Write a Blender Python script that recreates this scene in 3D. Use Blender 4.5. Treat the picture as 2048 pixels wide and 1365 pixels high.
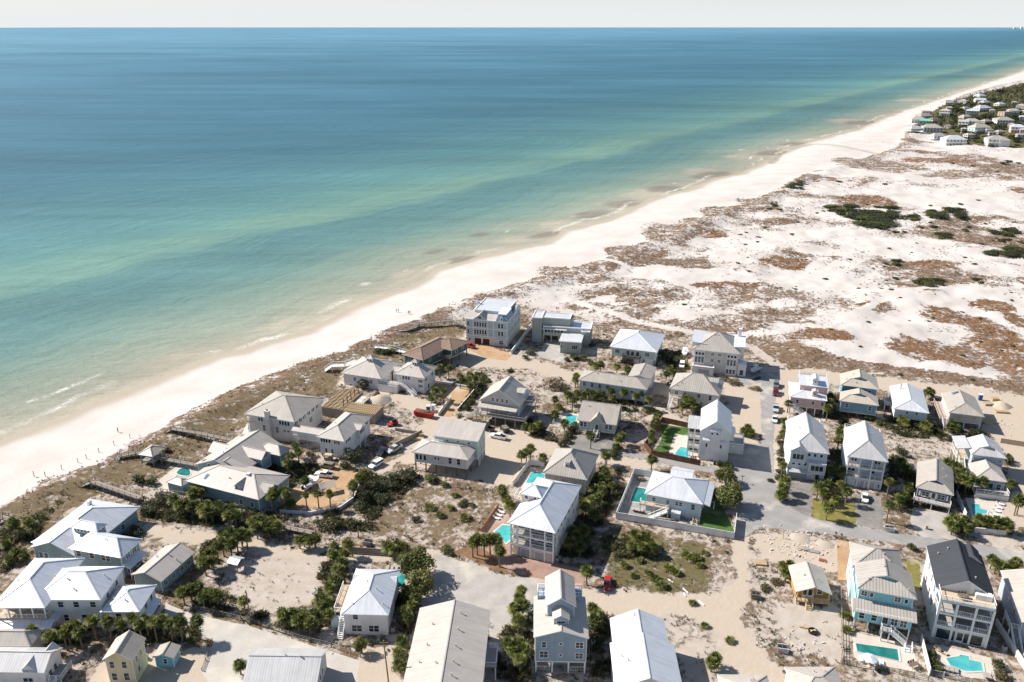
import bpy, bmesh, math, random
import numpy as np
from math import sin, cos, pi, radians, atan2, hypot, sqrt
from mathutils import Vector, Matrix, Euler
for o in list(bpy.data.objects): bpy.data.objects.remove(o)
SC = bpy.context.scene; COL = SC.collection
random.seed(7); RNG = np.random.default_rng(7)
# ------------------------------------------------------------------ camera
FPX, CAMZ = 1600.0, 118.0                      # focal length in photo pixels (photo 2048 wide), flying height in metres
PITCH = math.atan((682.5-51.5)/FPX)
cam = bpy.data.cameras.new('camera'); cam.sensor_width = 36; cam.lens = 36*FPX/2048
cam.clip_start = 1; cam.clip_end = 120000
co = bpy.data.objects.new('camera', cam); COL.objects.link(co)
co.location = (0, 0, CAMZ); co.rotation_euler = (pi/2-PITCH, 0, 0); SC.camera = co
# ------------------------------------------------------------------ sky, sun, exposure
SUN_EL, SUN_AZ = radians(39), radians(-22)      # shadows fall towards +x and -y
sd = Vector((-cos(SUN_AZ)*cos(SUN_EL), -sin(SUN_AZ)*cos(SUN_EL), sin(SUN_EL)))   # towards the sun
w = bpy.data.worlds.new('World'); SC.world = w; w.use_nodes = True
nt = w.node_tree; bg = nt.nodes['Background']
sk = nt.nodes.new('ShaderNodeTexSky'); sk.sky_type = 'NISHITA'; sk.sun_disc = False
sk.sun_elevation = SUN_EL; sk.sun_rotation = atan2(sd.x, sd.y)
sk.altitude = 100; sk.air_density = 1.0; sk.dust_density = 0.6; sk.ozone_density = 1.5
# pale sea haze lying along the whole horizon
tc = nt.nodes.new('ShaderNodeTexCoord'); sz = nt.nodes.new('ShaderNodeSeparateXYZ'); nt.links.new(tc.outputs['Generated'], sz.inputs[0])
hr = nt.nodes.new('ShaderNodeMapRange'); hr.interpolation_type = 'SMOOTHSTEP'; nt.links.new(sz.outputs['Z'], hr.inputs['Value'])
for k, q in zip(('From Min', 'From Max', 'To Min', 'To Max'), (0.0, .11, .97, 0)): hr.inputs[k].default_value = q
hm = nt.nodes.new('ShaderNodeMix'); hm.data_type = 'RGBA'; nt.links.new(hr.outputs[0], hm.inputs['Factor'])
nt.links.new(sk.outputs[0], hm.inputs['A']); hm.inputs['B'].default_value = (6.95, 7.2, 7.35, 1)
nt.links.new(hm.outputs['Result'], bg.inputs[0]); bg.inputs[1].default_value = 0.074
sl = bpy.data.lights.new('sun', 'SUN'); sl.energy = 5.0; sl.angle = radians(0.5); sl.color = (1, .945, .87)
so = bpy.data.objects.new('sun', sl); COL.objects.link(so); so.location = (0, 0, 300)
so.rotation_euler = sd.to_track_quat('Z', 'Y').to_euler()
vs = SC.view_settings; vs.view_transform = 'Standard'; vs.look = 'None'; vs.gamma = 1; vs.exposure = 0.7
vs.use_curve_mapping = False
SC.render.engine = 'CYCLES'
try: SC.cycles.max_bounces = 6; SC.cycles.diffuse_bounces = 3
except Exception: pass
# ------------------------------------------------------------------ pixel -> point on a level plane
def P(px, py, z=0.0):
    x = (px-1024)/FPX; y = -(py-682.5)/FPX
    d = (x, cos(PITCH)+y*sin(PITCH), -sin(PITCH)+y*cos(PITCH))
    s = (z-CAMZ)/d[2]
    return (d[0]*s, d[1]*s)
def PP(pts, z=0.0): return [P(a, b, z) for a, b in pts]
# ------------------------------------------------------------------ numpy noise and distance helpers
def vnoise(x, y, seed=0):
    xi = np.floor(x).astype(np.int64); yi = np.floor(y).astype(np.int64); fx = x-xi; fy = y-yi
    def h(a, b):
        n = (a*374761393+b*668265263+seed*1442695041) & 0x7fffffff
        n = ((n ^ (n >> 13))*1274126177) & 0x7fffffff
        return ((n ^ (n >> 16)) & 0xffff)/65535.0
    u = fx*fx*(3-2*fx); v = fy*fy*(3-2*fy)
    return (h(xi, yi)*(1-u)+h(xi+1, yi)*u)*(1-v)+(h(xi, yi+1)*(1-u)+h(xi+1, yi+1)*u)*v
def fbm(x, y, seed=0, o=4):
    t = 0; a = .5
    for i in range(o): t = t+a*vnoise(x*2**i, y*2**i, seed+i); a *= .5
    return t/(1-.5**o)
def inpoly(x, y, poly):
    r = np.zeros(x.shape, bool); n = len(poly)
    for i in range(n):
        (x0, y0), (x1, y1) = poly[i], poly[(i+1) % n]
        if y0 == y1: continue
        c = ((y0 > y) != (y1 > y)) & (x < (x1-x0)*(y-y0)/(y1-y0)+x0)
        r ^= c
    return r
def pdist(x, y, line):
    best = np.full(x.shape, 1e18); sg = np.ones(x.shape)
    for (x0, y0), (x1, y1) in zip(line[:-1], line[1:]):
        dx, dy = x1-x0, y1-y0; L = dx*dx+dy*dy
        t = np.clip(((x-x0)*dx+(y-y0)*dy)/L, 0, 1)
        d = (x-x0-t*dx)**2+(y-y0-t*dy)**2
        s = np.where(dx*(y-y0)-dy*(x-x0) > 0, -1., 1.)
        m = d < best; best = np.where(m, d, best); sg = np.where(m, s, sg)
    return np.sqrt(best)*sg
def sstep(a, b, x): t = np.clip((x-a)/(b-a), 0, 1); return t*t*(3-2*t)
# ------------------------------------------------------------------ materials
MATS = {}
def nodes(name):
    m = bpy.data.materials.new(name); m.use_nodes = True; n = m.node_tree
    return m, n, n.nodes['Principled BSDF'], n.nodes.new, n.links.new
def M(name, rgb=None, rough=.7, var=.12, scale=1.5, metal=0, spec=.3, bump=0, bscale=8):
    if name in MATS: return MATS[name]
    m, n, p, N, L = nodes(name)
    p.inputs['Roughness'].default_value = rough; p.inputs['Metallic'].default_value = metal
    p.inputs['Specular IOR Level'].default_value = spec
    g = N('ShaderNodeNewGeometry'); t = N('ShaderNodeTexNoise'); t.inputs['Scale'].default_value = scale
    t.inputs['Detail'].default_value = 5; L(g.outputs['Position'], t.inputs['Vector'])
    mx = N('ShaderNodeMix'); mx.data_type = 'RGBA'
    mx.inputs['A'].default_value = (*[c*(1-var) for c in rgb], 1); mx.inputs['B'].default_value = (*[min(1, c*(1+var)) for c in rgb], 1)
    L(t.outputs['Fac'], mx.inputs['Factor']); L(mx.outputs['Result'], p.inputs['Base Color'])
    if bump:
        t2 = N('ShaderNodeTexNoise'); t2.inputs['Scale'].default_value = bscale; L(g.outputs['Position'], t2.inputs['Vector'])
        b = N('ShaderNodeBump'); b.inputs['Strength'].default_value = bump; b.inputs['Distance'].default_value = .1
        L(t2.outputs['Fac'], b.inputs['Height']); L(b.outputs['Normal'], p.inputs['Normal'])
    MATS[name] = m; return m
def Mroof(name, rgb, seam=.45, depth=.3, rough=.45, metal=.0, shingle=False):
    m, n, p, N, L = nodes(name)
    p.inputs['Roughness'].default_value = rough; p.inputs['Metallic'].default_value = metal; p.inputs['Specular IOR Level'].default_value = .35
    uv = N('ShaderNodeUVMap'); uv.uv_map = 'UVMap'; sx = N('ShaderNodeSeparateXYZ'); L(uv.outputs[0], sx.inputs[0])
    d = N('ShaderNodeMath'); d.operation = 'DIVIDE'; L(sx.outputs['Y' if shingle else 'X'], d.inputs[0]); d.inputs[1].default_value = seam
    f = N('ShaderNodeMath'); f.operation = 'FRACT'; L(d.outputs[0], f.inputs[0])
    r = N('ShaderNodeValToRGB'); e = r.color_ramp.elements
    e[0].position = 0; e[0].color = (1-depth,)*3+(1,); e[1].position = .34; e[1].color = (1, 1, 1, 1)
    x = r.color_ramp.elements.new(.2); x.color = (1-depth,)*3+(1,)
    L(f.outputs[0], r.inputs[0])
    g = N('ShaderNodeNewGeometry'); t = N('ShaderNodeTexNoise'); t.inputs['Scale'].default_value = .35; t.inputs['Detail'].default_value = 6; t.inputs['Roughness'].default_value = .65
    L(g.outputs['Position'], t.inputs['Vector'])
    tr = N('ShaderNodeMapRange'); tr.inputs['From Min'].default_value = .3; tr.inputs['From Max'].default_value = .7; tr.inputs['To Min'].default_value = .9; tr.inputs['To Max'].default_value = 1.05
    L(t.outputs['Fac'], tr.inputs['Value'])
    # long stains running down the slope
    mp = N('ShaderNodeMapping'); mp.inputs['Scale'].default_value = (1.6, .12, 1); L(uv.outputs[0], mp.inputs[0])
    t3 = N('ShaderNodeTexNoise'); t3.inputs['Scale'].default_value = 1; t3.inputs['Detail'].default_value = 3; L(mp.outputs[0], t3.inputs['Vector'])
    t3r = N('ShaderNodeMapRange'); t3r.inputs['From Min'].default_value = .35; t3r.inputs['From Max'].default_value = .65; t3r.inputs['To Min'].default_value = .9; t3r.inputs['To Max'].default_value = 1.03
    L(t3.outputs['Fac'], t3r.inputs['Value'])
    m1 = N('ShaderNodeVectorMath'); m1.operation = 'SCALE'; L(r.outputs[0], m1.inputs[0]); L(tr.outputs[0], m1.inputs['Scale'])
    m3 = N('ShaderNodeVectorMath'); m3.operation = 'SCALE'; L(m1.outputs[0], m3.inputs[0]); L(t3r.outputs[0], m3.inputs['Scale'])
    m2 = N('ShaderNodeVectorMath'); m2.operation = 'MULTIPLY'; L(m3.outputs[0], m2.inputs[0]); m2.inputs[1].default_value = rgb
    L(m2.outputs[0], p.inputs['Base Color'])
    b = N('ShaderNodeBump'); b.inputs['Strength'].default_value = .5; b.inputs['Distance'].default_value = .05; b.invert = True
    L(r.outputs[0], b.inputs['Height']); L(b.outputs['Normal'], p.inputs['Normal'])
    MATS[name] = m
Mroof('rw', (.80, .805, .82), .45, .09, .36, .35); Mroof('rg', (.405, .365, .32), .45, .16); Mroof('rs', (.42, .385, .345), .62, .32)
Mroof('rl', (.475, .43, .385), .45, .1); Mroof('rm', (.64, .625, .61), .5, .17, .4, .3); Mroof('rbr', (.25, .17, .13), .28, .25, .9, 0, True); Mroof('rk', (.045, .05, .06), .3, .25, .85, 0, True)
Mroof('rgs', (.43, .41, .39), .3, .15, .85, 0, True); Mroof('rt', (.50, .44, .365), .45, .25); Mroof('rgn', (.18, .5, .36), .45, .2)
def Mwall(name, rgb):
    m, n, p, N, L = nodes(name); p.inputs['Roughness'].default_value = .75; p.inputs['Specular IOR Level'].default_value = .2
    g = N('ShaderNodeNewGeometry'); sx = N('ShaderNodeSeparateXYZ'); L(g.outputs['Position'], sx.inputs[0])
    d = N('ShaderNodeMath'); d.operation = 'DIVIDE'; L(sx.outputs['Z'], d.inputs[0]); d.inputs[1].default_value = .19
    f = N('ShaderNodeMath'); f.operation = 'FRACT'; L(d.outputs[0], f.inputs[0])
    t = N('ShaderNodeTexNoise'); t.inputs['Scale'].default_value = .5; t.inputs['Detail'].default_value = 6; L(g.outputs['Position'], t.inputs['Vector'])
    mp = N('ShaderNodeMapping'); mp.inputs['Scale'].default_value = (1.5, 1.5, .15); L(g.outputs['Position'], mp.inputs[0])
    t2 = N('ShaderNodeTexNoise'); t2.inputs['Scale'].default_value = 1; t2.inputs['Detail'].default_value = 4; L(mp.outputs[0], t2.inputs['Vector'])
    ad = N('ShaderNodeMath'); ad.operation = 'ADD'; L(t.outputs['Fac'], ad.inputs[0]); L(t2.outputs['Fac'], ad.inputs[1])
    tr = N('ShaderNodeMapRange'); tr.inputs['From Min'].default_value = .7; tr.inputs['From Max'].default_value = 1.3; tr.inputs['To Min'].default_value = .86; tr.inputs['To Max'].default_value = 1.05
    L(ad.outputs[0], tr.inputs['Value'])
    m1 = N('ShaderNodeVectorMath'); m1.operation = 'SCALE'; m1.inputs[0].default_value = rgb; L(tr.outputs[0], m1.inputs['Scale'])
    L(m1.outputs[0], p.inputs['Base Color'])
    b = N('ShaderNodeBump'); b.inputs['Strength'].default_value = .6; b.inputs['Distance'].default_value = .03; L(f.outputs[0], b.inputs['Height']); L(b.outputs['Normal'], p.inputs['Normal'])
    MATS[name] = m
for k, c in dict(white=(.78, .76, .74), cream=(.70, .66, .60), teal=(.27, .37, .39), bluegrey=(.30, .38, .45), aqua=(.25, .56, .60), pink=(.66, .47, .44), grey=(.50, .48, .46), lgrey=(.62, .60, .58),
        dgreen=(.10, .15, .12), yellow=(.72, .60, .38), beige=(.58, .52, .45), sage=(.40, .46, .42), mint=(.48, .58, .55), dteal=(.20, .36, .42), steel=(.40, .46, .52), wood=(.50, .26, .08), block=(.34, .29, .25), navy=(.10, .13, .18), paleblue=(.60, .66, .70), mansion=(.44, .54, .56), modern=(.38, .40, .36), tan=(.50, .40, .30)).items(): Mwall(k, c)
M('trim', (.80, .79, .77), .6, .05); M('deckgrey', (.36, .33, .30), .85, .2, 3); M('decktan', (.50, .40, .28), .85, .2, 3); M('deckwhite', (.74, .72, .69), .8, .1); M('darkwood', (.16, .12, .09), .85, .3, 4)
M('glass', (.025, .035, .04), .12, .3, .6, 0, .6); M('glass2', (.06, .13, .12), .12, .3, .6, 0, .6); M('skyl', (.10, .18, .27), .1, .2, 1, 0, .6); M('garage', (.36, .37, .38), .6, .05); M('garagew', (.72, .70, .68), .6, .05); M('maroon', (.09, .02, .018), .6, .1)
M('concrete', (.55, .52, .48), .85, .12, .8); M('newwood', (.52, .385, .225), .8, .2, 3); M('redpaint', (.36, .02, .018), .4, .1); M('rubber', (.02, .02, .02), .8); M('chrome', (.5, .5, .52), .25, .05, 1, .8); M('black', (.02, .02, .022), .5, .2)
M('brickred', (.30, .10, .07), .85, .2, 4); M('sandpile', (.42, .355, .29), .95, .1, 2, 0, .1, .5, 3)
# ------------------------------------------------------------------ mesh builder
class MB:
    def __init__(s): s.v = []; s.f = []; s.m = []; s.uv = {}
    def face(s, pts, mi=0, uv=None):
        i = len(s.v); s.v += [tuple(p) for p in pts]; s.f.append(tuple(range(i, i+len(pts)))); s.m.append(mi)
        if uv: s.uv[len(s.f)-1] = uv
    def box(s, x0, y0, z0, x1, y1, z1, mi=0):
        i = len(s.v); s.v += [(x0, y0, z0), (x1, y0, z0), (x1, y1, z0), (x0, y1, z0), (x0, y0, z1), (x1, y0, z1), (x1, y1, z1), (x0, y1, z1)]
        s.f += [tuple(i+k for k in q) for q in ((3, 2, 1, 0), (4, 5, 6, 7), (0, 1, 5, 4), (1, 2, 6, 5), (2, 3, 7, 6), (3, 0, 4, 7))]; s.m += [mi]*6
    def bar(s, a, b, w, h=None, mi=0):
        h = h or w; a = Vector(a); b = Vector(b); d = (b-a).normalized()
        up = Vector((0, 0, 1)) if abs(d.z) < .95 else Vector((1, 0, 0))
        x = d.cross(up).normalized()*w/2; y = x.cross(d).normalized()*h/2
        i = len(s.v); s.v += [tuple(p+q) for p in (a, b) for q in (-x-y, x-y, x+y, -x+y)]
        s.f += [tuple(i+k for k in q) for q in ((0, 1, 2, 3), (7, 6, 5, 4), (0, 4, 5, 1), (1, 5, 6, 2), (2, 6, 7, 3), (3, 7, 4, 0))]; s.m += [mi]*6
    def tube(s, rings, n=8, mi=0, cap=True):      # rings: (x, y, z, r) around vertical-ish axis
        i = len(s.v)
        for (x, y, z, r) in rings: s.v += [(x+r*cos(2*pi*k/n), y+r*sin(2*pi*k/n), z) for k in range(n)]
        for j in range(len(rings)-1):
            for k in range(n): s.f.append((i+j*n+k, i+j*n+(k+1) % n, i+(j+1)*n+(k+1) % n, i+(j+1)*n+k)); s.m.append(mi)
        if cap: s.f += [tuple(i+k for k in range(n))[::-1], tuple(i+(len(rings)-1)*n+k for k in range(n))]; s.m += [mi]*2
    def prism(s, pts, z0, z1, mi=0, mtop=None):
        n = len(pts); a = sum(pts[k][0]*pts[(k+1) % n][1]-pts[(k+1) % n][0]*pts[k][1] for k in range(n))
        if a < 0: pts = pts[::-1]
        i = len(s.v); s.v += [(x, y, z0) for x, y in pts]+[(x, y, z1) for x, y in pts]
        s.f.append(tuple(i+n+k for k in range(n))); s.m.append(mi if mtop is None else mtop)
        s.f.append(tuple(i+k for k in range(n))[::-1]); s.m.append(mi)
        for k in range(n): s.f.append((i+k, i+(k+1) % n, i+n+(k+1) % n, i+n+k)); s.m.append(mi)
    def mesh(s, name, mats, smooth=False):
        me = bpy.data.meshes.new(name); me.from_pydata(s.v, [], s.f)
        for m in mats: me.materials.append(MATS[m] if isinstance(m, str) else m)
        me.polygons.foreach_set('material_index', s.m)
        if smooth: me.polygons.foreach_set('use_smooth', [True]*len(s.f))
        if s.uv:
            ul = me.uv_layers.new(name='UVMap')
            for fi, uvs in s.uv.items():
                p = me.polygons[fi]
                for k, li in enumerate(p.loop_indices): ul.data[li].uv = uvs[k]
        me.update(); return me
    def obj(s, name, mats, parent=None, smooth=False): return ob(name, s.mesh(name, [mats] if isinstance(mats, str) else mats, smooth), parent)
def ob(name, data, parent=None, loc=None, rz=None, scale=None):
    o = bpy.data.objects.new(name, data); COL.objects.link(o)
    if parent is not None: o.parent = parent
    if loc is not None: o.location = loc
    if rz is not None: o.rotation_euler = (0, 0, rz)
    if scale is not None: o.scale = scale
    return o
def tag(o, label, cat, group=None):
    o['label'] = label; o['category'] = cat
    if group: o['group'] = group
    return o
def thing(name, label, cat, loc, rz=0, group=None): return tag(ob(name, None, None, loc, rz), label, cat, group)
def struct(o, k='structure'): o['kind'] = k; return o
# ================================================================== terrain
SEA = -2.5
shore_px = [(-700, 1130), (-300, 980), (0, 872), (110, 838), (200, 800), (300, 764), (430, 713), (560, 672), (640, 640), (700, 612), (770, 588), (830, 566), (868, 540), (930, 524), (1010, 503), (1085, 486), (1140, 462), (1190, 447), (1270, 412), (1340, 390), (1420, 362), (1480, 345), (1530, 326), (1552, 305), (1600, 288), (1660, 274), (1720, 255), (1760, 240), (1800, 224), (1850, 208), (1900, 190), (1960, 170), (2010, 154), (2048, 141)]
shore = [P(a, b, SEA) for a, b in shore_px]
_d = (shore[-1][0]-shore[-3][0], shore[-1][1]-shore[-3][1]); _l = hypot(*_d); shore.append((shore[-1][0]+_d[0]/_l*20000, shore[-1][1]+_d[1]/_l*20000))
dune_px = [(-400, 1160), (-150, 1075), (0, 1008), (110, 955), (200, 922), (240, 902), (330, 850), (400, 805), (470, 778), (560, 738), (640, 716), (690, 695), (735, 678), (770, 655), (830, 640), (900, 607), (960, 588), (1010, 574), (1065, 560), (1130, 538), (1200, 520), (1290, 482), (1400, 434), (1500, 400), (1560, 375), (1600, 352), (1650, 335), (1720, 318), (1790, 296), (1812, 262), (1860, 225), (1920, 190), (1990, 172), (2048, 160)]
dune = PP(dune_px); _d = (dune[-1][0]-dune[-3][0], dune[-1][1]-dune[-3][1]); _l = hypot(*_d); dune.append((dune[-1][0]+_d[0]/_l*20000, dune[-1][1]+_d[1]/_l*20000))
town_px = [(-500, 1500), (-300, 1210), (0, 1040), (120, 1010), (240, 960), (330, 920), (480, 850), (640, 765), (690, 720), (800, 690), (915, 640), (1050, 610), (1200, 645), (1500, 690), (1600, 735), (1800, 755), (2100, 790), (2900, 1000), (2900, 1900), (-500, 1900)]
town = PP(town_px)
def sdist(x, y): return pdist(x, y, shore)+10*(fbm(x/55, y/55, 61)-.5)+5*(fbm(x/22, y/22, 62)-.5)
def land(x, y):
    s = sdist(x, y); d = pdist(x, y, dune)
    z = np.where(s > 0, SEA+2.5*sstep(0, 42, s)-.0*s, SEA+np.maximum(s*.05, -5))
    inn = sstep(-3, 14, d)
    tw = sstep(-16, 0, np.abs(pdist(x, y, town+town[:1]))*np.where(inpoly(x, y, town), 1, -1))
    far = sstep(900, 1300, y)
    z = z+inn*(1-tw)*(4.2*(fbm(x/30, y/30, 11)-.38)+1.6*(fbm(x/9, y/9, 12)-.5))*(1-.5*far)
    ridge = np.exp(-((d-9)/8)**2)*(1-tw)*(.6+1.6*fbm(x/14, y/14, 13))
    z = z+ridge*.8
    z = np.where(s > 0, z+.10*(fbm(x/5, y/5, 14)-.5)*sstep(4, 20, s)*(1-tw), z)
    return z
def gz(x, y): return float(land(np.array([x]), np.array([y]))[0])
def lines(segs):
    out = []
    for a, b, st0, st1 in segs:
        x = a
        while x < b: out.append(x); x += st0+(st1-st0)*(x-a)/(b-a)
    return np.array(out)
xs = lines([(-330, -190, 6, 1.4), (-190, 240, 1.3, 1.3), (240, 420, 1.4, 3.5), (420, 1500, 3.5, 12), (1500, 9000, 12, 500)])
ys = lines([(60, 115, 6, 1.4), (115, 330, 1.3, 1.3), (330, 560, 1.4, 2.6), (560, 1200, 2.8, 7), (1200, 2600, 8, 30), (2600, 16000, 30, 900)])
X, Y = np.meshgrid(xs, ys); shp = X.shape; X = X.ravel(); Y = Y.ravel()
Zt = land(X, Y); S = sdist(X, Y); D = pdist(X, Y, dune)
# ---- what grows or lies where: R scrub, G green grass, B rust grass, A packed sand track
veg = np.zeros_like(X); grn = np.zeros_like(X); rst = np.zeros_like(X); trk = np.zeros_like(X)
wx = X+5*(fbm(X/7, Y/7, 21)-.5)+1.6*(fbm(X/1.6, Y/1.6, 22)-.5); wy = Y+5*(fbm(X/7, Y/7, 23)-.5)+1.6*(fbm(X/1.6, Y/1.6, 24)-.5)
inn = sstep(-1.5, 2.5, D+7*(fbm(X/8, Y/8, 25)-.5))
field = np.clip(.26+2.6*(fbm(X/48, Y/48, 26)-.47)+.7*(fbm(X/11, Y/11, 27)-.5), .01, .8)
veg = inn*field
frontd = inn*np.exp(-(np.maximum(D-6, 0)/16)**2)
front = frontd*(.55+.4*fbm(X/12, Y/12, 28)); veg = np.maximum(veg, front*np.where(Y > 330, .9, 1.05))
tw = inpoly(wx, wy, town)
twn = sstep(-10, 6, np.abs(pdist(X, Y, town+town[:1]))*np.where(inpoly(X, Y, town), 1, -1)); veg = np.where(tw, .62+.5*(fbm(X/10, Y/10, 29)-.5), veg)
grn = np.where(tw, .35*fbm(X/15, Y/15, 30), 0.)
def paint(ch, pts, val, soft=1):
    m = inpoly(wx if soft else X, wy if soft else Y, PP(pts)); ch[m] = val
def ell(ch, cx, cy, rx, ry, val, grow=1.0):
    c = P(cx, cy); rr = abs(P(cx+rx, cy)[0]-c[0]); rd = (P(cx, cy-ry)[1]-P(cx, cy+ry)[1])/2
    q = ((wx-c[0])/rr)**2+((wy-c[1])/rd)**2+1.5*(fbm(X/rr*1.3, Y/rd*1.3, int(cx))-.5)+.5*(fbm(X/rr*5, Y/rd*5, int(cy))-.5)
    f = 1-sstep(.45*grow, 1.15*grow, q); ch[:] = ch*(1-f)+val*f
# between beach and the first houses: dense dune grass
paint(veg, [(-200, 1110), (0, 1020), (170, 948), (340, 862), (480, 790), (640, 722), (720, 700), (860, 640), (915, 640), (930, 665), (800, 720), (690, 745), (650, 790), (500, 850), (330, 930), (170, 1000), (60, 1080), (0, 1140), (-200, 1250)], .84)
paint(grn, [(-200, 1110), (170, 948), (340, 870), (480, 800), (640, 730), (860, 650), (930, 665), (800, 720), (650, 790), (500, 850), (330, 930), (60, 1080), (-200, 1250)], .38)
for p in [(1230, 598, 52, 12), (1420, 553, 110, 15), (1300, 545, 80, 12), (1900, 400, 150, 26), (1720, 490, 60, 12), (1560, 470, 70, 12), (1470, 520, 60, 10), (1700, 345, 90, 10), (1690, 385, 60, 9), (1960, 590, 60, 14), (1985, 540, 60, 14), (1790, 660, 35, 9), (1650, 505, 60, 10), (1850, 490, 60, 9), (2010, 425, 40, 18)]: ell(veg, *p, .03)
for p in [(1330, 465, 60, 22), (1400, 455, 55, 20), (1250, 505, 50, 14), (1450, 425, 50, 14), (1510, 405, 45, 12), (1110, 545, 42, 14), (1010, 590, 50, 10), (1750, 330, 75, 14), (1700, 322, 40, 8), (1900, 350, 90, 8), (1180, 560, 40, 8), (1280, 600, 60, 14), (1180, 615, 50, 10), (1340, 660, 120, 18), (1500, 590, 90, 20), (1470, 650, 90, 18), (1560, 630, 90, 18), (1560, 700, 70, 14), (1620, 735, 60, 9)]: ell(veg, *p, .72)
for p in [(1570, 528, 44, 12), (1869, 531, 32, 9), (1888, 634, 46, 20), (1982, 612, 34, 14), (1976, 660, 42, 34), (1848, 698, 70, 24), (1933, 722, 42, 13), (1639, 677, 66, 14), (1995, 692, 42, 20), (2042, 645, 24, 25), (2042, 727, 28, 18), (1754, 615, 48, 9), (1741, 402, 50, 11), (2042, 384, 24, 7), (1453, 570, 72, 6), (1060, 752, 60, 14), (940, 720, 20, 6), (1430, 470, 30, 6), (1880, 322, 70, 5), (1850, 306, 30, 4)]:
    ell(rst, *p, 1.0, 1.6); ell(veg, *p, .8, 1.35)
# road verge by the dune field, vacant lots
paint(veg, [(1480, 690), (1530, 715), (1600, 735), (1750, 748), (1900, 765), (2060, 785), (2060, 770), (1900, 745), (1720, 725), (1560, 690), (1500, 675)], .85)
lots = [([(800, 950), (850, 970), (960, 985), (1015, 985), (990, 1030), (960, 1070), (880, 1080), (720, 1075), (740, 1000)], .72, .3), ([(480, 1130), (540, 1110), (650, 1120), (650, 1190), (560, 1230), (450, 1200)], .3, .4), ([(1210, 1060), (1300, 1065), (1420, 1090), (1420, 1170), (1410, 1215), (1300, 1185), (1220, 1160), (1200, 1100)], .85, .75), ([(1340, 1260), (1430, 1250), (1490, 1300), (1500, 1365), (1360, 1365)], .35, .1), ([(1500, 1090), (1560, 1130), (1580, 1180), (1530, 1210), (1500, 1180)], .5, .2), ([(1540, 1210), (1690, 1215), (1690, 1330), (1580, 1290)], .22, .1), ([(1780, 855), (1900, 870), (1960, 900), (1880, 912), (1790, 900), (1770, 880)], .5, .15), ([(940, 745), (1100, 740), (1150, 770), (1140, 800), (1080, 790), (1000, 760)], .5, .1), ([(1960, 1060), (2048, 1075), (2048, 1090), (1960, 1085)], .05, .1)]
for pts, v, g in lots: paint(veg, pts, v); paint(grn, pts, g)
ell(rst, 540, 1160, 35, 22, .9); ell(rst, 1040, 748, 40, 9, .7)
# tracks and yards of packed sand
trks = [[(870, 690), (930, 700), (1060, 712), (1130, 742), (1240, 742), (1330, 770), (1345, 792), (1290, 786), (1150, 764), (1050, 738), (960, 735), (880, 725)], [(690, 910), (750, 940), (800, 920), (830, 885), (850, 850), (800, 800), (760, 800), (760, 780), (860, 800), (905, 832), (960, 850), (1060, 870), (1160, 900), (1310, 918), (1305, 938), (1180, 920), (1060, 905), (1050, 925), (1020, 975), (985, 965), (840, 935), (800, 925), (760, 950)],
 [(280, 1045), (380, 1062), (470, 1080), (640, 1100), (700, 1092), (880, 1104), (1000, 1150), (1100, 1165), (1190, 1175), (1300, 1186), (1430, 1190), (1478, 1150), (1465, 1082), (1505, 1068), (1500, 1150), (1482, 1230), (1520, 1290), (1600, 1380), (1490, 1380), (1430, 1260), (1350, 1230), (1200, 1228), (1150, 1240), (980, 1235), (880, 1215), (860, 1125), (700, 1118), (640, 1120), (460, 1100), (330, 1080)],
 [(1490, 740), (1540, 735), (1600, 738), (1700, 748), (1850, 768), (2080, 796), (2080, 822), (2000, 820), (1850, 790), (1690, 770), (1560, 770), (1540, 840), (1510, 900), (1480, 900), (1440, 760)], [(1960, 800), (2080, 810), (2080, 1000), (2020, 1080), (1990, 1040), (2030, 980), (2010, 900), (1960, 860)], [(1300, 800), (1345, 830), (1400, 850), (1370, 870), (1300, 840)], [(1545, 760), (1580, 770), (1575, 860), (1560, 990), (1550, 900)], [(200, 1310), (270, 1290), (400, 1300), (480, 1340), (470, 1380), (180, 1380)], [(720, 1300), (790, 1300), (800, 1380), (700, 1380)], [(1850, 1085), (1870, 1090), (1880, 1180), (1860, 1170)], [(1510, 1065), (1680, 1085), (1690, 1140), (1590, 1130), (1520, 1100)]]
for t in trks: paint(veg, t, .04); paint(trk, t, 1.0); paint(grn, t, 0.)
for pth in ([(1060, 575), (1130, 592), (1190, 620), (1260, 640), (1330, 655), (1420, 672), (1505, 695), (1560, 735)], [(1150, 505), (1240, 530), (1330, 560), (1420, 585)], [(1700, 640), (1760, 600), (1850, 580), (1960, 590), (2048, 575)]): veg *= sstep(.9, 2.6, np.abs(pdist(X, Y, PP(pth))))
# far green wood behind the far houses
wood = PP([(1830, 255), (1880, 215), (1950, 190), (2060, 165), (2400, 170), (2600, 330), (2100, 300), (1900, 290)])
inw = inpoly(wx, wy, wood); veg[inw] = 1.; grn[inw] = 1.
farz = (Y > 1300) & (D > 60); veg[farz] = 1.; grn[farz] = 1.
# stream crossing the far beach
creek = PP([(1545, 322), (1560, 306), (1600, 290), (1630, 284), (1690, 294), (1770, 311)]); cd = np.abs(pdist(X, Y, creek))
creekm = (1-sstep(1.5, 5.5, cd+3*(fbm(X/9, Y/9, 33)-.5)))*(Y > 560)
Zt -= creekm*.25
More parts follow.
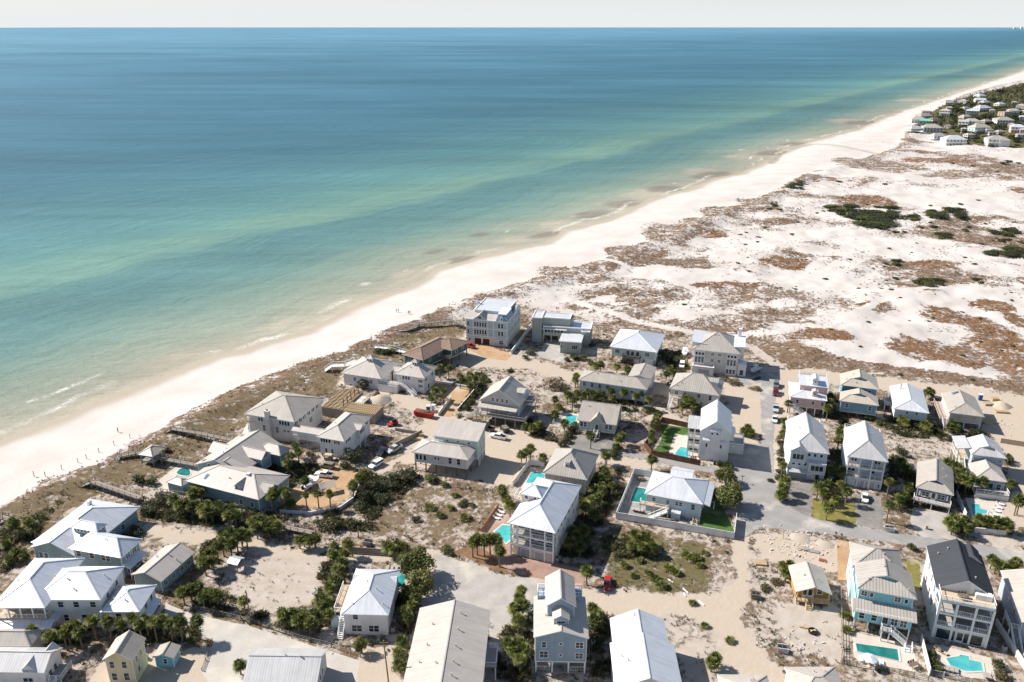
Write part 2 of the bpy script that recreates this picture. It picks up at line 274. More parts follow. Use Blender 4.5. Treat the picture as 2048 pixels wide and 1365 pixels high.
# wheel tracks along the beach
line1 = PP([(-20, 968), (200, 880), (420, 785), (560, 725), (760, 650), (900, 590), (1060, 530), (1250, 455)]); t1 = np.abs(pdist(X, Y, line1))
wet = 1-sstep(3.0, 9, S+5*(fbm(X/15, Y/15, 34)-.5))
nx, ny = shp[1], shp[0]
def gridmesh(name, X, Y, Z, nx, ny, keep=None):
    me = bpy.data.meshes.new(name)
    i = (np.arange(ny-1)[:, None]*nx+np.arange(nx-1)[None, :]).ravel()
    q = np.stack([i, i+1, i+nx+1, i+nx], 1)
    if keep is not None: q = q[keep[q].any(1)]
    used = np.unique(q); mp = np.full(len(X), -1); mp[used] = np.arange(len(used)); q = mp[q]
    me.vertices.add(len(used)); me.vertices.foreach_set('co', np.stack([X[used], Y[used], Z[used]], 1).astype(np.float32).ravel())
    me.loops.add(q.size); me.loops.foreach_set('vertex_index', q.ravel().astype(np.int32))
    me.polygons.add(len(q)); me.polygons.foreach_set('loop_start', (np.arange(len(q))*4).astype(np.int32))
    me.polygons.foreach_set('use_smooth', np.ones(len(q), bool))
    me.update(calc_edges=True); me.validate(); return me, used
def setattr_(me, name, arr):
    a = me.attributes.new(name, 'FLOAT', 'POINT'); a.data.foreach_set('value', arr.astype(np.float32))
me, used = gridmesh('ground', X, Y, Zt, nx, ny, keep=S > -25)
for n_, a_ in (('twn', twn), ('veg', veg), ('grn', grn), ('rst', rst), ('trk', trk), ('wet', np.maximum(wet, creekm)), ('lane', np.exp(-((t1-1.1)/.5)**2))): setattr_(me, n_, a_[used])
ground = struct(ob('ground', me))
m, n, p, N, L = nodes('ground'); me.materials.append(m)
def math_(op, a, b=None, c=None, clamp=False):
    x = N('ShaderNodeMath'); x.operation = op; x.use_clamp = clamp
    for k, q in enumerate((a, b, c)):
        if q is None: continue
        if isinstance(q, (int, float)): x.inputs[k].default_value = q
        else: L(q, x.inputs[k])
    return x.outputs[0]
def attr(nm):
    a = N('ShaderNodeAttribute'); a.attribute_name = nm; return a.outputs['Fac']
def noise(scale, det=4, vec=None, rough=.55):
    t = N('ShaderNodeTexNoise'); t.inputs['Scale'].default_value = scale; t.inputs['Detail'].default_value = det; t.inputs['Roughness'].default_value = rough
    L(vec if vec is not None else geo.outputs['Position'], t.inputs['Vector']); return t.outputs['Fac']
def mixc(f, a, b):
    x = N('ShaderNodeMix'); x.data_type = 'RGBA'
    if isinstance(f, (int, float)): x.inputs['Factor'].default_value = f
    else: L(f, x.inputs['Factor'])
    for k, q in (('A', a), ('B', b)):
        if isinstance(q, tuple): x.inputs[k].default_value = (*q, 1)
        else: L(q, x.inputs[k])
    return x.outputs['Result']
def rng(v, a, b, c=0, d=1):
    x = N('ShaderNodeMapRange'); L(v, x.inputs['Value'])
    for k, q in zip(('From Min', 'From Max', 'To Min', 'To Max'), (a, b, c, d)): x.inputs[k].default_value = q
    return x.outputs['Result']
geo = N('ShaderNodeNewGeometry')
n1 = noise(.06, 6); n2 = noise(1.1, 6); n3 = noise(.35, 5); n4 = noise(4.0, 3)
sand = mixc(rng(n1, .3, .7), (.50, .45, .41), (.585, .545, .51))
sand = mixc(math_('MULTIPLY', attr('twn'), rng(n3, .3, .7, .5, .95)), sand, (.375, .31, .25))
sand = mixc(math_('MULTIPLY', attr('trk'), rng(n3, .3, .7, .55, .95)), sand, (.455, .375, .29))
sand = mixc(rng(n2, .56, .75, 0, .28), sand, (.42, .36, .31))
sand = mixc(math_('MULTIPLY', attr('lane'), rng(n2, .4, .6, .1, .5)), sand, (.42, .365, .31))
sand = mixc(math_('MULTIPLY', attr('wet'), .85), sand, (.36, .31, .235))
# scrub colour
vg = mixc(rng(n3, .35, .65), (.14, .092, .06), (.25, .165, .11))
vg = mixc(rng(n4, .4, .7, 0, .6), vg, (.10, .075, .05))
gr = mixc(rng(n2, .35, .65), (.065, .072, .028), (.15, .13, .055))
vg = mixc(math_('MULTIPLY', attr('grn'), rng(n3, .3, .6, .4, 1.2), clamp=True), vg, gr)
ru = mixc(rng(n2, .3, .7), (.13, .072, .038), (.215, .122, .066))
vg = mixc(attr('rst'), vg, ru)
# density: patches at two sizes
dn = math_('ADD', math_('MULTIPLY', noise(.55, 7, None, .7), .62), math_('MULTIPLY', noise(.14, 5), .38))
thr = rng(attr('veg'), 0, 1, .70, .36)
dd = math_('SUBTRACT', dn, thr)
fac = rng(dd, -.03, .06)
fac = math_('MULTIPLY', fac, rng(attr('veg'), .02, .12), clamp=True)
col = mixc(fac, sand, vg)
L(col, p.inputs['Base Color']); p.inputs['Roughness'].default_value = .95; p.inputs['Specular IOR Level'].default_value = .1
bm = N('ShaderNodeBump'); bm.inputs['Strength'].default_value = .55; bm.inputs['Distance'].default_value = .35
L(math_('ADD', math_('MULTIPLY', n2, .5), math_('MULTIPLY', fac, .9)), bm.inputs['Height']); L(bm.outputs['Normal'], p.inputs['Normal'])
# ================================================================== sea
xs2 = lines([(-30000, -2500, 3000, 120), (-2500, -420, 120, 6), (-420, 300, 4, 4), (300, 1600, 5, 14), (1600, 5000, 20, 200), (5000, 45000, 400, 4000)])
ys2 = lines([(-400, 120, 60, 8), (120, 620, 3.5, 4), (620, 2600, 5, 25), (2600, 12000, 40, 600), (12000, 62001, 1000, 5000)])
X2, Y2 = np.meshgrid(xs2, ys2); sh2 = X2.shape; X2 = X2.ravel(); Y2 = Y2.ravel(); S2 = -sdist(X2, Y2)
me, used = gridmesh('sea', X2, Y2, np.full(len(X2), SEA), sh2[1], sh2[0], keep=S2 > -14)
setattr_(me, 'off', S2[used])
# along-shore coordinate so that wave crests can run with the beach
al = (X2*cos(radians(33))+Y2*sin(radians(33)))[used]; setattr_(me, 'along', al)
def blotch(lst):
    o = np.zeros_like(X2)
    for cx, cy, rx, ry in lst:
        c = P(cx, cy, SEA); rr = abs(P(cx+rx, cy, SEA)[0]-c[0]); rd = (P(cx, cy-ry, SEA)[1]-P(cx, cy+ry, SEA)[1])/2; ca, sa = cos(radians(42)), sin(radians(42)); dx, dy = X2-c[0], Y2-c[1]
        Lr = max(rr, rd); Sr = min(rr, rd)*.8; a, b_ = (dx*ca+dy*sa)/Lr, (-dx*sa+dy*ca)/Sr
        q = a*a+b_*b_+1.3*(fbm(X2/Sr*.8, Y2/Sr*.8, int(cx))-.5); o = np.maximum(o, 1-sstep(.35, 1.1, q))
    return o[used]
setattr_(me, 'shoal', blotch([(830, 552, 70, 16), (1120, 452, 60, 16), (1030, 480, 45, 10), (1290, 388, 60, 12), (1500, 312, 55, 11), (1400, 345, 50, 9), (1690, 242, 40, 6), (1830, 200, 40, 5), (560, 650, 60, 10), (350, 715, 60, 12), (1000, 500, 60, 8)]))
setattr_(me, 'stain', blotch([(925, 518, 40, 7), (870, 503, 30, 5), (1190, 428, 60, 9), (1250, 408, 60, 9), (1090, 470, 40, 6), (1330, 378, 50, 8), (1420, 350, 60, 7), (1545, 306, 30, 9), (1590, 288, 40, 4), (960, 470, 25, 5), (1720, 246, 50, 5)]))
sea = struct(ob('sea', me))
m, n, p, N, L = nodes('sea_water'); me.materials.append(m)
geo = N('ShaderNodeNewGeometry')
off = attr('off'); alg = attr('along')
cv = N('ShaderNodeCombineXYZ'); L(math_('MULTIPLY', alg, .006), cv.inputs[0]); L(math_('MULTIPLY', off, .03), cv.inputs[1])
wob = noise(1.0, 4, cv.outputs[0])
cvb = N('ShaderNodeCombineXYZ'); L(math_('MULTIPLY', alg, .02), cvb.inputs[0]); L(math_('MULTIPLY', off, .09), cvb.inputs[1])
wob2 = noise(1.0, 3, cvb.outputs[0])
# depth: distance off shore bent by slow noise
dep = math_('ADD', off, math_('MULTIPLY', math_('SUBTRACT', wob, .5), math_('MINIMUM', math_('ADD', math_('MULTIPLY', off, .25), 12), 160)))
dep = math_('ADD', dep, math_('MULTIPLY', math_('SUBTRACT', wob2, .5), math_('MINIMUM', math_('ADD', math_('MULTIPLY', off, .22), 3), 26)))
lg = math_('LOGARITHM', math_('MAXIMUM', math_('ADD', dep, 10), 1.0), 10.0)
fr = rng(lg, 1.0, 4.0)
cr = N('ShaderNodeValToRGB'); L(fr, cr.inputs[0]); E_ = cr.color_ramp.elements
def posn(d): return (math.log10(d+10)-1)/3
stops = [(0, (.36, .325, .255)), (6, (.32, .30, .235)), (16, (.262, .268, .212)), (34, (.218, .255, .204)), (55, (.165, .23, .192)), (78, (.112, .195, .178)), (110, (.085, .168, .168)), (136, (.09, .178, .172)), (150, (.145, .242, .195)), (172, (.14, .245, .20)), (205, (.10, .212, .202)), (280, (.074, .178, .198)), (420, (.056, .147, .19)), (900, (.054, .145, .20)), (2500, (.07, .175, .245)), (7000, (.11, .245, .33))]  # outermost stops lightened to paint in haze and sky reflection
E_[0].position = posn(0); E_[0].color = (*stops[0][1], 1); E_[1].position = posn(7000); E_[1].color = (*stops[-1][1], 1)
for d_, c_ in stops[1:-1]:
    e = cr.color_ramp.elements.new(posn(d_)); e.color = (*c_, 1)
# wind patches far out
mpw = N('ShaderNodeMapping'); mpw.inputs['Scale'].default_value = (.0011, .0030, 1); L(geo.outputs['Position'], mpw.inputs[0])
wp = noise(1.0, 6, mpw.outputs[0], .6)
mpp = N('ShaderNodeMapping'); mpp.inputs['Scale'].default_value = (.0045, .011, 1); L(geo.outputs['Position'], mpp.inputs[0]); wp2 = noise(1.0, 5, mpp.outputs[0], .6)
pat = mixc(rng(wp2, .38, .66, 0, .55), cr.outputs[0], (.09, .192, .20)); nearf = math_('MULTIPLY', rng(off, 40, 110), rng(off, 520, 260)); seac = mixc(nearf, cr.outputs[0], pat)
seac = mixc(math_('MULTIPLY', attr('shoal'), .85), seac, (.34, .31, .245)); seac = mixc(math_('MULTIPLY', attr('stain'), .62), seac, (.16, .13, .11))
mps = N('ShaderNodeMapping'); mps.inputs['Rotation'].default_value = (0, 0, radians(-6)); mps.inputs['Scale'].default_value = (.0035, .035, 1); L(geo.outputs['Position'], mps.inputs[0]); stk = noise(1.0, 7, mps.outputs[0], .7)
cw = N('ShaderNodeVectorMath'); cw.operation = 'SCALE'; L(seac, cw.inputs[0]); L(math_('MULTIPLY', rng(wp, .32, .68, .78, 1.18), rng(stk, .3, .7, .86, 1.13)), cw.inputs['Scale'])
# foam and swash lines near the beach
cf = N('ShaderNodeCombineXYZ'); L(math_('MULTIPLY', alg, .02), cf.inputs[0]); L(math_('MULTIPLY', off, .012), cf.inputs[1])
fw = noise(1.0, 3, cf.outputs[0])
def crest(dist, width, lo, hi, seed):
    c2 = N('ShaderNodeCombineXYZ'); L(math_('MULTIPLY', alg, .028), c2.inputs[0]); c2.inputs[1].default_value = seed
    brk = noise(1.0, 3, c2.outputs[0])
    q = math_('SUBTRACT', math_('ADD', off, math_('MULTIPLY', math_('SUBTRACT', fw, .5), 34)), dist)
    line = math_('SUBTRACT', 1.0, math_('MINIMUM', math_('DIVIDE', math_('ABSOLUTE', q), width), 1.0))
    return math_('MULTIPLY', line, rng(brk, lo, hi))
foamn = rng(noise(.9, 5), .35, .6)
fo = math_('MULTIPLY', math_('MAXIMUM', math_('MAXIMUM', crest(6.0, 2.6, .46, .62, 1.3), crest(17, 2.0, .60, .66, 7.7)), crest(33, 1.7, .63, .68, 17.1)), foamn, clamp=True)
shine = N('ShaderNodeMapping'); shine.inputs['Scale'].default_value = (1, 1, 1)
colr = mixc(math_('MULTIPLY', fo, .8), cw.outputs[0], (.82, .80, .74))
L(colr, p.inputs['Base Color']); p.inputs['Roughness'].default_value = .5; p.inputs['Specular IOR Level'].default_value = .09; p.inputs['IOR'].default_value = 1.33
# waves: swell running with the beach + chop
sv = N('ShaderNodeCombineXYZ'); L(math_('MULTIPLY', alg, .012), sv.inputs[0]); L(math_('MULTIPLY', math_('ADD', off, math_('MULTIPLY', math_('SUBTRACT', fw, .5), 30)), .075), sv.inputs[1])
sw = noise(1.0, 2, sv.outputs[0])
mc = N('ShaderNodeMapping'); mc.inputs['Rotation'].default_value = (0, 0, radians(-15)); mc.inputs['Scale'].default_value = (.22, .55, 1); L(geo.outputs['Position'], mc.inputs[0])
ch = noise(1.0, 4, mc.outputs[0], .6)
b1 = N('ShaderNodeBump'); b1.inputs['Strength'].default_value = .9; b1.inputs['Distance'].default_value = 1.0
mc2 = N('ShaderNodeMapping'); mc2.inputs['Rotation'].default_value = (0, 0, radians(-12)); mc2.inputs['Scale'].default_value = (.022, .085, 1); L(geo.outputs['Position'], mc2.inputs[0])
ch2 = noise(1.0, 5, mc2.outputs[0], .7)
L(math_('ADD', math_('ADD', math_('MULTIPLY', sw, 1.1), math_('MULTIPLY', ch, .42)), math_('MULTIPLY', ch2, 2.2)), b1.inputs['Height']); L(b1.outputs['Normal'], p.inputs['Normal'])
# far headland with towers on the horizon
def prism_obj(name, pts, z0, z1, mat, parent=None): b = MB(); b.prism(pts, z0, z1); return b.obj(name, mat, parent)
M('farland', (.50, .55, .57), .9, .1); M('fartower', (.55, .58, .61), .8, .06)  # pale tones: distance haze is mixed into both colours
hl = [(P(1900, 60)[0]*1.0, 0)]
R0 = 30000.; hx = lambda px: (px-1024)/FPX*R0
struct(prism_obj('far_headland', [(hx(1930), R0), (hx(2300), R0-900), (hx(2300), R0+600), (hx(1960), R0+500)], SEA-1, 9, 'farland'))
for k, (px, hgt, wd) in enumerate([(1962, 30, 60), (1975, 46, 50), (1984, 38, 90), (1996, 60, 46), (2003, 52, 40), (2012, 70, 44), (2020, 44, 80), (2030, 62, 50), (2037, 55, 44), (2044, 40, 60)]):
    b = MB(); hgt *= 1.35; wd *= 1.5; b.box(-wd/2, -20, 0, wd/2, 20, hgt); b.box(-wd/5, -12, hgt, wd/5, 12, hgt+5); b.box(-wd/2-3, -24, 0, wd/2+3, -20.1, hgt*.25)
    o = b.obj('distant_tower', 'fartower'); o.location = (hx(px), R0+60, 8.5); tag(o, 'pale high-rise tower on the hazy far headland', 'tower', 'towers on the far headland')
# ================================================================== house kit
def vsub(a, b): return (a[0]-b[0], a[1]-b[1])
WINC = {}
def win_mesh(w, h, style):
    k = (round(w, 2), round(h, 2), style)
    if k in WINC: return WINC[k]
    f = MB(); g = MB(); t = .11; pr = .07
    if style == 'garage' or style == 'garagew' or style == 'maroon':
        f.box(-w/2-.1, -pr, 0, -w/2, .02, h); f.box(w/2, -pr, 0, w/2+.1, .02, h); f.box(-w/2-.1, -pr, h, w/2+.1, .02, h+.12)
        for q in range(4): g.box(-w/2, -.045, q*h/4+.015, w/2, .02, (q+1)*h/4-.015)
        g.box(-w/2, -.02, 0, w/2, .02, h-.01); gm = style
    elif style == 'barn':
        f.box(-w/2, -.03, 0, w/2, .02, h, 1); f.bar((-w/2+.1, -.06, .1), (0, -.06, h-.1), .1, .05); f.bar((w/2-.1, -.06, .1), (0, -.06, h-.1), .1, .05); f.box(-.06, -.08, 0, .06, 0, h); f.box(-w/2, -.08, 0, -w/2+.12, 0, h); f.box(w/2-.12, -.08, 0, w/2, 0, h); f.box(-w/2, -.085, h-.12, w/2, 0, h); gm = 'garage'
        g.box(-w/2+.13, -.05, .02, w/2-.13, .0, h-.13)
    else:
        f.box(-w/2-t, -pr, -t, -w/2, .02, h+t); f.box(w/2, -pr, -t, w/2+t, .02, h+t)
        f.box(-w/2, -pr, h, w/2, .02, h+t); f.box(-w/2-.04, -pr-.05, -t, w/2+.04, .02, 0)
        if style in ('dh', 'dh2'): f.box(-w/2, -pr+.02, h*.5-.03, w/2, .0, h*.5+.03)
        if style in ('quad',): f.box(-w/2, -pr+.02, h*.5-.03, w/2, .0, h*.5+.03); f.box(-.04, -pr+.015, 0, .04, .0, h)
        if style in ('trip',):
            for q in (-1, 1): f.box(q*w/6-.05, -pr+.015, 0, q*w/6+.05, .0, h)
        if style == 'door': f.box(-w/2, -pr+.02, 0, w/2, 0, .35)
        g.box(-w/2, -.03, 0, w/2, .02, h); gm = 'glass2' if style == 'dh2' else 'glass'
    WINC[k] = (f.mesh('window_frame', ['trim', 'garage']), g.mesh('pane', [gm])); return WINC[k]
BOXC = {}
def unit_box(mat):
    if mat not in BOXC: b = MB(); b.box(-.5, -.5, 0, .5, .5, 1); BOXC[mat] = b.mesh('post', [mat])
    return BOXC[mat]
def rail_geo(b, pts, hgt=1.0, step=.32, post=1.9, th=.09):
    for a, c in zip(pts[:-1], pts[1:]):
        a = Vector(a); c = Vector(c); Ln = (c-a).length
        if Ln < .05: continue
        up = Vector((0, 0, 1))
        b.bar(a+up*hgt, c+up*hgt, .12, .07); b.bar(a+up*.14, c+up*.14, .06, .06)
        n = max(1, int(round(Ln/post)))
        for k in range(n+1): q = a.lerp(c, k/n); b.box(q.x-th/2, q.y-th/2, q.z, q.x+th/2, q.y+th/2, q.z+hgt+.08)
        n = int(Ln/step)
        for k in range(1, n): q = a.lerp(c, k/n); b.box(q.x-.02, q.y-.02, q.z+.1, q.x+.02, q.y+.02, q.z+hgt)
class Blk: pass
class House:
    def __init__(s, name, label, P1, P2, P3, z, cat='house', group=None):
        a, b = P(*P1, z), P(*P2, z)
        if b[0] < a[0]: a, b = b, a
        L_ = hypot(b[0]-a[0], b[1]-a[1]); s.ux = ((b[0]-a[0])/L_, (b[1]-a[1])/L_); s.o = a; s.rz = atan2(s.ux[1], s.ux[0])
        s.root = thing(name, label, cat, (a[0], a[1], 0), s.rz, group)
        s.r = s.rect(P1, P2, P3, z); s.z = z
    def loc(s, px, py, z):
        q = P(px, py, z); d = (q[0]-s.o[0], q[1]-s.o[1]); return (d[0]*s.ux[0]+d[1]*s.ux[1], -d[0]*s.ux[1]+d[1]*s.ux[0])
    def rect(s, P1, P2, P3, z):
        a, b, c = s.loc(*P1, z), s.loc(*P2, z), s.loc(*P3, z); vm = (a[1]+b[1])/2
        return (min(a[0], b[0]), min(vm, c[1]), max(a[0], b[0]), max(vm, c[1]))
    def fr(s, r, a, b, c, d):      # sub-rectangle by fractions
        u0, v0, u1, v1 = r; return (u0+(u1-u0)*a, v0+(v1-v0)*b, u0+(u1-u0)*c, v0+(v1-v0)*d)
    def roof(s, kind, r, z, rise, mat, oh=.5, wall='white', t=.16, parent=None, name='roof', cap=True):
        u0, v0, u1, v1 = r; W = u1-u0; D = v1-v0; um = (u0+u1)/2; vm = (v0+v1)/2; h = z+rise
        A, B, C_, E2 = (u0, v0, z), (u1, v0, z), (u1, v1, z), (u0, v1, z); F = []; tri = []; caps = []
        if kind == 'hip':
            if W >= D: i = D/2*.98; R1, R2 = (u0+i, vm, h), (u1-i, vm, h); F = [[A, B, R2, R1], [C_, E2, R1, R2], [E2, A, R1], [B, C_, R2]]; caps = [(R1, R2), (A, R1), (E2, R1), (B, R2), (C_, R2)]
            else: i = W/2*.98; R1, R2 = (um, v0+i, h), (um, v1-i, h); F = [[E2, A, R1, R2], [B, C_, R2, R1], [A, B, R1], [C_, E2, R2]]; caps = [(R1, R2), (A, R1), (B, R1), (C_, R2), (E2, R2)]
        elif kind == 'hipf':
            i = W/2*.9; R1, R2 = (um, v0+i, h), (um, v1, h); F = [[E2, A, R1, R2], [B, C_, R2, R1], [A, B, R1]]; caps = [(R1, R2), (A, R1), (B, R1)]; tri = ['b']
        elif kind == 'gv': R1, R2 = (um, v0, h), (um, v1, h); F = [[E2, A, R1, R2], [B, C_, R2, R1]]; caps = [(R1, R2)]; tri = ['f', 'b']
        elif kind == 'gu': R1, R2 = (u0, vm, h), (u1, vm, h); F = [[A, B, R2, R1], [C_, E2, R1, R2]]; caps = [(R1, R2)]; tri = ['l', 'r']
        elif kind == 'dutch':
            k = .55; a = W/2*k; d = a*1.05; G1, G2 = (u0+a, v0+d, z+rise*k), (u1-a, v0+d, z+rise*k); R1, R2 = (um, v0+d-.45, h), (um, v1, h)
            F = [[A, B, G2, G1], [E2, A, G1, R1, R2], [C_, R2, R1, G2, B]]; caps = [(R1, R2), (A, G1), (B, G2)]; tri = ['b', 'd']
        elif kind == 'sf': F = [[A, B, (u1, v1, h), (u0, v1, h)]]
        elif kind == 'sb': F = [[(u0, v0, h), (u1, v0, h), C_, E2]]
        elif kind == 'sl': F = [[A, (u1, v0, h), (u1, v1, h), E2]]
        elif kind == 'sr': F = [[(u0, v0, h), B, C_, (u0, v1, h)]]
        b = MB(); cnt = {}
        ky = lambda p: (round(p[0], 3), round(p[1], 3), round(p[2], 3))
        for f in F:
            n = len(f)
            for i in range(n): e = (ky(f[i]), ky(f[(i+1) % n])); cnt[e] = cnt.get(e, 0)+1
        for f in F:
            nrm = (Vector(f[1])-Vector(f[0])).cross(Vector(f[2])-Vector(f[0])).normalized()
            e = Vector((nrm.y, -nrm.x, 0)); e = e.normalized() if e.length > 1e-4 else Vector((1, 0, 0)); sl_ = nrm.cross(e)
            b.face(f, 0, [(Vector(p).dot(e), Vector(p).dot(sl_)) for p in f])
            b.face([(p[0], p[1], p[2]-t) for p in f][::-1], 1, [(0, 0)]*len(f))
            n = len(f)
            for i in range(n):
                p, q = f[i], f[(i+1) % n]
                if (ky(q), ky(p)) not in cnt: b.face([(p[0], p[1], p[2]-t), (q[0], q[1], q[2]-t), q, p], 1, [(0, 0)]*4)
        ro = b.obj(name, [mat, 'trim'], parent or s.root)
        if caps and cap and not parent:
            c = MB()
            for a_, b_ in caps: c.bar((a_[0], a_[1], a_[2]+.03), (b_[0], b_[1], b_[2]+.03), .26, .07)
            c.obj('ridge_cap', 'rw' if mat in ('rw', 'rm', 'rl', 'rg') and False else mat, ro)
        return ro, tri
    def block(s, r, z, z0=0., roof='hip', rise=2., mat='rw', oh=.5, wall='white', t=.16, trimc=True, cap=True, ohf=None):
        u0, v0, u1, v1 = r; bk = Blk(); o2 = oh if ohf is None else ohf
        bk.u0, bk.v0, bk.u1, bk.v1 = u0+oh, v0+o2, u1-oh, v1-oh; bk.z0 = z0; bk.z = z; bk.r = r; bk.h = s
        if roof == 'flat':
            b = MB(); b.box(u0, v0, z0, u1, v1, z-.25); s.wallobj(b, wall)
            b = MB(); b.box(u0-.06, v0-.06, z-.25, u1+.06, v1+.06, z-.1)
            for q in ((u0-.06, v0-.06, u1+.06, v0+.24), (u0-.06, v1-.24, u1+.06, v1+.06), (u0-.06, v0+.24, u0+.24, v1-.24), (u1-.24, v0+.24, u1+.06, v1-.24)): b.box(q[0], q[1], z-.1, q[2], q[3], z+.18, 1)
            b.obj('roof', [mat, 'trim' if mat != 'rt' else 'rt'], s.root); bk.u0, bk.v0, bk.u1, bk.v1 = r; return bk
        ro, tri = s.roof(roof, r, z, rise, mat, oh, wall, t, cap=cap)
        W = u1-u0; D = v1-v0
        hw = D/2 if roof in ('gu',) or (roof == 'hip' and W >= D) else W/2
        def zr(u, v):
            if roof == 'sf': return z+rise*(v-v0)/D-t
            if roof == 'sb': return z+rise*(v1-v)/D-t
            if roof == 'sl': return z+rise*(u-u0)/W-t
            if roof == 'sr': return z+rise*(u1-u)/W-t
            return z+rise*min(oh, o2)/hw-t-.02
        c = [(bk.u0, bk.v0), (bk.u1, bk.v0), (bk.u1, bk.v1), (bk.u0, bk.v1)]; top = [zr(*q)-.01 for q in c]; b = MB()
        for i in range(4):
            j = (i+1) % 4; pts = [(*c[i], z0), (*c[j], z0), (*c[j], top[j]), (*c[i], top[i])]
            b.face(pts)
        b.face([(*q, z0) for q in c][::-1]); b.face([(*q, t_) for q, t_ in zip(c, top)])
        um, vm = (u0+u1)/2, (v0+v1)/2; za = z+rise-t-.05
        if 'f' in tri: b.face([(bk.u0, bk.v0, top[0]), (bk.u1, bk.v0, top[1]), (um, bk.v0, za)])
        if 'b' in tri: b.face([(bk.u1, bk.v1, top[2]), (bk.u0, bk.v1, top[3]), (um, bk.v1, za)])
        if 'l' in tri: b.face([(bk.u0, bk.v1, top[3]), (bk.u0, bk.v0, top[0]), (bk.u0, vm, za)])
        if 'r' in tri: b.face([(bk.u1, bk.v0, top[1]), (bk.u1, bk.v1, top[2]), (bk.u1, vm, za)])
        if 'd' in tri:
            a = W/2*.55; d = a*1.05; zz = z+rise*.55-.1; b.face([(u0+a+.1, v0+d+.05, zz), (u1-a-.1, v0+d+.05, zz), (um, v0+d+.05, za)])
        bk.wall = s.wallobj(b, wall)
        if min(W, D) > 7.5 and roof in ('hip', 'gv', 'gu', 'hipf', 'dutch') and s.root.name.startswith('village') is False:
            for _ in range(random.choice((1, 2, 2, 3))):
                u, v = random.uniform(u0+1.5, u1-1.5), random.uniform(v0+1.5, v1-1.5); e = min(u-u0, u1-u)/(W/2) if roof == 'gv' else min(v-v0, v1-v)/(D/2) if roof == 'gu' else min(u-u0, u1-u, v-v0, v1-v)/(min(W, D)/2) if roof != 'dutch' else min(min(u-u0, u1-u)/(W/2), (v-v0)/(W/2))
                s.vent(u, v, z+rise*e)
        if trimc:
            b = MB(); k = .09; e = .025
            for (u, v), zt in zip(c, top): b.box(u-k if u == bk.u1 else u-e, v-k if v == bk.v1 else v-e, z0-.01, u+e if u == bk.u1 else u+k, v+e if v == bk.v1 else v+k, zt-.02)
            if z0 > .3: b.box(bk.u0-.03, bk.v0-.03, z0-.22, bk.u1+.03, bk.v1+.03, z0-.01)
            b.box(bk.u0+.05, bk.v0+.05, z0+.02, bk.u1-.05, bk.v1-.05, z0+.05); b.obj('corner_trim', 'trim', s.root)['kind'] = 'stuff'
        return bk
    def wallobj(s, b, wall): return b.obj('wall', wall, s.root)
    def open(s, bk, side, fs, z, w, h, style='dh', name=None):
        fm, gm = win_mesh(w, h, style)
        nm = name or ('garage_door' if style in ('garage', 'garagew', 'maroon', 'barn') else 'door' if style == 'door' else 'window')
        for f in fs:
            if side == 'f': u, v, rz = bk.u0+(bk.u1-bk.u0)*f, bk.v0, 0
            elif side == 'b': u, v, rz = bk.u0+(bk.u1-bk.u0)*f, bk.v1, pi
            elif side == 'r': u, v, rz = bk.u1, bk.v0+(bk.v1-bk.v0)*f, pi/2
            else: u, v, rz = bk.u0, bk.v0+(bk.v1-bk.v0)*f, -pi/2
            o = ob(nm, fm, s.root, (u, v, z), rz); ob('pane' if nm != 'garage_door' else 'door_panel', gm, o)
    def posts(s, pts, z0, z1, w=.3, mat='trim'):
        for u, v in pts: ob('post', unit_box(mat), s.root, (u, v, z0), 0, (w, w, z1-z0))
    def stilts(s, bk, nu, nv, mat='darkwood', z0=0., w=.3):
        s.posts([(bk.u0+.2+(bk.u1-bk.u0-.4)*i/(nu-1), bk.v0+.2+(bk.v1-bk.v0-.4)*j/(nv-1)) for i in range(nu) for j in range(nv) if i in (0, nu-1) or j in (0, nv-1)], z0, bk.z0-.02, w, mat)
    def slab(s, r, z, t=.2, mat='deckgrey', name='deck'):
        b = MB(); b.box(r[0], r[1], z-t, r[2], r[3], z); b.obj(name, [mat], s.root)
    def rail(s, pts, mat='trim', hgt=1.0): b = MB(); rail_geo(b, pts, hgt); b.obj('railing', [mat], s.root)
    def deck(s, r, z, sides='flr', mat='deckgrey', rm='trim', post=True, pm=None, z0=0.):
        s.slab(r, z, .2, mat); u0, v0, u1, v1 = r; e = .06
        c = dict(f=((u0+e, v0+e), (u1-e, v0+e)), r=((u1-e, v0+e), (u1-e, v1-e)), b=((u1-e, v1-e), (u0+e, v1-e)), l=((u0+e, v1-e), (u0+e, v0+e)))
        for k in sides: s.rail([(*c[k][0], z), (*c[k][1], z)], rm)
        if post:
            n = max(2, int((u1-u0)/3)+1); s.posts([(u0+.2+(u1-u0-.4)*i/(n-1), v) for i in range(n) for v in ((v0+.2,) if v1-v0 < 2.5 else (v0+.2, v1-.2))], z0, z-.2, .22, pm or rm)
    def stairs(s, a, b_, wd=1.2, mat='trim', rails=True):
        a = Vector(a); c = Vector(b_); d = c-a; n = max(3, int(abs(d.z)/.19)); dh = Vector((d.x, d.y, 0)); run = dh.length/n; dh.normalize(); sd_ = Vector((-dh.y, dh.x, 0))*wd/2
        m = MB()
        for k in range(n):
            q = a+d*((k+.5)/n); m.bar(q-sd_+Vector((0, 0, -.04)), q+sd_+Vector((0, 0, -.04)), run*1.02, .06)
        for sg in (-1, 1): m.bar(a+sd_*sg+Vector((0, 0, -.2)), c+sd_*sg+Vector((0, 0, -.2)), .08, .28)
        m.obj('stairs', [mat], s.root)
        if rails:
            for sg in (-1, 1): s.rail([tuple(a+sd_*sg), tuple(c+sd_*sg)], 'trim' if mat != 'newwood' else 'newwood', .9)
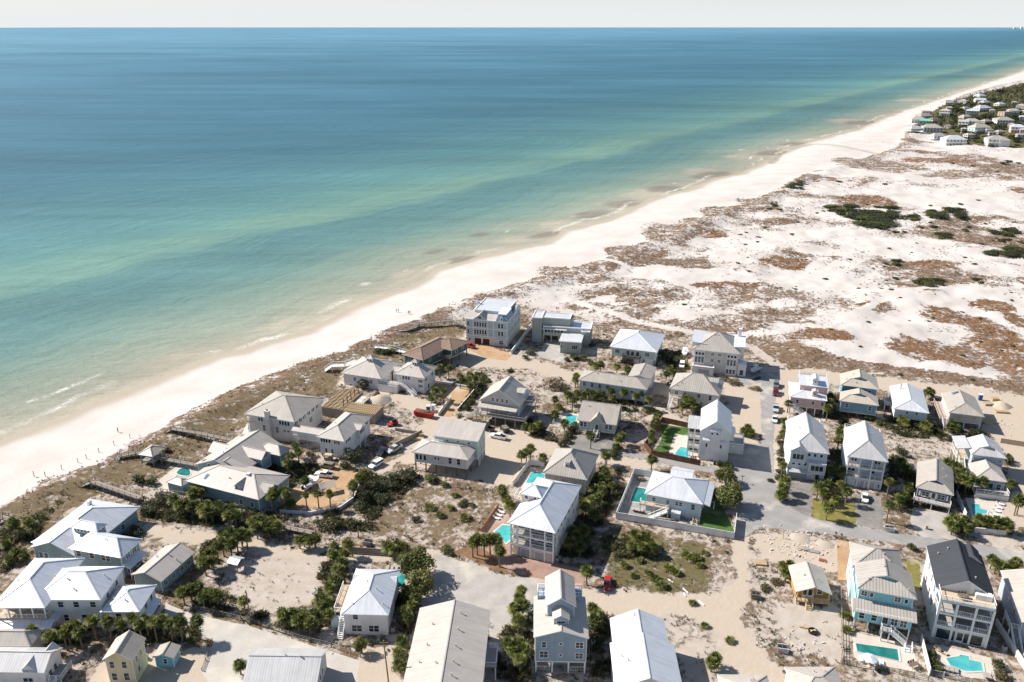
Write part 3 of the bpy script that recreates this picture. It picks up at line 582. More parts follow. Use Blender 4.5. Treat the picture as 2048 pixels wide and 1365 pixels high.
    def chim(s, u, v, z0, z1, w=.9, d=.9, mat='cream', pots=True):
        b = MB(); b.box(u-w/2, v-d/2, z0, u+w/2, v+d/2, z1); b.box(u-w/2-.08, v-d/2-.08, z1, u+w/2+.08, v+d/2+.08, z1+.15)
        o = b.obj('chimney', [mat], s.root)
        if pots:
            for q in (-.22, .22): m = MB(); m.tube([(u+q, v, z1+.15, .16), (u+q, v, z1+.55, .13), (u+q, v, z1+.65, .17)]); m.obj('chimney_pot', 'brickred', o)
    def vent(s, u, v, z): b = MB(); b.tube([(u, v, z-.4, .1), (u, v, z+.35, .1), (u, v, z+.38, .17), (u, v, z+.46, .17)], 8); b.obj('roof_vent', 'rl', s.root)
    def skylight(s, pts): # four local 3d points
        b = MB(); b.face([(p[0], p[1], p[2]+.12) for p in pts]); b.obj('skylight', 'skyl', s.root)
    def porch(s, r, zs, zt, cols, fm='deckgrey', rm='trim', w=.3, z0=0.):   # open galleries along the front of r with columns at fractions
        u0, v0, u1, v1 = r
        for z in zs:
            s.slab(r, z, .3, fm, 'balcony_floor'); s.slab((u0-.04, v0-.07, u1+.04, v0-.002), z+.03, .42, 'trim', 'fascia'); s.rail([(u0+.1, v1, z), (u0+.1, v0+.1, z), (u1-.1, v0+.1, z), (u1-.1, v1, z)], rm)
        s.posts([(u0+.15+(u1-u0-.3)*f, v0+.16) for f in cols], z0, zt, w)
    def dormer(s, u, v0, v1, w, z0, z, rise, wall, mat, side='f'):
        s.block((u-w/2, v0, u+w/2, v1), z, z0, 'gv' if side in 'fb' else 'gu', rise, mat, .2, wall, .1, False, False)
    def cupola(s, r, z0, z, rise, mat, wall='white', oh=.45):
        b = s.block(r, z, z0, 'hip', rise, mat, oh, wall, .1, False); n = max(2, int((b.u1-b.u0)/.9))
        if z-z0 > 1.0: s.open(b, 'f', [(i+.5)/n for i in range(n)], z-.95, .55, .6, 'pl'); s.open(b, 'r', [.3, .7], z-.95, .5, .6, 'pl')
        return b
ROWS = {}
def H(*a, **k): return House(*a, **k)
# ================================================================== houses (eave corners read off the photograph, eave height in metres)
# --- far left: white-roofed teal beach house
h = H('beach_house', 'teal beach house with sprawling white metal roofs and a clerestory lantern by the dunes', (180.5, 998), (280.5, 1014), (53, 1084), 3.8)
b = h.block(h.r, 3.8, 0, 'hip', 3.2, 'rw', .7, 'teal'); h.open(b, 'l', [.15, .3, .45, .6, .75], 1.0, 1.2, 1.5); h.open(b, 'r', [.5, .7], 1, 1.1, 1.4)
um = (h.r[0]+h.r[2])/2; h.chim(um-3, h.r[3]-5, 5, 7.0, .8, .8, 'white', False)
r = h.rect((61, 1093.6), (147, 1114), (148, 1056), 3.6); b = h.block(r, 3.6, 0, 'gv', 2.6, 'rw', .6, 'teal'); h.open(b, 'f', [.15, .28, .72], .9, 1.0, 1.4, 'dh2')
r = h.rect((139, 1095.6), (239, 1119), (288.75, 1078.75), 6.2); b = h.block(r, 6.2, 0, 'hip', 2.3, 'rw', .7, 'teal'); h.open(b, 'f', [.1, .38, .63, .72], 4.1, 1.2, 1.5); h.open(b, 'r', [.35, .7], 4.2, 1.3, 1.2, 'quad'); h.open(b, 'r', [.3, .75], .1, 1.1, 2.1, 'door'); h.vent((r[0]+r[2])/2+1, r[1]+3, 8.0)
h.roof('sr', (b.u1+.003, b.v0, b.u1+1.9, b.v1), 2.9, .8, 'rw', name='porch_roof'); h.posts([(b.u1+1.6, b.v0+.4), (b.u1+1.6, b.v1-.4)], 0, 2.9, .2)
r = h.rect((141, 1054.5), (193, 1065.5), (216.5, 1048), 7.2); h.cupola(r, 4.2, 7.2, 1.2, 'rw', 'teal')
# --- big white beach house
h = H('beach_house', 'large white beach house with a columned upper porch and a blue skirt roof', (-20, 1216), (90, 1216), (71.6, 1116.5), 7.6)
u0, v0, u1, v1 = h.r; b = h.block(h.r, 7.6, 3.4, 'hip', 3.0, 'rw', .6, 'white', ohf=3.2); h.open(b, 'f', [.2, .4, .6, .85], 4.7, 1.3, 2.0, 'door'); bb = h.block((u0+.6, v0+.8, u1-.6, v1), 3.4, 0, 'flat', 0, 'rw', 0, 'white'); h.open(bb, 'f', [.3, .55, .8], .9, 1.2, 1.4)
h.slab((u0+.3, v0+.4, u1-.3, v0+3.2), 4.55, .25, 'decktan', 'porch_floor'); h.rail([(u0+.4, v0+.5, 4.55), (u1-.4, v0+.5, 4.55), (u1-.4, v0+3.2, 4.55)]); h.posts([(u0+.6+(u1-u0-1.2)*k/4, v0+.55) for k in range(5)], 4.55, 7.6, .25)
h.roof('sf', (u0-1.0, v0-1.5, u1+1.0, v0+.5), 3.5, .75, 'rw', name='skirt_roof'); h.roof('sr', (u1-.55, v0+.6, u1+1.0, v0+6), 3.5, .75, 'rw', name='skirt_roof')
h.posts([(u0, v0-1.2), (u1+.7, v0-1.2), (u1+.7, v0+5.6)], 0, 3.6, .2)
r = h.rect((62, 1200), (201, 1200.6), (249, 1133), 7.6); b = h.block(r, 7.6, 0, 'hip', 2.9, 'rw', .5, 'white'); h.open(b, 'f', [.38, .62, .88], 5.4, 1.1, 1.3); h.open(b, 'f', [.42, .7, .9], 1.9, 1.0, 1.5); h.open(b, 'r', [.3, .7], 5.4, .9, 1.1); h.vent(r[0]+6, r[1]+4, 9.6)
r = h.rect((201, 1224), (279, 1225), (314.5, 1170), 5.4); b = h.block(r, 5.4, 0, 'hip', 2.0, 'rw', .5, 'white'); h.open(b, 'f', [.4, .7], 3.2, 1.1, 1.4); h.open(b, 'r', [.4, .75], 3.2, 1.0, 1.4)
h.roof('sr', (b.u1+.003, b.v0, b.u1+1.7, b.v1-1), 2.8, .6, 'rw', name='porch_roof'); h.posts([(b.u1+1.5, b.v0+.3), (b.u1+1.5, b.v1-1.3)], 0, 2.8, .2); h.deck((b.u1+.01, b.v0, b.u1+1.8, b.v1-1), .6, 'fr', 'deckgrey', 'trim', False)
# --- long teal outbuilding
h = H('outbuilding', 'long low teal-grey outbuilding with a plain pale metal gable roof', (261, 1150), (322, 1164.8), (331.6, 1091.6), 3.2); b = h.block(h.r, 3.2, 0, 'gv', 1.6, 'rl', .45, 'teal'); h.open(b, 'r', [.12, .36, .62, .85], 1.1, 1.1, 1.0, 'quad'); h.vent(h.r[2]-1.5, h.r[1]+7, 3.9)
# --- narrow yellow house, aqua hut, grey cottage in the corner
h = H('narrow_house', 'narrow two-storey pale yellow house with steep gable roof', (203.4, 1321), (265, 1321), (231.6, 1276), 6.2); b = h.block(h.r, 6.2, 0, 'gv', 1.9, 'rt', .4, 'yellow'); h.open(b, 'f', [.22, .68], 4.0, .85, 1.5); h.open(b, 'f', [.22, .68], 1.0, 1.0, 1.7); h.open(b, 'r', [.3, .65], 4.2, .6, 1.1); h.open(b, 'r', [.35], 1.6, .8, 1.2)
h = H('garden_hut', 'tiny aqua hut with a grey gable roof beside the yellow house', (304, 1315.5), (347, 1317), (317, 1290), 2.6, 'hut'); b = h.block(h.r, 2.6, 0, 'gv', .9, 'rg', .35, 'aqua'); h.open(b, 'f', [.55], .9, .7, 1.1); h.open(b, 'r', [.4, .6], 1.2, .5, .9)
h = H('cottage', 'grey-white cottage with crossing ribbed roofs and a small railed porch', (-70, 1291), (60, 1293), (29, 1258), 4.2); b = h.block(h.r, 4.2, 0, 'hip', 1.6, 'rl', .5, 'lgrey')
r = h.rect((-60, 1338), (84, 1352), (20, 1294), 4.0); b = h.block(r, 4.0, 0, 'gu', 2.0, 'rm', .5, 'white'); h.open(b, 'f', [.72, .79], 1.3, .9, .9, 'pl'); h.open(b, 'r', [.3, .6], 1.2, .9, 1.3); h.dormer(r[2]-3.2, r[1]+.2, r[1]+4, 2.6, 3.0, 4.4, 1.3, 'white', 'rm'); h.dormer(r[2]-1.6, r[3]-3.5, r[3]-.2, 2.4, 3, 4.5, 1.2, 'white', 'rm'); h.deck((b.u1+.01, b.v0+.5, b.u1+2.6, b.v1-1), 1.3, 'fr', 'deckgrey'); h.stairs((b.u1+1.2, b.v0+.5, 1.3), (b.u1+1.2, b.v0-1.3, 0.05), 1.2)
# --- boxy white house with the yellow side deck
h = H('villa', 'boxy two-storey white house with white hip roof and a yellow side deck', (681, 1228.6), (777, 1231), (708, 1137.6), 5.6); b = h.block(h.r, 5.6, 0, 'hip', 2.3, 'rw', .5, 'white'); h.open(b, 'f', [.27], 4.0, 1.0, 1.1); h.open(b, 'f', [.22, .34, .62, .74], .9, .95, 1.5); h.open(b, 'l', [.3, .6], 3.6, 1, 1.4)
h.dormer(h.r[0]+1.2, b.v0+10, b.v0+12.4, 2.2, 3, 5.7, .7, 'white', 'rw', 'l'); h.dormer(h.r[2]-1.2, b.v0+9.5, b.v0+12, 2.2, 3, 5.7, .7, 'white', 'rw', 'r')
h.deck((b.u0-3.0, b.v0+3.2, b.u0-.01, b.v0+12), 3.0, 'fl', 'decktan', 'trim'); h.stairs((b.u0-.75, b.v0+3.2, 3.0), (b.u0-.75, b.v0-1.5, .05), 1.1); h.slab((b.u0-3.2, b.v0+1.2, b.u0-1.5, b.v0+3.1), 2.2, 2.2, 'paleblue', 'store_box'); h.vent(h.r[2]-1.5, h.r[1]+2.5, 6.3); h.vent(h.r[2]-3.5, h.r[1]+6, 7.3)
# --- metal-roofed barn at the bottom edge, big grey gable
h = H('barn', 'grey building with ribbed metal gable roof beside the concrete drive', (485, 1366), (634, 1368), (519, 1296), 4.2); b = h.block(h.r, 4.2, 0, 'gu', 2.3, 'rm', .5, 'lgrey'); h.open(b, 'r', [.4, .6], 1.6, .8, 1.2)
h = H('long_house', 'long house with one huge plain grey gable roof dotted with vent pipes', (839.5, 1216.4), (980.8, 1220.7), (801, 1396), 6.2); b = h.block(h.r, 6.2, 0, 'gv', 2.4, 'rl', .6, 'lgrey'); um = (h.r[0]+h.r[2])/2
for v_ in (.86, .66, .47, .30, .16): h.vent(um+1.6, h.r[1]+(h.r[3]-h.r[1])*v_, 8.2)
h.vent(um-4, h.r[1]+12, 7.4); h.open(b, 'r', [.3, .5, .75], 3.6, 1, 1.4); h.deck((b.u1+.01, b.v0+10.5, b.u1+2.6, b.v0+15.5), 3.4, 'fbr', 'deckgrey'); h.stairs((b.u1+1.4, b.v0+15.5, 3.4), (b.u1+4.4, b.v0+19.0, .05), 1.2)
# --- blue-grey house with stacked gables
h = H('stacked_gable_house', 'tall blue-grey house with three stacked grey gable roofs and round windows', (1067, 1275.5), (1178, 1277.6), (1068, 1192.8), 9.0); b = h.block(h.r, 9.0, 3.0, 'gv', 1.7, 'rl', .35, 'bluegrey'); h.stilts(b, 4, 4, 'trim'); h.open(b, 'f', [.17], 6.4, .75, 1.3); h.open(b, 'f', [.86], 6.4, 1.4, 1.3, 'quad'); h.open(b, 'f', [.17], 3.9, 1.5, 1.5, 'quad'); h.open(b, 'f', [.86], 3.8, 1.4, 1.3, 'quad')
for z_ in (7.3, 4.6):
    for r_, nm, mt, dd in ((.42, 'round_window', 'trim', .08), (.27, 'pane', 'glass', .1)):
        m_ = MB(); m_.tube([(0, 0, 0, r_), (0, 0, dd, r_)], 16); o = m_.obj(nm, [mt], h.root if nm != 'pane' else o); 
        if nm != 'pane': o.location = ((b.u0+b.u1)/2, b.v0, z_); o.rotation_euler = (pi/2, 0, 0)
bg_ = h.block((b.u0+3.2, b.v0+2.2, b.u1-3.2, b.v1-1), 2.99, 0, 'flat', 0, 'rl', 0, 'sage'); h.slab((b.u0, b.v0, b.u1, b.v1), .12, .14, 'deckgrey', 'patio'); h.rail([(b.u1-2.9, b.v0+.6, .12), (b.u1-.3, b.v0+.6, .12)]); h.rail([(b.u0+.3, b.v0+.6, .12), (b.u0+2.9, b.v0+.6, .12)])
r = h.rect((1091, 1213), (1153, 1214), (1089.8, 1154), 12.6); b2 = h.block(r, 12.6, 8.5, 'gv', 2.0, 'rl', .4, 'bluegrey'); um = (b.u0+b.u1)/2
r2 = (um-1.7, r[1]-2.6, um+1.7, r[1]+.6); b3 = h.block(r2, 11.6, 8.8, 'gv', 1.0, 'rl', .3, 'bluegrey', .1, True, False); h.open(b3, 'f', [.5], 10.6, 1.7, .45, 'pl')
for sg in (-1, 1):
    ua = b2.u0-1.9 if sg < 0 else b2.u1+.01; ub = b2.u0-.01 if sg < 0 else b2.u1+1.9
    h.slab((ua, b2.v1-2.6, ub, b2.v1), 10.2, 1.2, 'bluegrey', 'balcony'); h.rail([(ua+.05, b2.v1-2.55, 10.2), (ub-.05, b2.v1-2.55, 10.2), (ub-.05, b2.v1, 10.2)] if sg > 0 else [(ub-.05, b2.v1-2.55, 10.2), (ua+.05, b2.v1-2.55, 10.2), (ua+.05, b2.v1, 10.2)]); h.rail([(ua+.05, b2.v1-.05, 10.2), (ub-.05, b2.v1-.05, 10.2)])
# --- white gable seen from above at the bottom
h = H('gable_house', 'white house under a broad bright white gable roof with notched eaves by the sand road', (1214, 1236), (1337, 1239), (1227, 1378), 7.0); u0, v0, u1, v1 = h.r; b = h.block((u0, v0, u1, v0+(v1-v0)*.62), 7.0, 0, 'gv', 2.7, 'rw', .5, 'lgrey'); h.open(b, 'f', [.3, .7], 3.8, 1.2, 1.4); b = h.block((u0+.55, v0+(v1-v0)*.621, u1-.9, v1), 6.9, 0, 'gv', 2.55, 'rw', .4, 'lgrey'); h.vent((u0+u1)/2-1, v1-1.5, 9.3); h.open(b, 'r', [.3, .7], 3.8, 1, 1.4)
# --- tall white house with two porch storeys and the cupola
h = H('porch_house', 'tall white three-storey house with stacked front porches, hip roof and rooftop lantern', (1014.5, 1046.4), (1111, 1067.3), (1071, 953.7), 9.1); u0, v0, u1, v1 = h.r; b = h.block(h.r, 9.1, 0, 'hip', 3.1, 'rw', .55, 'cream', ohf=2.7); pb = h.block((b.u0+1.8, v0+.75, b.u1, b.v0), 3.0, 0, 'flat', 0, 'rl', 0, 'beige'); h.open(pb, 'f', [.24, .62], 0.1, 2.5, 2.2, 'garage')
h.porch((b.u0, v0+.6, b.u1, b.v0), [3.2, 6.1], 9.05, [0, .15, .46, .8, 1]); h.open(b, 'f', [.2, .42, .65, .87], 3.4, 1.5, 2.1, 'door'); h.open(b, 'f', [.2, .42, .65, .87], 6.3, 1.5, 2.1, 'door'); h.open(b, 'r', [.06, .2, .36, .52, .68, .85], 6.9, .9, 1.4); h.open(b, 'r', [.1, .3, .5, .75], 4.0, .9, 1.4)
r = h.rect((1038.7, 986.7), (1083, 997), (1053, 966.6), 12.2); cb = h.block(r, 12.2, 9.2, 'hip', 1.6, 'rw', .5, 'beige'); h.open(cb, 'f', [.25, .75], 10.8, .8, .9, 'pl'); h.deck((cb.u0-2.2, cb.v0, cb.u0-.01, cb.v1), 9.9, 'flb', 'decktan', 'trim', True, None, 8.9)
# --- stilt house in two parts
h = H('stilt_house', 'grey-white stilt house of two joined blocks with open ground floor', (823, 904.4), (937, 920.8), (852.7, 878), 6.0); b = h.block(h.r, 6.0, 2.9, 'hip', 1.7, 'rl', .6, 'lgrey'); h.stilts(b, 6, 3, 'darkwood'); h.open(b, 'f', [.05, .12, .2], 3.6, .7, 1.6, 'pl'); h.open(b, 'f', [.4, .46], 4.3, .6, .9); h.open(b, 'f', [.68, .84], 3.7, 1.0, 1.8); h.open(b, 'r', [.3, .7], 4, .6, 1.2)
r = h.rect((867.7, 869), (954.7, 886.8), (872, 846), 8.6); b = h.block(r, 8.6, 2.9, 'sf', 2.0, 'rl', .35, 'mint'); b.z0 = 2.9; h.stilts(b, 5, 3, 'darkwood'); h.open(b, 'f', [.3, .55, .8], 7.3, .9, .5, 'pl'); h.open(b, 'r', [.3, .7], 6, .5, 1.3); h.open(b, 'r', [.5], 3.6, .5, 1.3); bb = h.block((b.u1-4, b.v0+.5, b.u1-.1, b.v1-.3), 2.88, 0, 'flat', 0, 'rl', 0, 'grey'); h.deck((b.u0-.9, b.v0-1.4, b.u0+3.2, b.v0-.01), 7.0, 'fl', 'deckwhite', 'trim', True, None, 5.5)
# --- grey house with steep gable, all-round deck on posts
h = H('steep_gable_house', 'grey house with a steep green-grey gable roof above a wraparound deck on posts', (957.4, 800.7), (1040, 813), (1019, 748), 7.0); r0 = h.r; bl = h.loc(1019, 751.4, 11.6); v1 = bl[1]; h.r = (r0[0], r0[1], r0[2], v1); b = h.block(h.r, 7.0, 3.2, 'gv', 4.7, 'rl', .5, 'grey'); h.open(b, 'f', [.32, .44, .57, .69], 7.2, .8, 1.1); h.open(b, 'f', [.3, .42, .56], 4.0, .8, 1.2); h.open(b, 'f', [.72], 3.4, .9, 2.0, 'door')
h.roof('sf', (b.u0-.3, b.v0-2.4, b.u1-.2, b.v0-.01), 5.7, .6, 'rl', name='porch_roof'); h.deck((b.u0-.8, b.v0-2.8, b.u1+3.0, b.v1-2), 3.19, 'flr', 'deckgrey', 'deckgrey', True, 'deckgrey'); h.posts([(b.u0-.1+(b.u1-b.u0)*k/4, b.v0-2.3) for k in range(5)], 3.2, 5.75, .16, 'darkwood'); h.dormer(b.u1-1.6, b.v0+5, b.v0+9, 3.2, 6, 8.9, .6, 'paleblue', 'rl', 'r'); um = (b.u0+b.u1)/2
h.skylight([(um+1.6, b.v0+4.0, 7+4.7*.66), (um+3.4, b.v0+4.0, 7+4.7*.26), (um+3.4, b.v0+4.8, 7+4.7*.26), (um+1.6, b.v0+4.8, 7+4.7*.66)]); h.deck((b.u1+.2, b.v0+4.5, b.u1+2.8, b.v0+11), 5.8, 'fr', 'deckgrey', 'deckgrey', True, 'deckgrey', 3.2); h.stairs((b.u0-.9, b.v0-1.8, 3.2), (b.u0-4.6, b.v0-.6, .2), 1.2, 'deckgrey'); bb = h.block((b.u0+3, b.v0+2, b.u1, b.v1-3), 3.0, 0, 'flat', 0, 'rl', 0, 'grey')
# --- sprawling teal-grey house by the oval pool
h = H('beach_house', 'sprawling teal beach house with long grey gable, dormers and skylights beside an oval pool', (388.4, 929.7), (470, 950), (469.7, 868), 4.4); h.r = (h.r[0], h.r[1], h.r[2]+1.2, h.r[3]); b = h.block(h.r, 4.4, 0, 'gv', 3.3, 'rl', .6, 'teal'); u0, v0, u1, v1 = h.r; um = (u0+u1)/2; h.open(b, 'f', [.3, .42, .55, .68], 3.2, .9, 2.2, 'pl')
for f_, w_ in ((.55, 1.0), (.72, .8)):
    vv = v0+(v1-v0)*f_; h.skylight([(um+1.4, vv, 4.4+3.3*.74), (um+3.4, vv, 4.4+3.3*.36), (um+3.4, vv+w_, 4.4+3.3*.36), (um+1.4, vv+w_, 4.4+3.3*.74)])
for f_ in (.06, .9): vv = v0+(v1-v0)*f_; h.skylight([(u0+1.2, vv, 4.4+3.3*.22), (u0+2.4, vv, 4.4+3.3*.43), (u0+2.4, vv+1.2, 4.4+3.3*.43), (u0+1.2, vv+1.2, 4.4+3.3*.22)])
h.block((u0-2.6, v0+8, u0+3, v0+13.5), 3.8, 0, 'gu', 2.0, 'rl', .4, 'teal'); db = h.block((um+1.2, v0+7.5, u1+1.8, v0+12), 5.6, 2, 'gu', 1.7, 'rl', .35, 'teal'); h.open(db, 'r', [.5], 5.2, 1.4, 1.5, 'quad'); h.block((um+3, v1-6, u1+4, v1-1), 4.6, 0, 'hip', 1.8, 'rl', .5, 'teal')
r = h.rect((362.7, 966), (523, 996), (576.6, 950), 4.3); h.block((u0+1.5, r[3]-4.5, u1+3.2, v0+3.5), 4.35, 0, 'gv', 2.9, 'rl', .5, 'teal'); b = h.block(r, 4.3, 0, 'hip', 2.6, 'rl', .5, 'teal'); W_ = r[2]-r[0]; db = h.block((r[0]+W_*.62, r[1]+1.2, r[0]+W_*.62+2.6, r[1]+5), 5.4, 3.5, 'gv', 1.1, 'rl', .4, 'teal', .1, False, False); h.open(db, 'f', [.5], 4.9, 1.0, .9, 'quad'); db = h.block((r[0]+W_*.90, r[1]+3, r[2]+1.3, r[1]+7.2), 4.5, 0, 'gu', 1.9, 'rl', .4, 'teal'); h.open(db, 'r', [.5], 1.4, 1.6, 1.6, 'quad'); h.open(b, 'f', [.75, .9], 1.2, 1, 1.3); h.chim(r[0]+W_*.68, r[1]+6, 5.5, 7.0, .9, .7, 'white', False); h.skylight([(r[0]+W_*.2, r[1]+1.8, 4.9), (r[0]+W_*.2+.9, r[1]+1.8, 4.9), (r[0]+W_*.2+.9, r[1]+3.4, 5.6), (r[0]+W_*.2, r[1]+3.4, 5.6)])
r = h.rect((329, 966), (366, 971), (361, 953), 2.9); h.block(r, 2.9, 0, 'hip', .9, 'rl', .3, 'teal')
# --- big white house with the chimney, its bridge and guest house
h = H('manor', 'big pale house with wide grey hip roof, chimney and roofed bridge to a guest wing', (487, 827.9), (589, 844.7), (556, 782.5), 7.8); u0, v0, u1, v1 = h.r; b = h.block(h.r, 7.8, 0, 'hip', 3.6, 'rg', .9, 'cream'); h.open(b, 'f', [.33, .62], 2.6, 1.0, 1.9, 'dh2'); h.open(b, 'f', [.24, .3, .7, .76, .82, .88], 5.7, .7, 1.2, 'pl'); h.open(b, 'f', [.78, .86], 3.4, .8, 1.2); h.open(b, 'r', [.06, .1, .2, .24, .34, .38, .5, .54, .66, .7, .82, .86], 5.8, .7, 1.2, 'pl'); h.open(b, 'r', [.08, .12, .16, .55, .6], 2.9, .8, 1.6, 'dh'); h.chim(b.u0+(b.u1-b.u0)*.46, b.v0-.5, 0, 9.8, 1.5, 1.0, 'cream'); h.deck((b.u0-.6, b.v0-.2, b.u0+2.2, b.v0+4), 5.2, 'fl', 'decktan')
bx = h.block((b.u0+(b.u1-b.u0)*.69, b.v0-.6, b.u0+(b.u1-b.u0)*.92, b.v0-.01), 5.5, 4.3, 'flat', 0, 'rl', 0, 'cream')
r2 = h.rect((631.6, 874), (688.7, 884), (691, 824), 6.0); gb = h.block(r2, 6.0, 0, 'hip', 2.4, 'rl', .7, 'white'); h.open(gb, 'f', [.1, .2, .3, .42, .65, .72, .79], 4.3, .65, 1.1, 'pl'); h.open(gb, 'f', [.25, .5], 1.0, .7, 1.3); h.open(gb, 'r', [.1, .16, .22, .85, .9], 4.3, .7, 1.1, 'pl'); dv = r2[1]+(r2[3]-r2[1])*.55; db = h.block((r2[2]-3.5, dv-2, r2[2]+1.0, dv+2), 6.1, 3.2, 'gu', 1.0, 'rl', .4, 'white'); h.open(db, 'r', [.15, .38, .62, .85], 4.4, .6, 1.3, 'pl'); h.posts([(db.u1-.1, db.v0+.1), (db.u1-.1, db.v1-.1)], 0, 3.2, .25)
h.block((u1-.6, gb.v0+1.2, r2[0]+3, gb.v0+5.0), 5.6, 3.0, 'gu', 1.1, 'rl', .5, 'white'); h.rail([(u1-.3, gb.v0+1.5, 3.1), (gb.u0, gb.v0+1.5, 3.1)]); h.open(gb, 'f', [.05], .1, .1, .1, 'pl') if False else None
# --- block shell under construction with open joists
h = H('house_shell', 'unfinished concrete block house shell with rows of new timber joists on top', (643, 814), (685, 820), (665, 774), 3.2, 'building site')
M('blockwall', (.30, .26, .22), .95, .2, 2)
def shell(r, z, n, along):
    u0, v0, u1, v1 = r; b = MB(); t = .25
    for q in ((u0, v0, u1, v0+t), (u0, v1-t, u1, v1), (u0, v0+t, u0+t, v1-t), (u1-t, v0+t, u1, v1-t)): b.box(q[0], q[1], 0, q[2], q[3], z)
    b.obj('wall', 'blockwall', h.root); jm = MB(); Ln = (u1-u0) if along == 'u' else (v1-v0); jm.box(0, -.11, 0, Ln, .11, .28) if along == 'u' else jm.box(-.11, 0, 0, .11, Ln, .28); me_ = jm.mesh('joist', ['newwood'])
    for k in range(n):
        f = (k+.5)/n; ob('joist', me_, h.root, (u0, v0+(v1-v0)*f, z) if along == 'u' else (u0+(u1-u0)*f, v0, z))
    pm = MB(); pm.box(u0+t, v0+t, z-1.4, u1-t, v1-t, z-1.3); pm.obj('subfloor', 'darkwood', h.root)
    bm_ = MB()
    for k in range(4): f = (k+1)/5; (bm_.box(u0+(u1-u0)*f-.09, v0, z+.28, u0+(u1-u0)*f+.09, v1, z+.34) if along == 'u' else bm_.box(u0, v0+(v1-v0)*f-.09, z+.28, u1, v0+(v1-v0)*f+.09, z+.34))
    bm_.obj('bridging', 'newwood', h.root)
shell(h.r, 3.2, 15, 'u'); r = h.rect((686, 820.5), (748, 832), (700, 804), 3.2); r = (max(r[0], h.r[2]+.3), r[1], r[2], r[3]); shell(r, 3.0, 17, 'v'); h.slab((h.r[2]+1, r[3]+.3, h.r[2]+4, r[3]+6), 2.9, .3, 'concrete', 'slab'); h.rail([(h.r[2]+1.1, r[3]+6, 2.9), (h.r[2]+3.9, r[3]+6, 2.9), (h.r[2]+3.9, r[3]+.5, 2.9)], 'newwood'); h.posts([(h.r[2]+1.3, r[3]+5.7), (h.r[2]+3.7, r[3]+5.7), (h.r[2]+3.7, r[3]+.6)], 0, 2.6, .3, 'concrete'); h.posts([(h.r[2]-.6, h.r[1]+2+k*2.6) for k in range(5)], 3.2, 6.2, .22, 'darkwood')
# --- white house of two pyramid roofs with lanterns
h = H('twin_pyramid_house', 'white house of two pyramid-roofed blocks with roof lanterns and a long white outside stair', (680.5, 746.4), (762.5, 758.8), (721.5, 713), 4.6); b = h.block(h.r, 4.6, 0, 'hip', 3.4, 'rl', .8, 'white'); h.open(b, 'f', [.3, .5, .75], 2.0, .9, 1.2, 'dh2'); u0, v0, u1, v1 = h.r; um, vm = (u0+u1)/2, (v0+v1)/2; h.cupola((um-1.6, vm-1.6, um+1.6, vm+1.6), 7.0, 8.6, 1.0, 'rl')
r = h.rect((787.4, 747.9), (849, 757.4), (818, 725), 6.2); b2 = h.block(r, 6.2, 0, 'hip', 2.8, 'rl', .8, 'white'); um2, vm2 = (r[0]+r[2])/2, (r[1]+r[3])/2; h.cupola((um2-1.3, vm2-1.3, um2+1.3, vm2+1.3), 8.2, 9.6, .9, 'rl'); h.open(b2, 'f', [.25, .35, .45], 4.4, .8, 1.2); h.open(b2, 'f', [.88], 4.0, 1.6, 1.0, 'trip'); h.open(b2, 'f', [.88], 2.2, 1.6, 1.0, 'trip'); h.open(b2, 'r', [.2, .75], 4.1, 1.6, 1.3, 'quad'); h.open(b2, 'r', [.4], .1, 1.0, 2.1, 'door')
h.block((u1-.5, vm+.5, r[0]+.6, vm+5), 4.2, 0, 'gu', .9, 'rl', .4, 'white'); h.deck((b.u1-.5, b.v0-.6, b2.u0+1.6, b2.v0-.01), 3.0, 'fl', 'deckgrey'); h.stairs((b2.u0+1.6, b2.v0-.9, 3.0), (b2.u0+5, b2.v0-1.2, 1.6), 1.3); h.stairs((b2.u0+5, b2.v0-1.2, 1.6), (b2.u0+8.0, b2.v0-2.6, .05), 1.3); h.slab((b.u1-.6, b.v0-.9, b2.u0+1.4, b2.v0-1.5+.8), 2.75, 2.7, 'white', 'base_wall'); h.slab((b2.u0+4.3, b2.v0-1.9, b2.u0+5.4, b2.v0-.6), 1.35, 1.3, 'white', 'stair_pier')
# --- brown-roofed stilt house
h = H('brown_house', 'dark green stilt house with a brown shingle hip roof', (802.6, 708.5), (846, 720.6), (870, 672), 5.4); b = h.block(h.r, 5.4, 1.6, 'hip', 2.2, 'rbr', .7, 'dgreen'); h.stilts(b, 3, 4); h.open(b, 'r', [.2, .5, .8], 3.2, 1.0, 1.2); h.open(b, 'f', [.3, .7], 3.2, 1, 1.1)
r = h.rect((852, 690), (906.6, 700), (939, 683), 5.9); b = h.block(r, 5.9, 2.8, 'hip', 1.9, 'rbr', .7, 'dgreen'); h.stilts(b, 4, 3); h.open(b, 'r', [.3, .7], 3.8, 1.2, 1.2); h.deck((b.u0, b.v0-1.8, b.u1, b.v0-.01), 2.8, 'flr', 'deckgrey', 'deckgrey', True, 'darkwood'); h.stairs((b.u0-.2, b.v0-1.2, 2.8), (b.u0-3.4, b.v0-2.6, .1), 1.0, 'deckgrey')
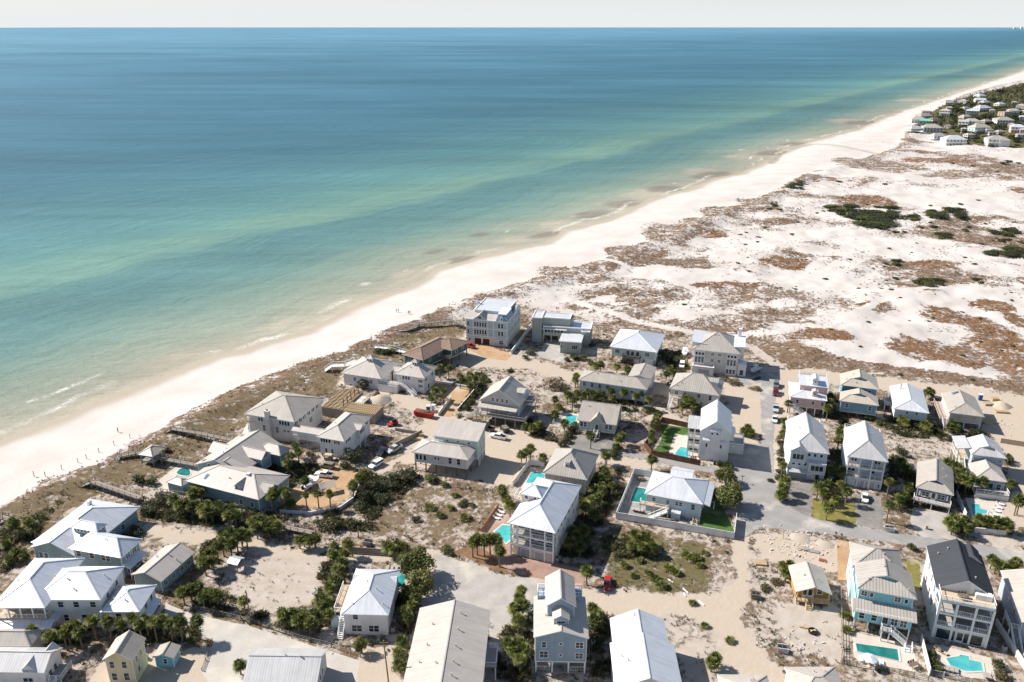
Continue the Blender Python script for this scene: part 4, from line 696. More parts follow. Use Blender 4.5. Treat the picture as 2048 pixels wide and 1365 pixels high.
# --- blue-green mansion
h = H('mansion', 'four-storey blue-green mansion with white trim, mansard corner and flat white roof', (932, 637), (1014.8, 644.7), (965, 605), 10.4); u0, v0, u1, v1 = h.r; b = h.block(h.r, 10.4, 3.4, 'flat', 0, 'rl', 0, 'mansion'); b0 = h.block(h.r, 3.4, 0, 'flat', 0, 'rl', 0, 'cream'); h.open(b0, 'f', [.285, .485], .1, 2.7, 2.4, 'maroon'); h.open(b0, 'f', [.85], .8, 1.6, 1.7, 'quad'); h.open(b0, 'f', [.08], 1.2, .6, 1.2)
for z_ in (4.3, 7.5): h.open(b, 'f', [.05, .22, .28, .345, .41, .47], z_, .75, 1.7); h.open(b, 'f', [.80, .875], z_, .85, 1.8, 'dh'); h.open(b, 'r', [.12, .35, .6, .85], z_, .9, 1.8)
tb = MB()
for f_ in (0, .16, .52, .66, .985): tb.box(u0+(u1-u0)*f_-.02, v0-.06, 3.4, u0+(u1-u0)*f_+.2, v0-.002, 10.1)
for z_ in (3.35, 6.7, 10.0): tb.box(u0-.1, v0-.1, z_, u1+.1, v0-.002, z_+.28); tb.box(u1+.002, v0, z_, u1+.1, v1, z_+.28)
for f_ in (.2, .45, .7, .97): tb.box(u1+.002, v0+(v1-v0)*f_, 3.4, u1+.06, v0+(v1-v0)*f_+.2, 10.1)
tb.obj('trim_bands', 'trim', h.root); W_ = u1-u0; D_ = v1-v0
h.roof('sf', (u0-.4, v0-.4, u0+W_*.72, v0+D_*.3), 10.45, 1.3, 'rl', name='lower_roof'); h.block((u0+W_*.12, v0+D_*.24, u1-W_*.1, v1-.4), 12.6, 10.3, 'flat', 0, 'rw', 0, 'paleblue'); gb = h.block((u0+W_*.18, v0-.5, u0+W_*.5, v0+D_*.3), 10.6, 10.3, 'gv', 2.1, 'rl', .2, 'mansion'); h.chim(u0+W_*.08, v0+D_*.6, 10.3, 13.6, 1, 1, 'paleblue'); h.open(gb, 'f', [.5], 10.9, 1.3, .8, 'pl')
M('slateblue', (.20, .30, .40), .6, .15, 2); mb = MB(); q0, q1, q2, q3 = (u0+W_*.72, v0-.1), (u1+.1, v0-.1), (u1+.1, v0+D_*.45), (u0+W_*.72, v0+D_*.45); zz = 12.9; ins = .9
tp = [(q0[0]+ins, q0[1]+ins), (q1[0]-ins, q1[1]+ins), (q2[0]-ins, q2[1]-ins), (q3[0]+ins, q3[1]-ins)]; bt = [q0, q1, q2, q3]
for k in range(4): mb.face([(*bt[k], 10.45), (*bt[(k+1) % 4], 10.45), (*tp[(k+1) % 4], zz), (*tp[k], zz)])
mb.obj('mansard', 'slateblue', h.root); mb = MB(); mb.prism([(p[0]+(-.15 if k in (0, 3) else .15), p[1]+(-.15 if k < 2 else .15)) for k, p in enumerate(tp)], zz, zz+.35); mb.obj('mansard_top', 'trim', h.root); db = h.block(((q0[0]+q1[0])/2-.6, v0-.2, (q0[0]+q1[0])/2+.6, v0+1.2), 12.0, 10.5, 'gv', .5, 'rw', .1, 'white', .1, False, False); h.open(db, 'f', [.5], 10.8, .5, .9, 'pl')
h.block((u1-.9, v0+D_*.55, u1+.15, v0+D_*.95), 11.2, 10.4, 'gu', 1.0, 'rl', .1, 'mansion', .1, False, False); h.roof('sf', (u0+W_*.74, v0-1.2, u0+W_*.96, v0-.11), 2.9, .35, 'rw', name='door_canopy')
b = MB(); a_, c_ = h.loc(1023, 709, 0), h.loc(1062.5, 657, 0); b.bar((*a_, .75), (*c_, 1.2), .3, 2.0); b.obj('ramp_wall', 'white', h.root)
# --- modern flat-roofed house
h = H('modern_house', 'modern grey-green flat-roofed house with tower, raised body and front annex', (1086, 652.5), (1182, 658.7), (1192, 645.5), 6.8); u0, v0, u1, v1 = h.r; v1 = v0+8; b = h.block((u0, v0, u1, v1), 6.8, 3.0, 'flat', 0, 'rw', 0, 'modern'); h.open(b, 'f', [.13, .33], 4.2, 3.6, 1.5, 'trip'); h.stilts(b, 7, 3, 'concrete'); h.open(b, 'r', [.3, .7], 4, .9, 1.4)
h.block((u0-.5, v0+1.2, u0+(u1-u0)*.56, v1-.5), 10.0, 6.6, 'flat', 0, 'rw', 0, 'modern'); r = h.rect((1064.8, 634.5), (1082, 637.6), (1076, 622), 10.2); h.block((r[0], r[1], max(r[2], u0-.51), r[3]), 10.2, 0, 'flat', 0, 'rw', 0, 'modern'); h.slab((u0+(u1-u0)*.56+.01, v0+2, u0+(u1-u0)*.60, v1-1), 9.6, 2.9, 'modern', 'fin_wall'); h.roof('sf', (u0-.2, v0-.9, u0+(u1-u0)*.5, v0-.01), 5.9, .2, 'rw', name='awning')
r = h.rect((1118, 683.75), (1162.5, 689), (1131, 664), 4.6); b = h.block(r, 4.6, 0, 'sb', .5, 'rw', .5, 'modern', .3); h.open(b, 'f', [.72], 1.9, 2.0, 1.6, 'trip'); h.open(b, 'f', [.06], 2.2, .7, 1.2, 'pl'); h.open(b, 'r', [.3, .6, .85], 1.8, .8, 1.4); h.block((u1-3.6, v0-1.5, u1-.3, v0-.01), 6.0, 0, 'flat', 0, 'rw', 0, 'modern')
# --- pale green stilt house with pyramid roof
h = H('pyramid_roof_house', 'pale green raised house with a wide white-blue pyramid metal roof and recessed balcony', (1219, 694), (1314.5, 705.6), (1239, 658), 6.3); b = h.block(h.r, 6.3, 2.9, 'hip', 3.6, 'rw', .8, 'mint'); h.stilts(b, 5, 4); h.open(b, 'f', [.13, .82], 3.9, 1.5, 1.5, 'trip'); h.open(b, 'f', [.38, .48, .6], 3.1, 1.2, 2.2, 'door'); h.deck((b.u0+(b.u1-b.u0)*.27, b.v0-1.3, b.u0+(b.u1-b.u0)*.68, b.v0-.01), 3.0, 'flr', 'darkwood', 'darkwood'); g = h.block((b.u0+(b.u1-b.u0)*.48, b.v0+.3, b.u1-.1, b.v1-1), 2.88, 0, 'flat', 0, 'rl', 0, 'mint'); h.open(g, 'f', [.27, .76], .1, 2.4, 2.3, 'garagew')
# --- big white three-storey house on the dune road
h = H('dormered_house', 'big white three-storey house with grey pyramid roof, white side wings and tall window bays', (1385, 699), (1481.4, 709), (1397, 668), 8.8); u0, v0, u1, v1 = h.r; W_ = u1-u0; b = h.block(h.r, 8.8, 0, 'hip', 4.6, 'rs', .7, 'cream'); h.block((u0-.6, v0+2.5, u0+W_*.3, v1-1), 10.4, 6, 'sr', .5, 'rw', .3, 'white'); h.block((u1-W_*.25, v0+2.5, u1+1.4, v1-1), 10.2, 6, 'sl', .5, 'rw', .3, 'white'); h.chim(u1-.8, v1-3, 6, 13.4, 1.1, 1.1, 'white', False)
for f_ in (.16, .83):
    bb = h.block((u0+W_*f_-1.9, v0+.1, u0+W_*f_+1.9, v0+.69), 8.4, 0 if f_ > .5 else 3.2, 'flat', 0, 'rw', 0, 'white'); h.open(bb, 'f', [.2, .5, .8], 7.0, .75, .9, 'pl'); h.open(bb, 'f', [.2, .5, .8], 4.0, .8, 2.2, 'dh2')
    if f_ > .5: h.open(bb, 'f', [.2, .5, .8], .8, .8, 1.6)
h.open(b, 'f', [.42, .58], 7.0, .9, .8, 'quad'); h.open(b, 'f', [.42, .58], 4.4, .9, 1.1, 'quad'); g = h.block((u0+.6, v0-2.2, u0+W_*.48, v0+.66), 3.2, 0, 'flat', 0, 'rl', 0, 'white'); h.open(g, 'f', [.55], .1, 4.0, 2.2, 'garage'); p_ = h.block((u1-.7, v0+.3, u1+2.6, v0+5), 4.4, 0, 'sr', .5, 'rw', .2, 'white'); h.open(p_, 'f', [.5], .2, 1.2, 2.3, 'door')
# --- ribbed pyramid roof house with wooden porch
h = H('ribbed_roof_house', 'pale house with large grey ribbed pyramid roof and a wooden outside stair', (1338.4, 777.5), (1439.6, 792.4), (1349.6, 746), 5.6); b = h.block(h.r, 5.6, 2.4, 'hip', 4.0, 'rs', .6, 'cream'); g = h.block((b.u0+2.4, b.v0+.1, b.u1, b.v1), 2.38, 0, 'flat', 0, 'rl', 0, 'lgrey'); h.stilts(b, 4, 3); h.open(b, 'f', [.12, .3, .6], 3.6, .9, 1.2, 'quad'); h.open(b, 'f', [.84], 3.2, .9, 1.7, 'dh'); h.dormer(h.r[2]-3.0, b.v0+4.5, b.v0+8, 3.4, 5, 7.9, .9, 'white', 'rs', 'r'); h.deck((b.u0-.5, b.v0-1.6, b.u0+3.6, b.v0-.01), 2.9, 'flr', 'decktan', 'trim'); h.stairs((b.u0+.6, b.v0-1.7, 2.9), (b.u0+.4, b.v0-4.6, .05), 1.1); h.rail([(b.u1+.4, b.v0+.6, .0), (b.u1+2.8, b.v0-4, .0)], 'deckgrey', 2.4)
# --- long hip-roofed pale house
h = H('long_hip_house', 'long pale blue-grey house with a low grey hip roof behind a row of palms', (1155.7, 760), (1294, 780), (1168.7, 739.5), 5.6); b = h.block(h.r, 5.6, 0, 'hip', 1.9, 'rg', .6, 'paleblue'); h.open(b, 'f', [.07, .19, .31, .43], 3.4, 1.0, 1.5, 'dh2'); h.open(b, 'f', [.8], 3.4, .8, .7, 'pl'); h.open(b, 'r', [.3, .7], 3.4, 1, 1.3)
r = h.rect((1257.7, 748.8), (1306, 756), (1270, 729), 5.6); h.block((r[0], h.r[3]-.6, r[2]-.5, r[3]), 5.5, 0, 'gv', 1.2, 'rg', .4, 'paleblue'); h.deck((b.u1+.01, b.v0+1, b.u1+2, b.v1-1), 3, 'frb', 'deckgrey', 'deckgrey')
# --- grey cottage by the pool
h = H('cottage', 'grey-green cottage on short posts with steep roof, tiny gable and front stairs', (1154.7, 840.6), (1232.7, 850.8), (1159, 800.7), 5.0); u0, v0, u1, v1 = h.r; vr = h.loc(1159, 800.7, 8.4)[1]; b = h.block((u0, v0, u1, v0+2*(vr-v0)), 5.0, 1.9, 'gu', 3.4, 'rg', .5, 'sage'); h.stilts(b, 5, 3); h.open(b, 'f', [.07, .17, .77, .88], 2.9, .9, 1.5); h.open(b, 'f', [.5], 2.0, 1.0, 2.1, 'door'); h.block(((u0+u1)/2-2, v0-.3, (u0+u1)/2+2, v0+3), 5.2, 4.5, 'gv', 2.2, 'rg', .3, 'sage', .12, False, False); h.stairs(((b.u0+b.u1)/2, b.v0-.9, 1.9), ((b.u0+b.u1)/2-.6, b.v0-4.2, .05), 1.2, 'deckgrey'); h.deck(((b.u0+b.u1)/2-1.2, b.v0-1.0, (b.u0+b.u1)/2+1.2, b.v0-.01), 1.9, '', 'deckgrey'); h.open(b, 'r', [.4], 2.8, 1, 1.3)
# --- white modern gable with the lawn
h = H('tall_gable_house', 'tall white gabled house with stacked corner balconies beside a striped lawn and pool', (1400, 862), (1464, 869), (1409, 818), 9.6); u0, v0, u1, v1 = h.r; W_ = u1-u0; b = h.block(h.r, 9.6, 0, 'gv', 3.6, 'rw', .45, 'white'); h.open(b, 'f', [.38, .56], 8.6, .55, .55, 'pl'); h.open(b, 'f', [.22, .72], 4.4, .5, 1.2, 'pl')
for (f0, f1, zz, d_) in ((.30, .68, 10.1, .8), (.06, .32, 6.9, .8), (.66, .9, 6.6, .8)): h.roof('sf', (b.u0+(b.u1-b.u0)*f0, b.v0-d_, b.u0+(b.u1-b.u0)*f1, b.v0-.005), zz, .6, 'rw', name='awning')
r = h.rect((1378.6, 843.7), (1411, 844.5), (1386.7, 823), 9.3); rr = (r[0], v0+2.0, b.u0-.01, v0+9); h.roof('sf', (rr[0]-.3, rr[1]-.4, b.u0+1.6, rr[3]), 9.3, .5, 'rm', name='wing_roof'); wb = h.block((rr[0], rr[1]+2.6, rr[2], rr[3]-.5), 9.1, 0, 'flat', 0, 'rl', 0, 'tan'); h.open(wb, 'f', [.3, .7], 3.3, 1.6, 2.1, 'door'); h.open(wb, 'f', [.3, .7], 6.3, 1.6, 2.1, 'door'); h.open(wb, 'f', [.5], .2, 2.4, 2.1, 'door'); h.porch((rr[0], rr[1], rr[2], rr[1]+2.59), [3.1, 6.1], 9.3, [0, .5, 1]); h.roof('sr', (b.u1+.003, b.v0+2, b.u1+1.6, b.v0+6), 8.6, .8, 'rw', name='side_roof'); h.slab((b.u1+.01, b.v0+2.2, b.u1+1.3, b.v0+5.8), 8.6, 2.5, 'white', 'side_bay')
gg = h.block((b.u1+.01, b.v0+5.9, b.u1+4.6, b.v0+10), 3.2, 0, 'flat', 0, 'rl', 0, 'white')
tr = MB()
for k in range(9): tr.box(b.u1+.2+k*.55, b.v0+10.05, 3.0, b.u1+.3+k*.55, b.v0+13.5, 3.2)
tr.box(b.u1+.1, b.v0+13.2, 2.8, b.u1+4.8, b.v0+13.4, 3.0); tr.obj('trellis', 'trim', h.root); h.posts([(b.u1+.3, b.v0+13.3), (b.u1+4.6, b.v0+13.3)], 0, 2.8, .2)
# --- white hip-roofed house inside the white fence
h = H('villa', 'white hip-roofed house with side pool and deck enclosed by a white board fence', (1288.8, 988), (1406, 1009.6), (1308, 942), 5.2); b = h.block(h.r, 5.2, 0, 'hip', 2.9, 'rw', .5, 'paleblue'); h.open(b, 'f', [.14, .4, .57, .63], 3.2, .85, 1.1, 'dh2'); h.open(b, 'f', [.86], 2.8, .9, 1.6, 'dh2'); h.deck((b.u0-1.4, b.v0-1.6, b.u0+(b.u1-b.u0)*.44, b.v0-.01), 2.6, 'fl', 'decktan'); h.stairs((b.u0+(b.u1-b.u0)*.42, b.v0-2.3, 2.6), (b.u0+(b.u1-b.u0)*.10, b.v0-3.6, .05), 1.2); h.block((b.u0+6.8, b.v0-1.9, b.u0+9.2, b.v0-.01), 2.0, 0, 'sf', .2, 'rw', .1, 'paleblue', .1, False); h.roof('sr', (h.r[2]-.45, h.r[1]+.6, h.r[2]+1.7, h.r[3]-.5), 4.6, .65, 'rw', name='side_roof'); h.deck((b.u1+.01, b.v1-5, b.u1+3, b.v1-1), 2.2, 'frb', 'deckgrey')
r = h.rect((1341, 948), (1386, 954), (1343, 936), 4.6); h.block((r[0], h.r[3]-.8, r[2], r[3]+1), 4.6, 0, 'gu', .9, 'rw', .3, 'paleblue')
# --- pyramid roof house north of the porch house
h = H('pyramid_roof_house', 'beige house with steep grey ribbed pyramid roof and one small dormer beside a fenced pool', (1085, 946), (1175, 961), (1110, 896), 5.4); b = h.block(h.r, 5.4, 0, 'hip', 4.2, 'rs', .6, 'beige'); h.open(b, 'f', [.45], 3.4, .8, .8, 'quad'); h.open(b, 'r', [.2, .5, .8], 3.2, .8, 1.3); um = (h.r[0]+h.r[2])/2; db = h.block((um-.7, h.r[1]+2.2, um+.7, h.r[1]+5), 8.2, 6.4, 'sb', .3, 'rs', .15, 'white', .1, False); h.open(db, 'f', [.5], 7.0, .8, .8, 'quad')
# --- right-hand street
h = H('bay_house', 'three-storey pale blue house with white hip roof, a gable bay and garage by the road', (1578, 899.4), (1659.5, 909), (1581, 843), 9.0); u0, v0, u1, v1 = h.r; W_ = u1-u0; b = h.block(h.r, 9.0, 0, 'hipf', 3.6, 'rm', .5, 'paleblue'); g_ = h.block((u0+.2, v0-.9, u0+W_*.47, v0+3.0), 9.1, 5.6, 'gv', 1.7, 'rm', .4, 'paleblue'); h.open(g_, 'f', [.5], 6.6, 2.9, 1.6, 'trip'); h.open(b, 'f', [.52, .68, .85], 7.4, .65, .9, 'pl'); h.open(b, 'f', [.13, .29, .45], 4.3, .7, 1.1, 'pl'); l_ = h.block((u0+W_*.52, v0-.7, u1-.4, v0+.5), 5.9, 2.8, 'sf', .6, 'rm', .15, 'paleblue'); h.open(l_, 'f', [.5], 3.6, 3.2, 1.6, 'trip'); h.open(b, 'f', [.3], .1, 4.8, 2.2, 'garage'); h.open(b, 'f', [.82], .1, 1.1, 2.1, 'door'); h.roof('sf', (b.u0+.2, b.v0-1.5, b.u0+W_*.55, b.v0-.005), 2.7, .55, 'rm', name='garage_roof'); h.deck((u0+.8, v1-.2, u1-.8, v1+3.2), 8.2, 'lrb', 'deckgrey')
h = H('gallery_house', 'three-storey white house with two railed front galleries above white barn-style garage doors', (1694.3, 913), (1777, 925), (1690, 857.6), 9.3); u0, v0, u1, v1 = h.r; b = h.block(h.r, 9.3, 0, 'hipf', 3.4, 'rm', .5, 'paleblue', ohf=2.4); h.open(b, 'f', [.14, .22, .78, .86], 7.0, .7, 1.3); h.open(b, 'f', [.1, .2, .74], 3.9, .9, 1.6, 'dh'); h.porch((b.u0, v0+.5, b.u1, b.v0), [3.0, 6.2], 9.25, [0, .33, .66, 1]); g = h.block((b.u0+.6, v0+.6, b.u1, b.v0), 2.68, 0, 'flat', 0, 'rl', 0, 'paleblue'); h.open(g, 'f', [.36, .66], .05, 2.6, 2.2, 'barn'); h.open(g, 'f', [.92], .9, .5, .9); h.open(b, 'l', [.2, .5, .8], 6.8, .8, 1.3); h.deck((u0+.4, v1-.2, u1-.4, v1+3.0), 8.4, 'lrb', 'deckgrey')
h = H('pink_house', 'pink house on posts with stepped white roofs and two little roof turrets', (1579, 793.9), (1655, 802.7), (1580.5, 764), 6.0); b = h.block(h.r, 6.0, 2.8, 'hip', 1.1, 'rw', .5, 'pink'); h.stilts(b, 5, 3, 'trim'); h.open(b, 'f', [.2, .65, .92], 3.9, .8, 1.2); r = h.rect((1598.7, 769.8), (1657.9, 776.3), (1597.5, 751.7), 8.6); b2 = h.block(r, 8.6, 5.5, 'sf', .6, 'rw', .3, 'pink'); um = (r[0]+r[2])/2+.3; t_ = h.block((um-1.1, r[1]+.6, um+1.1, r[1]+4.6), 10.8, 8.4, 'gv', .5, 'rw', .2, 'white', .1, False); h.open(t_, 'f', [.5], 9.6, .5, .5, 'pl'); t_ = h.block((um-1.0, h.r[1]+1.4, um+1.0, h.r[1]+3.4), 8.1, 6, 'gv', .4, 'rw', .2, 'pink', .1, False); h.open(t_, 'f', [.5], 6.9, .5, .6, 'pl'); h.stairs((b.u0+1.0, b.v0-.8, 2.9), (b.u0+5.4, b.v0-2.0, .05), 1.2); h.deck((b.u0-.3, b.v0-1.5, b.u0+1.6, b.v0-.01), 2.9, 'fl', 'deckwhite'); h.deck((r[0]+.2, r[3]-.3, r[2]-.2, r[3]+2.6), 8.4, 'lrb', 'deckgrey')
h = H('two_tier_house', 'teal house in two stepped tiers with beige dutch-gable roofs', (1682, 770.4), (1758, 780), (1679.5, 747.6), 7.4); b = h.block(h.r, 7.4, 2.2, 'dutch', 2.6, 'rt', .5, 'dteal'); h.open(b, 'f', [.2, .8], 5.2, .9, 1.2); r = h.rect((1679.5, 802), (1758, 812), (1678.4, 786.8), 5.6); b2 = h.block((r[0], r[1], r[2], max(r[3], r[1]+7)), 5.6, 2.0, 'dutch', 2.3, 'rt', .5, 'dteal'); h.open(b2, 'f', [.17, .82], 3.3, .85, 1.5); h.stilts(b2, 5, 3); h.posts([(b.u0+.3, b.v1-.3), (b.u1-.3, b.v1-.3), (b.u0+.3, b.v0+2), (b.u1-.3, b.v0+2)], 0, 2.2, .3, 'darkwood')
h = H('raised_house', 'raised white house with a broad cream-white hipped roof and one tall vent pipe', (1787.4, 817.7), (1859, 827.5), (1777, 772), 5.0); b = h.block(h.r, 5.0, 2.1, 'hipf', 1.9, 'rw', .5, 'paleblue'); h.stilts(b, 4, 4); h.open(b, 'f', [.38, .68], 3.6, .5, .8, 'pl'); b_ = MB(); b_.tube([(h.r[0]+3, h.r[3]-4, 5.5, .18), (h.r[0]+3, h.r[3]-4, 7.6, .18), (h.r[0]+3, h.r[3]-4, 7.7, .3), (h.r[0]+3, h.r[3]-4, 7.9, .3)]); b_.obj('vent_pipe', 'rl', h.root); h.deck((b.u0-2.2, b.v1-9, b.u0-.01, b.v1-3), 2.1, 'flb', 'deckgrey')
h = H('raised_house', 'raised beige house with grey hipped roof, boarded windows and a pink side wall', (1897.8, 825.4), (1969.6, 834.5), (1885, 786.7), 5.2); b = h.block(h.r, 5.2, 2.4, 'hipf', 2.0, 'rg', .5, 'beige'); h.stilts(b, 3, 3, 'trim'); b_ = MB(); b_.box(b.u0-.06, b.v0+.1, 2.4, b.u0-.03, b.v1-.1, 5.2); b_.obj('side_cladding', 'pink', h.root); h.deck((b.u0-2.4, b.v0+.5, b.u0-.08, b.v1), 2.3, 'fl', 'deckgrey', 'decktan'); h.stairs((b.u0-1.2, b.v0+.5, 2.3), (b.u0-1.0, b.v0-3.2, .05), 1.1, 'deckgrey'); um = h.r[0]+3.6; h.skylight([(um-1.2, h.r[3]-2.2, 6.55), (um+.8, h.r[3]-1.4, 7.15), (um+.8, h.r[3]-2.2, 7.15), (um-1.2, h.r[3]-3.0, 6.55)])
bp = MB(); bp.box(-.55, -.05, 0, .55, .02, .9); bpm = bp.mesh('window_board', ['newwood'])
for f_ in (.3, .75): ob('window_board', bpm, h.root, (b.u0+(b.u1-b.u0)*f_, b.v0, 3.6))
h = H('stepped_house', 'blue-grey house with stepped metal roofs, tall outside stair and walled pool terrace', (1943, 909), (2014, 918), (1999, 884.6), 7.0); u0, v0, u1, v1 = h.r; b = h.block((u0, v0, u1, v0+9.5), 7.0, 0, 'dutch', 2.2, 'rm', .5, 'steel'); h.open(b, 'f', [.1, .88], 5.2, .8, .9, 'quad'); r = h.rect((1915, 896), (1945, 901), (1905, 872), 7.0); h.roof('sl', (r[0], r[1], u0+.3, r[3]), 6.9, .7, 'rm', name='porch_roof'); h.slab((r[0]+.4, r[1]+.5, u0+.4, r[3]-.5), 3.6, .25, 'decktan', 'porch_floor'); h.rail([(r[0]+.5, r[3]-.6, 3.6), (r[0]+.5, r[1]+.6, 3.6), (u0, r[1]+.6, 3.6)]); h.posts([(r[0]+.5, r[1]+.6), (r[0]+.5, (r[1]+r[3])/2), (r[0]+.5, r[3]-.6)], 0, 7.0, .25); h.stairs((u0-1.4, r[1]+.4, 3.6), (u0-1.2, r[1]-5.2, .05), 1.3, 'decktan'); r = h.rect((1950, 957), (2016, 965), (1943, 928), 4.2); b2 = h.block(r, 4.2, .5, 'hipf', 1.9, 'rl', .5, 'steel'); h.open(b2, 'f', [.55], .9, 1.0, 2.1, 'door'); h.open(b2, 'f', [.2, .82], 1.5, 1.0, 1.4); h.deck((b2.u0-.4, b2.v0-3.4, b2.u1+.6, b2.v0-.01), 1.6, 'fr', 'deckgrey', 'trim', False); h.slab((b2.u0-.39, b2.v0-3.39, b2.u1+.59, b2.v0-.02), 1.38, 1.38, 'white', 'terrace_wall')
h = H('cottage', 'navy cottage with grey hipped roof, white shutters and a railed front deck', (1832, 975), (1908, 991.5), (1819, 920.7), 4.8); b = h.block(h.r, 4.8, 1.9, 'dutch', 2.3, 'rg', .5, 'navy'); h.stilts(b, 4, 4, 'trim'); h.open(b, 'f', [.25, .72], 2.5, 1.6, 1.4, 'quad'); h.open(b, 'f', [.5], 2.0, .9, 2.0, 'door'); sh = MB(); sh.box(-.2, -.05, 0, .2, .02, 1.5); sm = sh.mesh('shutter', ['trim'])
for f_ in (.08, .41, .57, .9): ob('shutter', sm, h.root, (b.u0+(b.u1-b.u0)*f_, b.v0, 2.45))
h.deck((b.u0-.6, b.v0-2.2, b.u1+.2, b.v0-.01), 1.9, 'flr', 'deckgrey'); h.vent(h.r[2]-2, h.r[1]+7, 6.0)
# --- two-tier aqua house with pool
h = H('aqua_house', 'bright aqua two-tier house with ribbed grey hip roofs and a stair down to its pool', (1715, 1177), (1834, 1199.6), (1703, 1079), 9.0); u0, v0, u1, v1 = h.r; W_ = u1-u0; D_ = v1-v0; b = h.block((u0, v0, u1, v0+D_*.5), 9.0, 5.6, 'dutch', 2.5, 'rs', .5, 'aqua'); h.open(b, 'f', [.1, .72], 7.2, 1.1, 1.1, 'quad'); h.open(b, 'f', [.24, .88], 7.2, .6, 1.0, 'pl'); b1 = h.block((u0-.5, v0+D_*.45, u1-1.3, v1), 8.4, 0, 'hip', 2.6, 'rs', .5, 'paleblue'); h.open(b1, 'l', [.2, .5, .8], 6, 1, 1.4); h.open(b1, 'l', [.2, .5, .8], 3, 1, 1.4)
bz = h.block((u0, v0+.0, u1, v0+D_*.52), 5.62, 2.7, 'flat', 0, 'rs', 0, 'aqua'); h.roof('sf', (u0-.6, v0-2.6, u1+.4, v0+.4), 5.2, 1.1, 'rs', name='skirt_roof'); l_ = h.block((u0+.1, v0-2.0, u1-.4, v0-.002), 5.25, 2.7, 'flat', 0, 'rs', 0, 'aqua'); h.open(l_, 'f', [.12, .34], 3.3, 1.0, 1.5, 'dh'); h.open(l_, 'f', [.54], 2.8, 1.0, 2.1, 'door'); h.open(l_, 'f', [.7, .86], 3.1, 1.2, 1.7, 'quad'); h.posts([(u0+.3+(W_-.9)*k/4, v0-1.8) for k in range(5)], 0, 2.7, .25); bb = h.block((u0+.5, v0+1.2, u1-.5, v0+D_*.5), 2.69, 0, 'flat', 0, 'rs', 0, 'paleblue'); h.open(bb, 'f', [.2, .5, .8], .3, 2.0, 2.0, 'door'); h.deck((u0+W_*.46, v0-4.0, u0+W_*.62, v0-2.01), 2.7, 'fl', 'deckgrey'); h.stairs((u0+W_*.62, v0-3.4, 2.7), (u0+W_*.9, v0-3.9, .6), 1.2); h.stairs((u0+W_*.93, v0-4.0, .6), (u0+W_*.93, v0-5.6, .05), 1.4)
# --- white house with black roof
h = H('black_roof_house', 'tall white four-level house with black shingle roof, roof deck and two open galleries', (1872, 1176), (1992, 1199), (1860.7, 1093.6), 10.0); u0, v0, u1, v1 = h.r; W_ = u1-u0; b = h.block(h.r, 10.0, 0, 'gv', 3.2, 'rk', .45, 'white'); h.open(b, 'l', [.15, .4, .7], 7, 1, 2.0, 'dh'); h.open(b, 'l', [.15, .4, .7], 3.5, 1, 2.0, 'dh'); h.vent((u0+u1)/2-2, v1-3, 12); dv = 3.6; fr_ = (b.u0, b.v0-dv, b.u1, b.v0-.01); h.slab(fr_, 9.7, .55, 'paleblue', 'roof_deck'); h.slab((fr_[0]+.2, fr_[1]+.2, fr_[2]-.2, fr_[3]), 9.73, .06, 'decktan', 'deck_boards'); h.rail([(fr_[0]+.1, fr_[3], 9.7), (fr_[0]+.1, fr_[1]+.1, 9.7), (fr_[2]-.1, fr_[1]+.1, 9.7), (fr_[2]-.1, fr_[3], 9.7)])
h.porch(fr_, [3.4, 6.6], 9.2, [0, .33, .68, 1], w=.4); h.open(b, 'f', [.2, .5, .8], 3.7, 2.4, 2.2, 'trip'); h.open(b, 'f', [.2, .5, .8], 6.9, 2.4, 2.1, 'trip'); g = h.block((fr_[0], fr_[1]+.15, fr_[2], fr_[3]), 3.1, 0, 'flat', 0, 'rl', 0, 'white'); h.open(g, 'f', [.24, .74], .1, 3.4, 2.4, 'pl'); h.open(g, 'f', [.5], .1, 1.1, 2.3, 'door'); h.block(((u0+u1)/2+.6, v1-4.5, u1-.8, v1+.2), 10.9, 9.8, 'gv', 1.8, 'rk', .3, 'white'); h.slab((b.u1-3.4, b.v0-1.4, b.u1-.4, b.v0-.05), 10.9, 1.15, 'white', 'roof_bar')
h = H('grey_house', 'long grey house with low grey metal roof and a dark outside stair', (2000.8, 1141), (2110, 1160), (2039, 1245), 5.4); b = h.block(h.r, 5.4, 0, 'gv', 1.8, 'rl', .5, 'steel'); h.open(b, 'l', [.3, .6], 3, 1, 1.4); h.deck((b.u0-1.8, b.v0+.5, b.u0-.01, b.v0+5), 3.0, 'fl', 'deckgrey'); h.stairs((b.u0-.9, b.v0+.5, 3.0), (b.u0-.6, b.v0-5, .05), 1.3, 'deckgrey')
# --- log cabin and roofs cut by the lower edge
h = H('cabin', 'small orange timber cabin with grey gable roof and a wooden front porch', (1592, 1184), (1664.8, 1190), (1595.7, 1133), 3.5); u0, v0, u1, v1 = h.r; b = h.block(h.r, 3.5, .9, 'gv', 1.6, 'rl', .35, 'wood', trimc=False, ohf=2.0); h.open(b, 'f', [.3, .47], 1.0, .85, 2.0, 'door'); h.open(b, 'f', [.75], 1.9, 1.0, 1.2); h.deck((b.u0, v0+.2, b.u1+.2, b.v0-.01), .9, 'flr', 'newwood', 'newwood', True); h.stairs((b.u0+2.6, v0+.1, .9), (b.u0+2.6, v0-1.3, .05), 1.3, 'newwood'); h.posts([(b.u0+.2, v0+.4), ((u0+u1)/2, v0+.4), (b.u1-.1, v0+.4)], .9, 3.5, .18, 'newwood')
h = H('cottage', 'low grey hip-roofed cottage at the sand lane with a palm behind it', (1440, 1372), (1542, 1374), (1444, 1349), 3.6); b = h.block((h.r[0], h.r[1]-5, h.r[2], h.r[3]), 3.6, 0, 'hip', 1.5, 'rl', .4, 'lgrey')
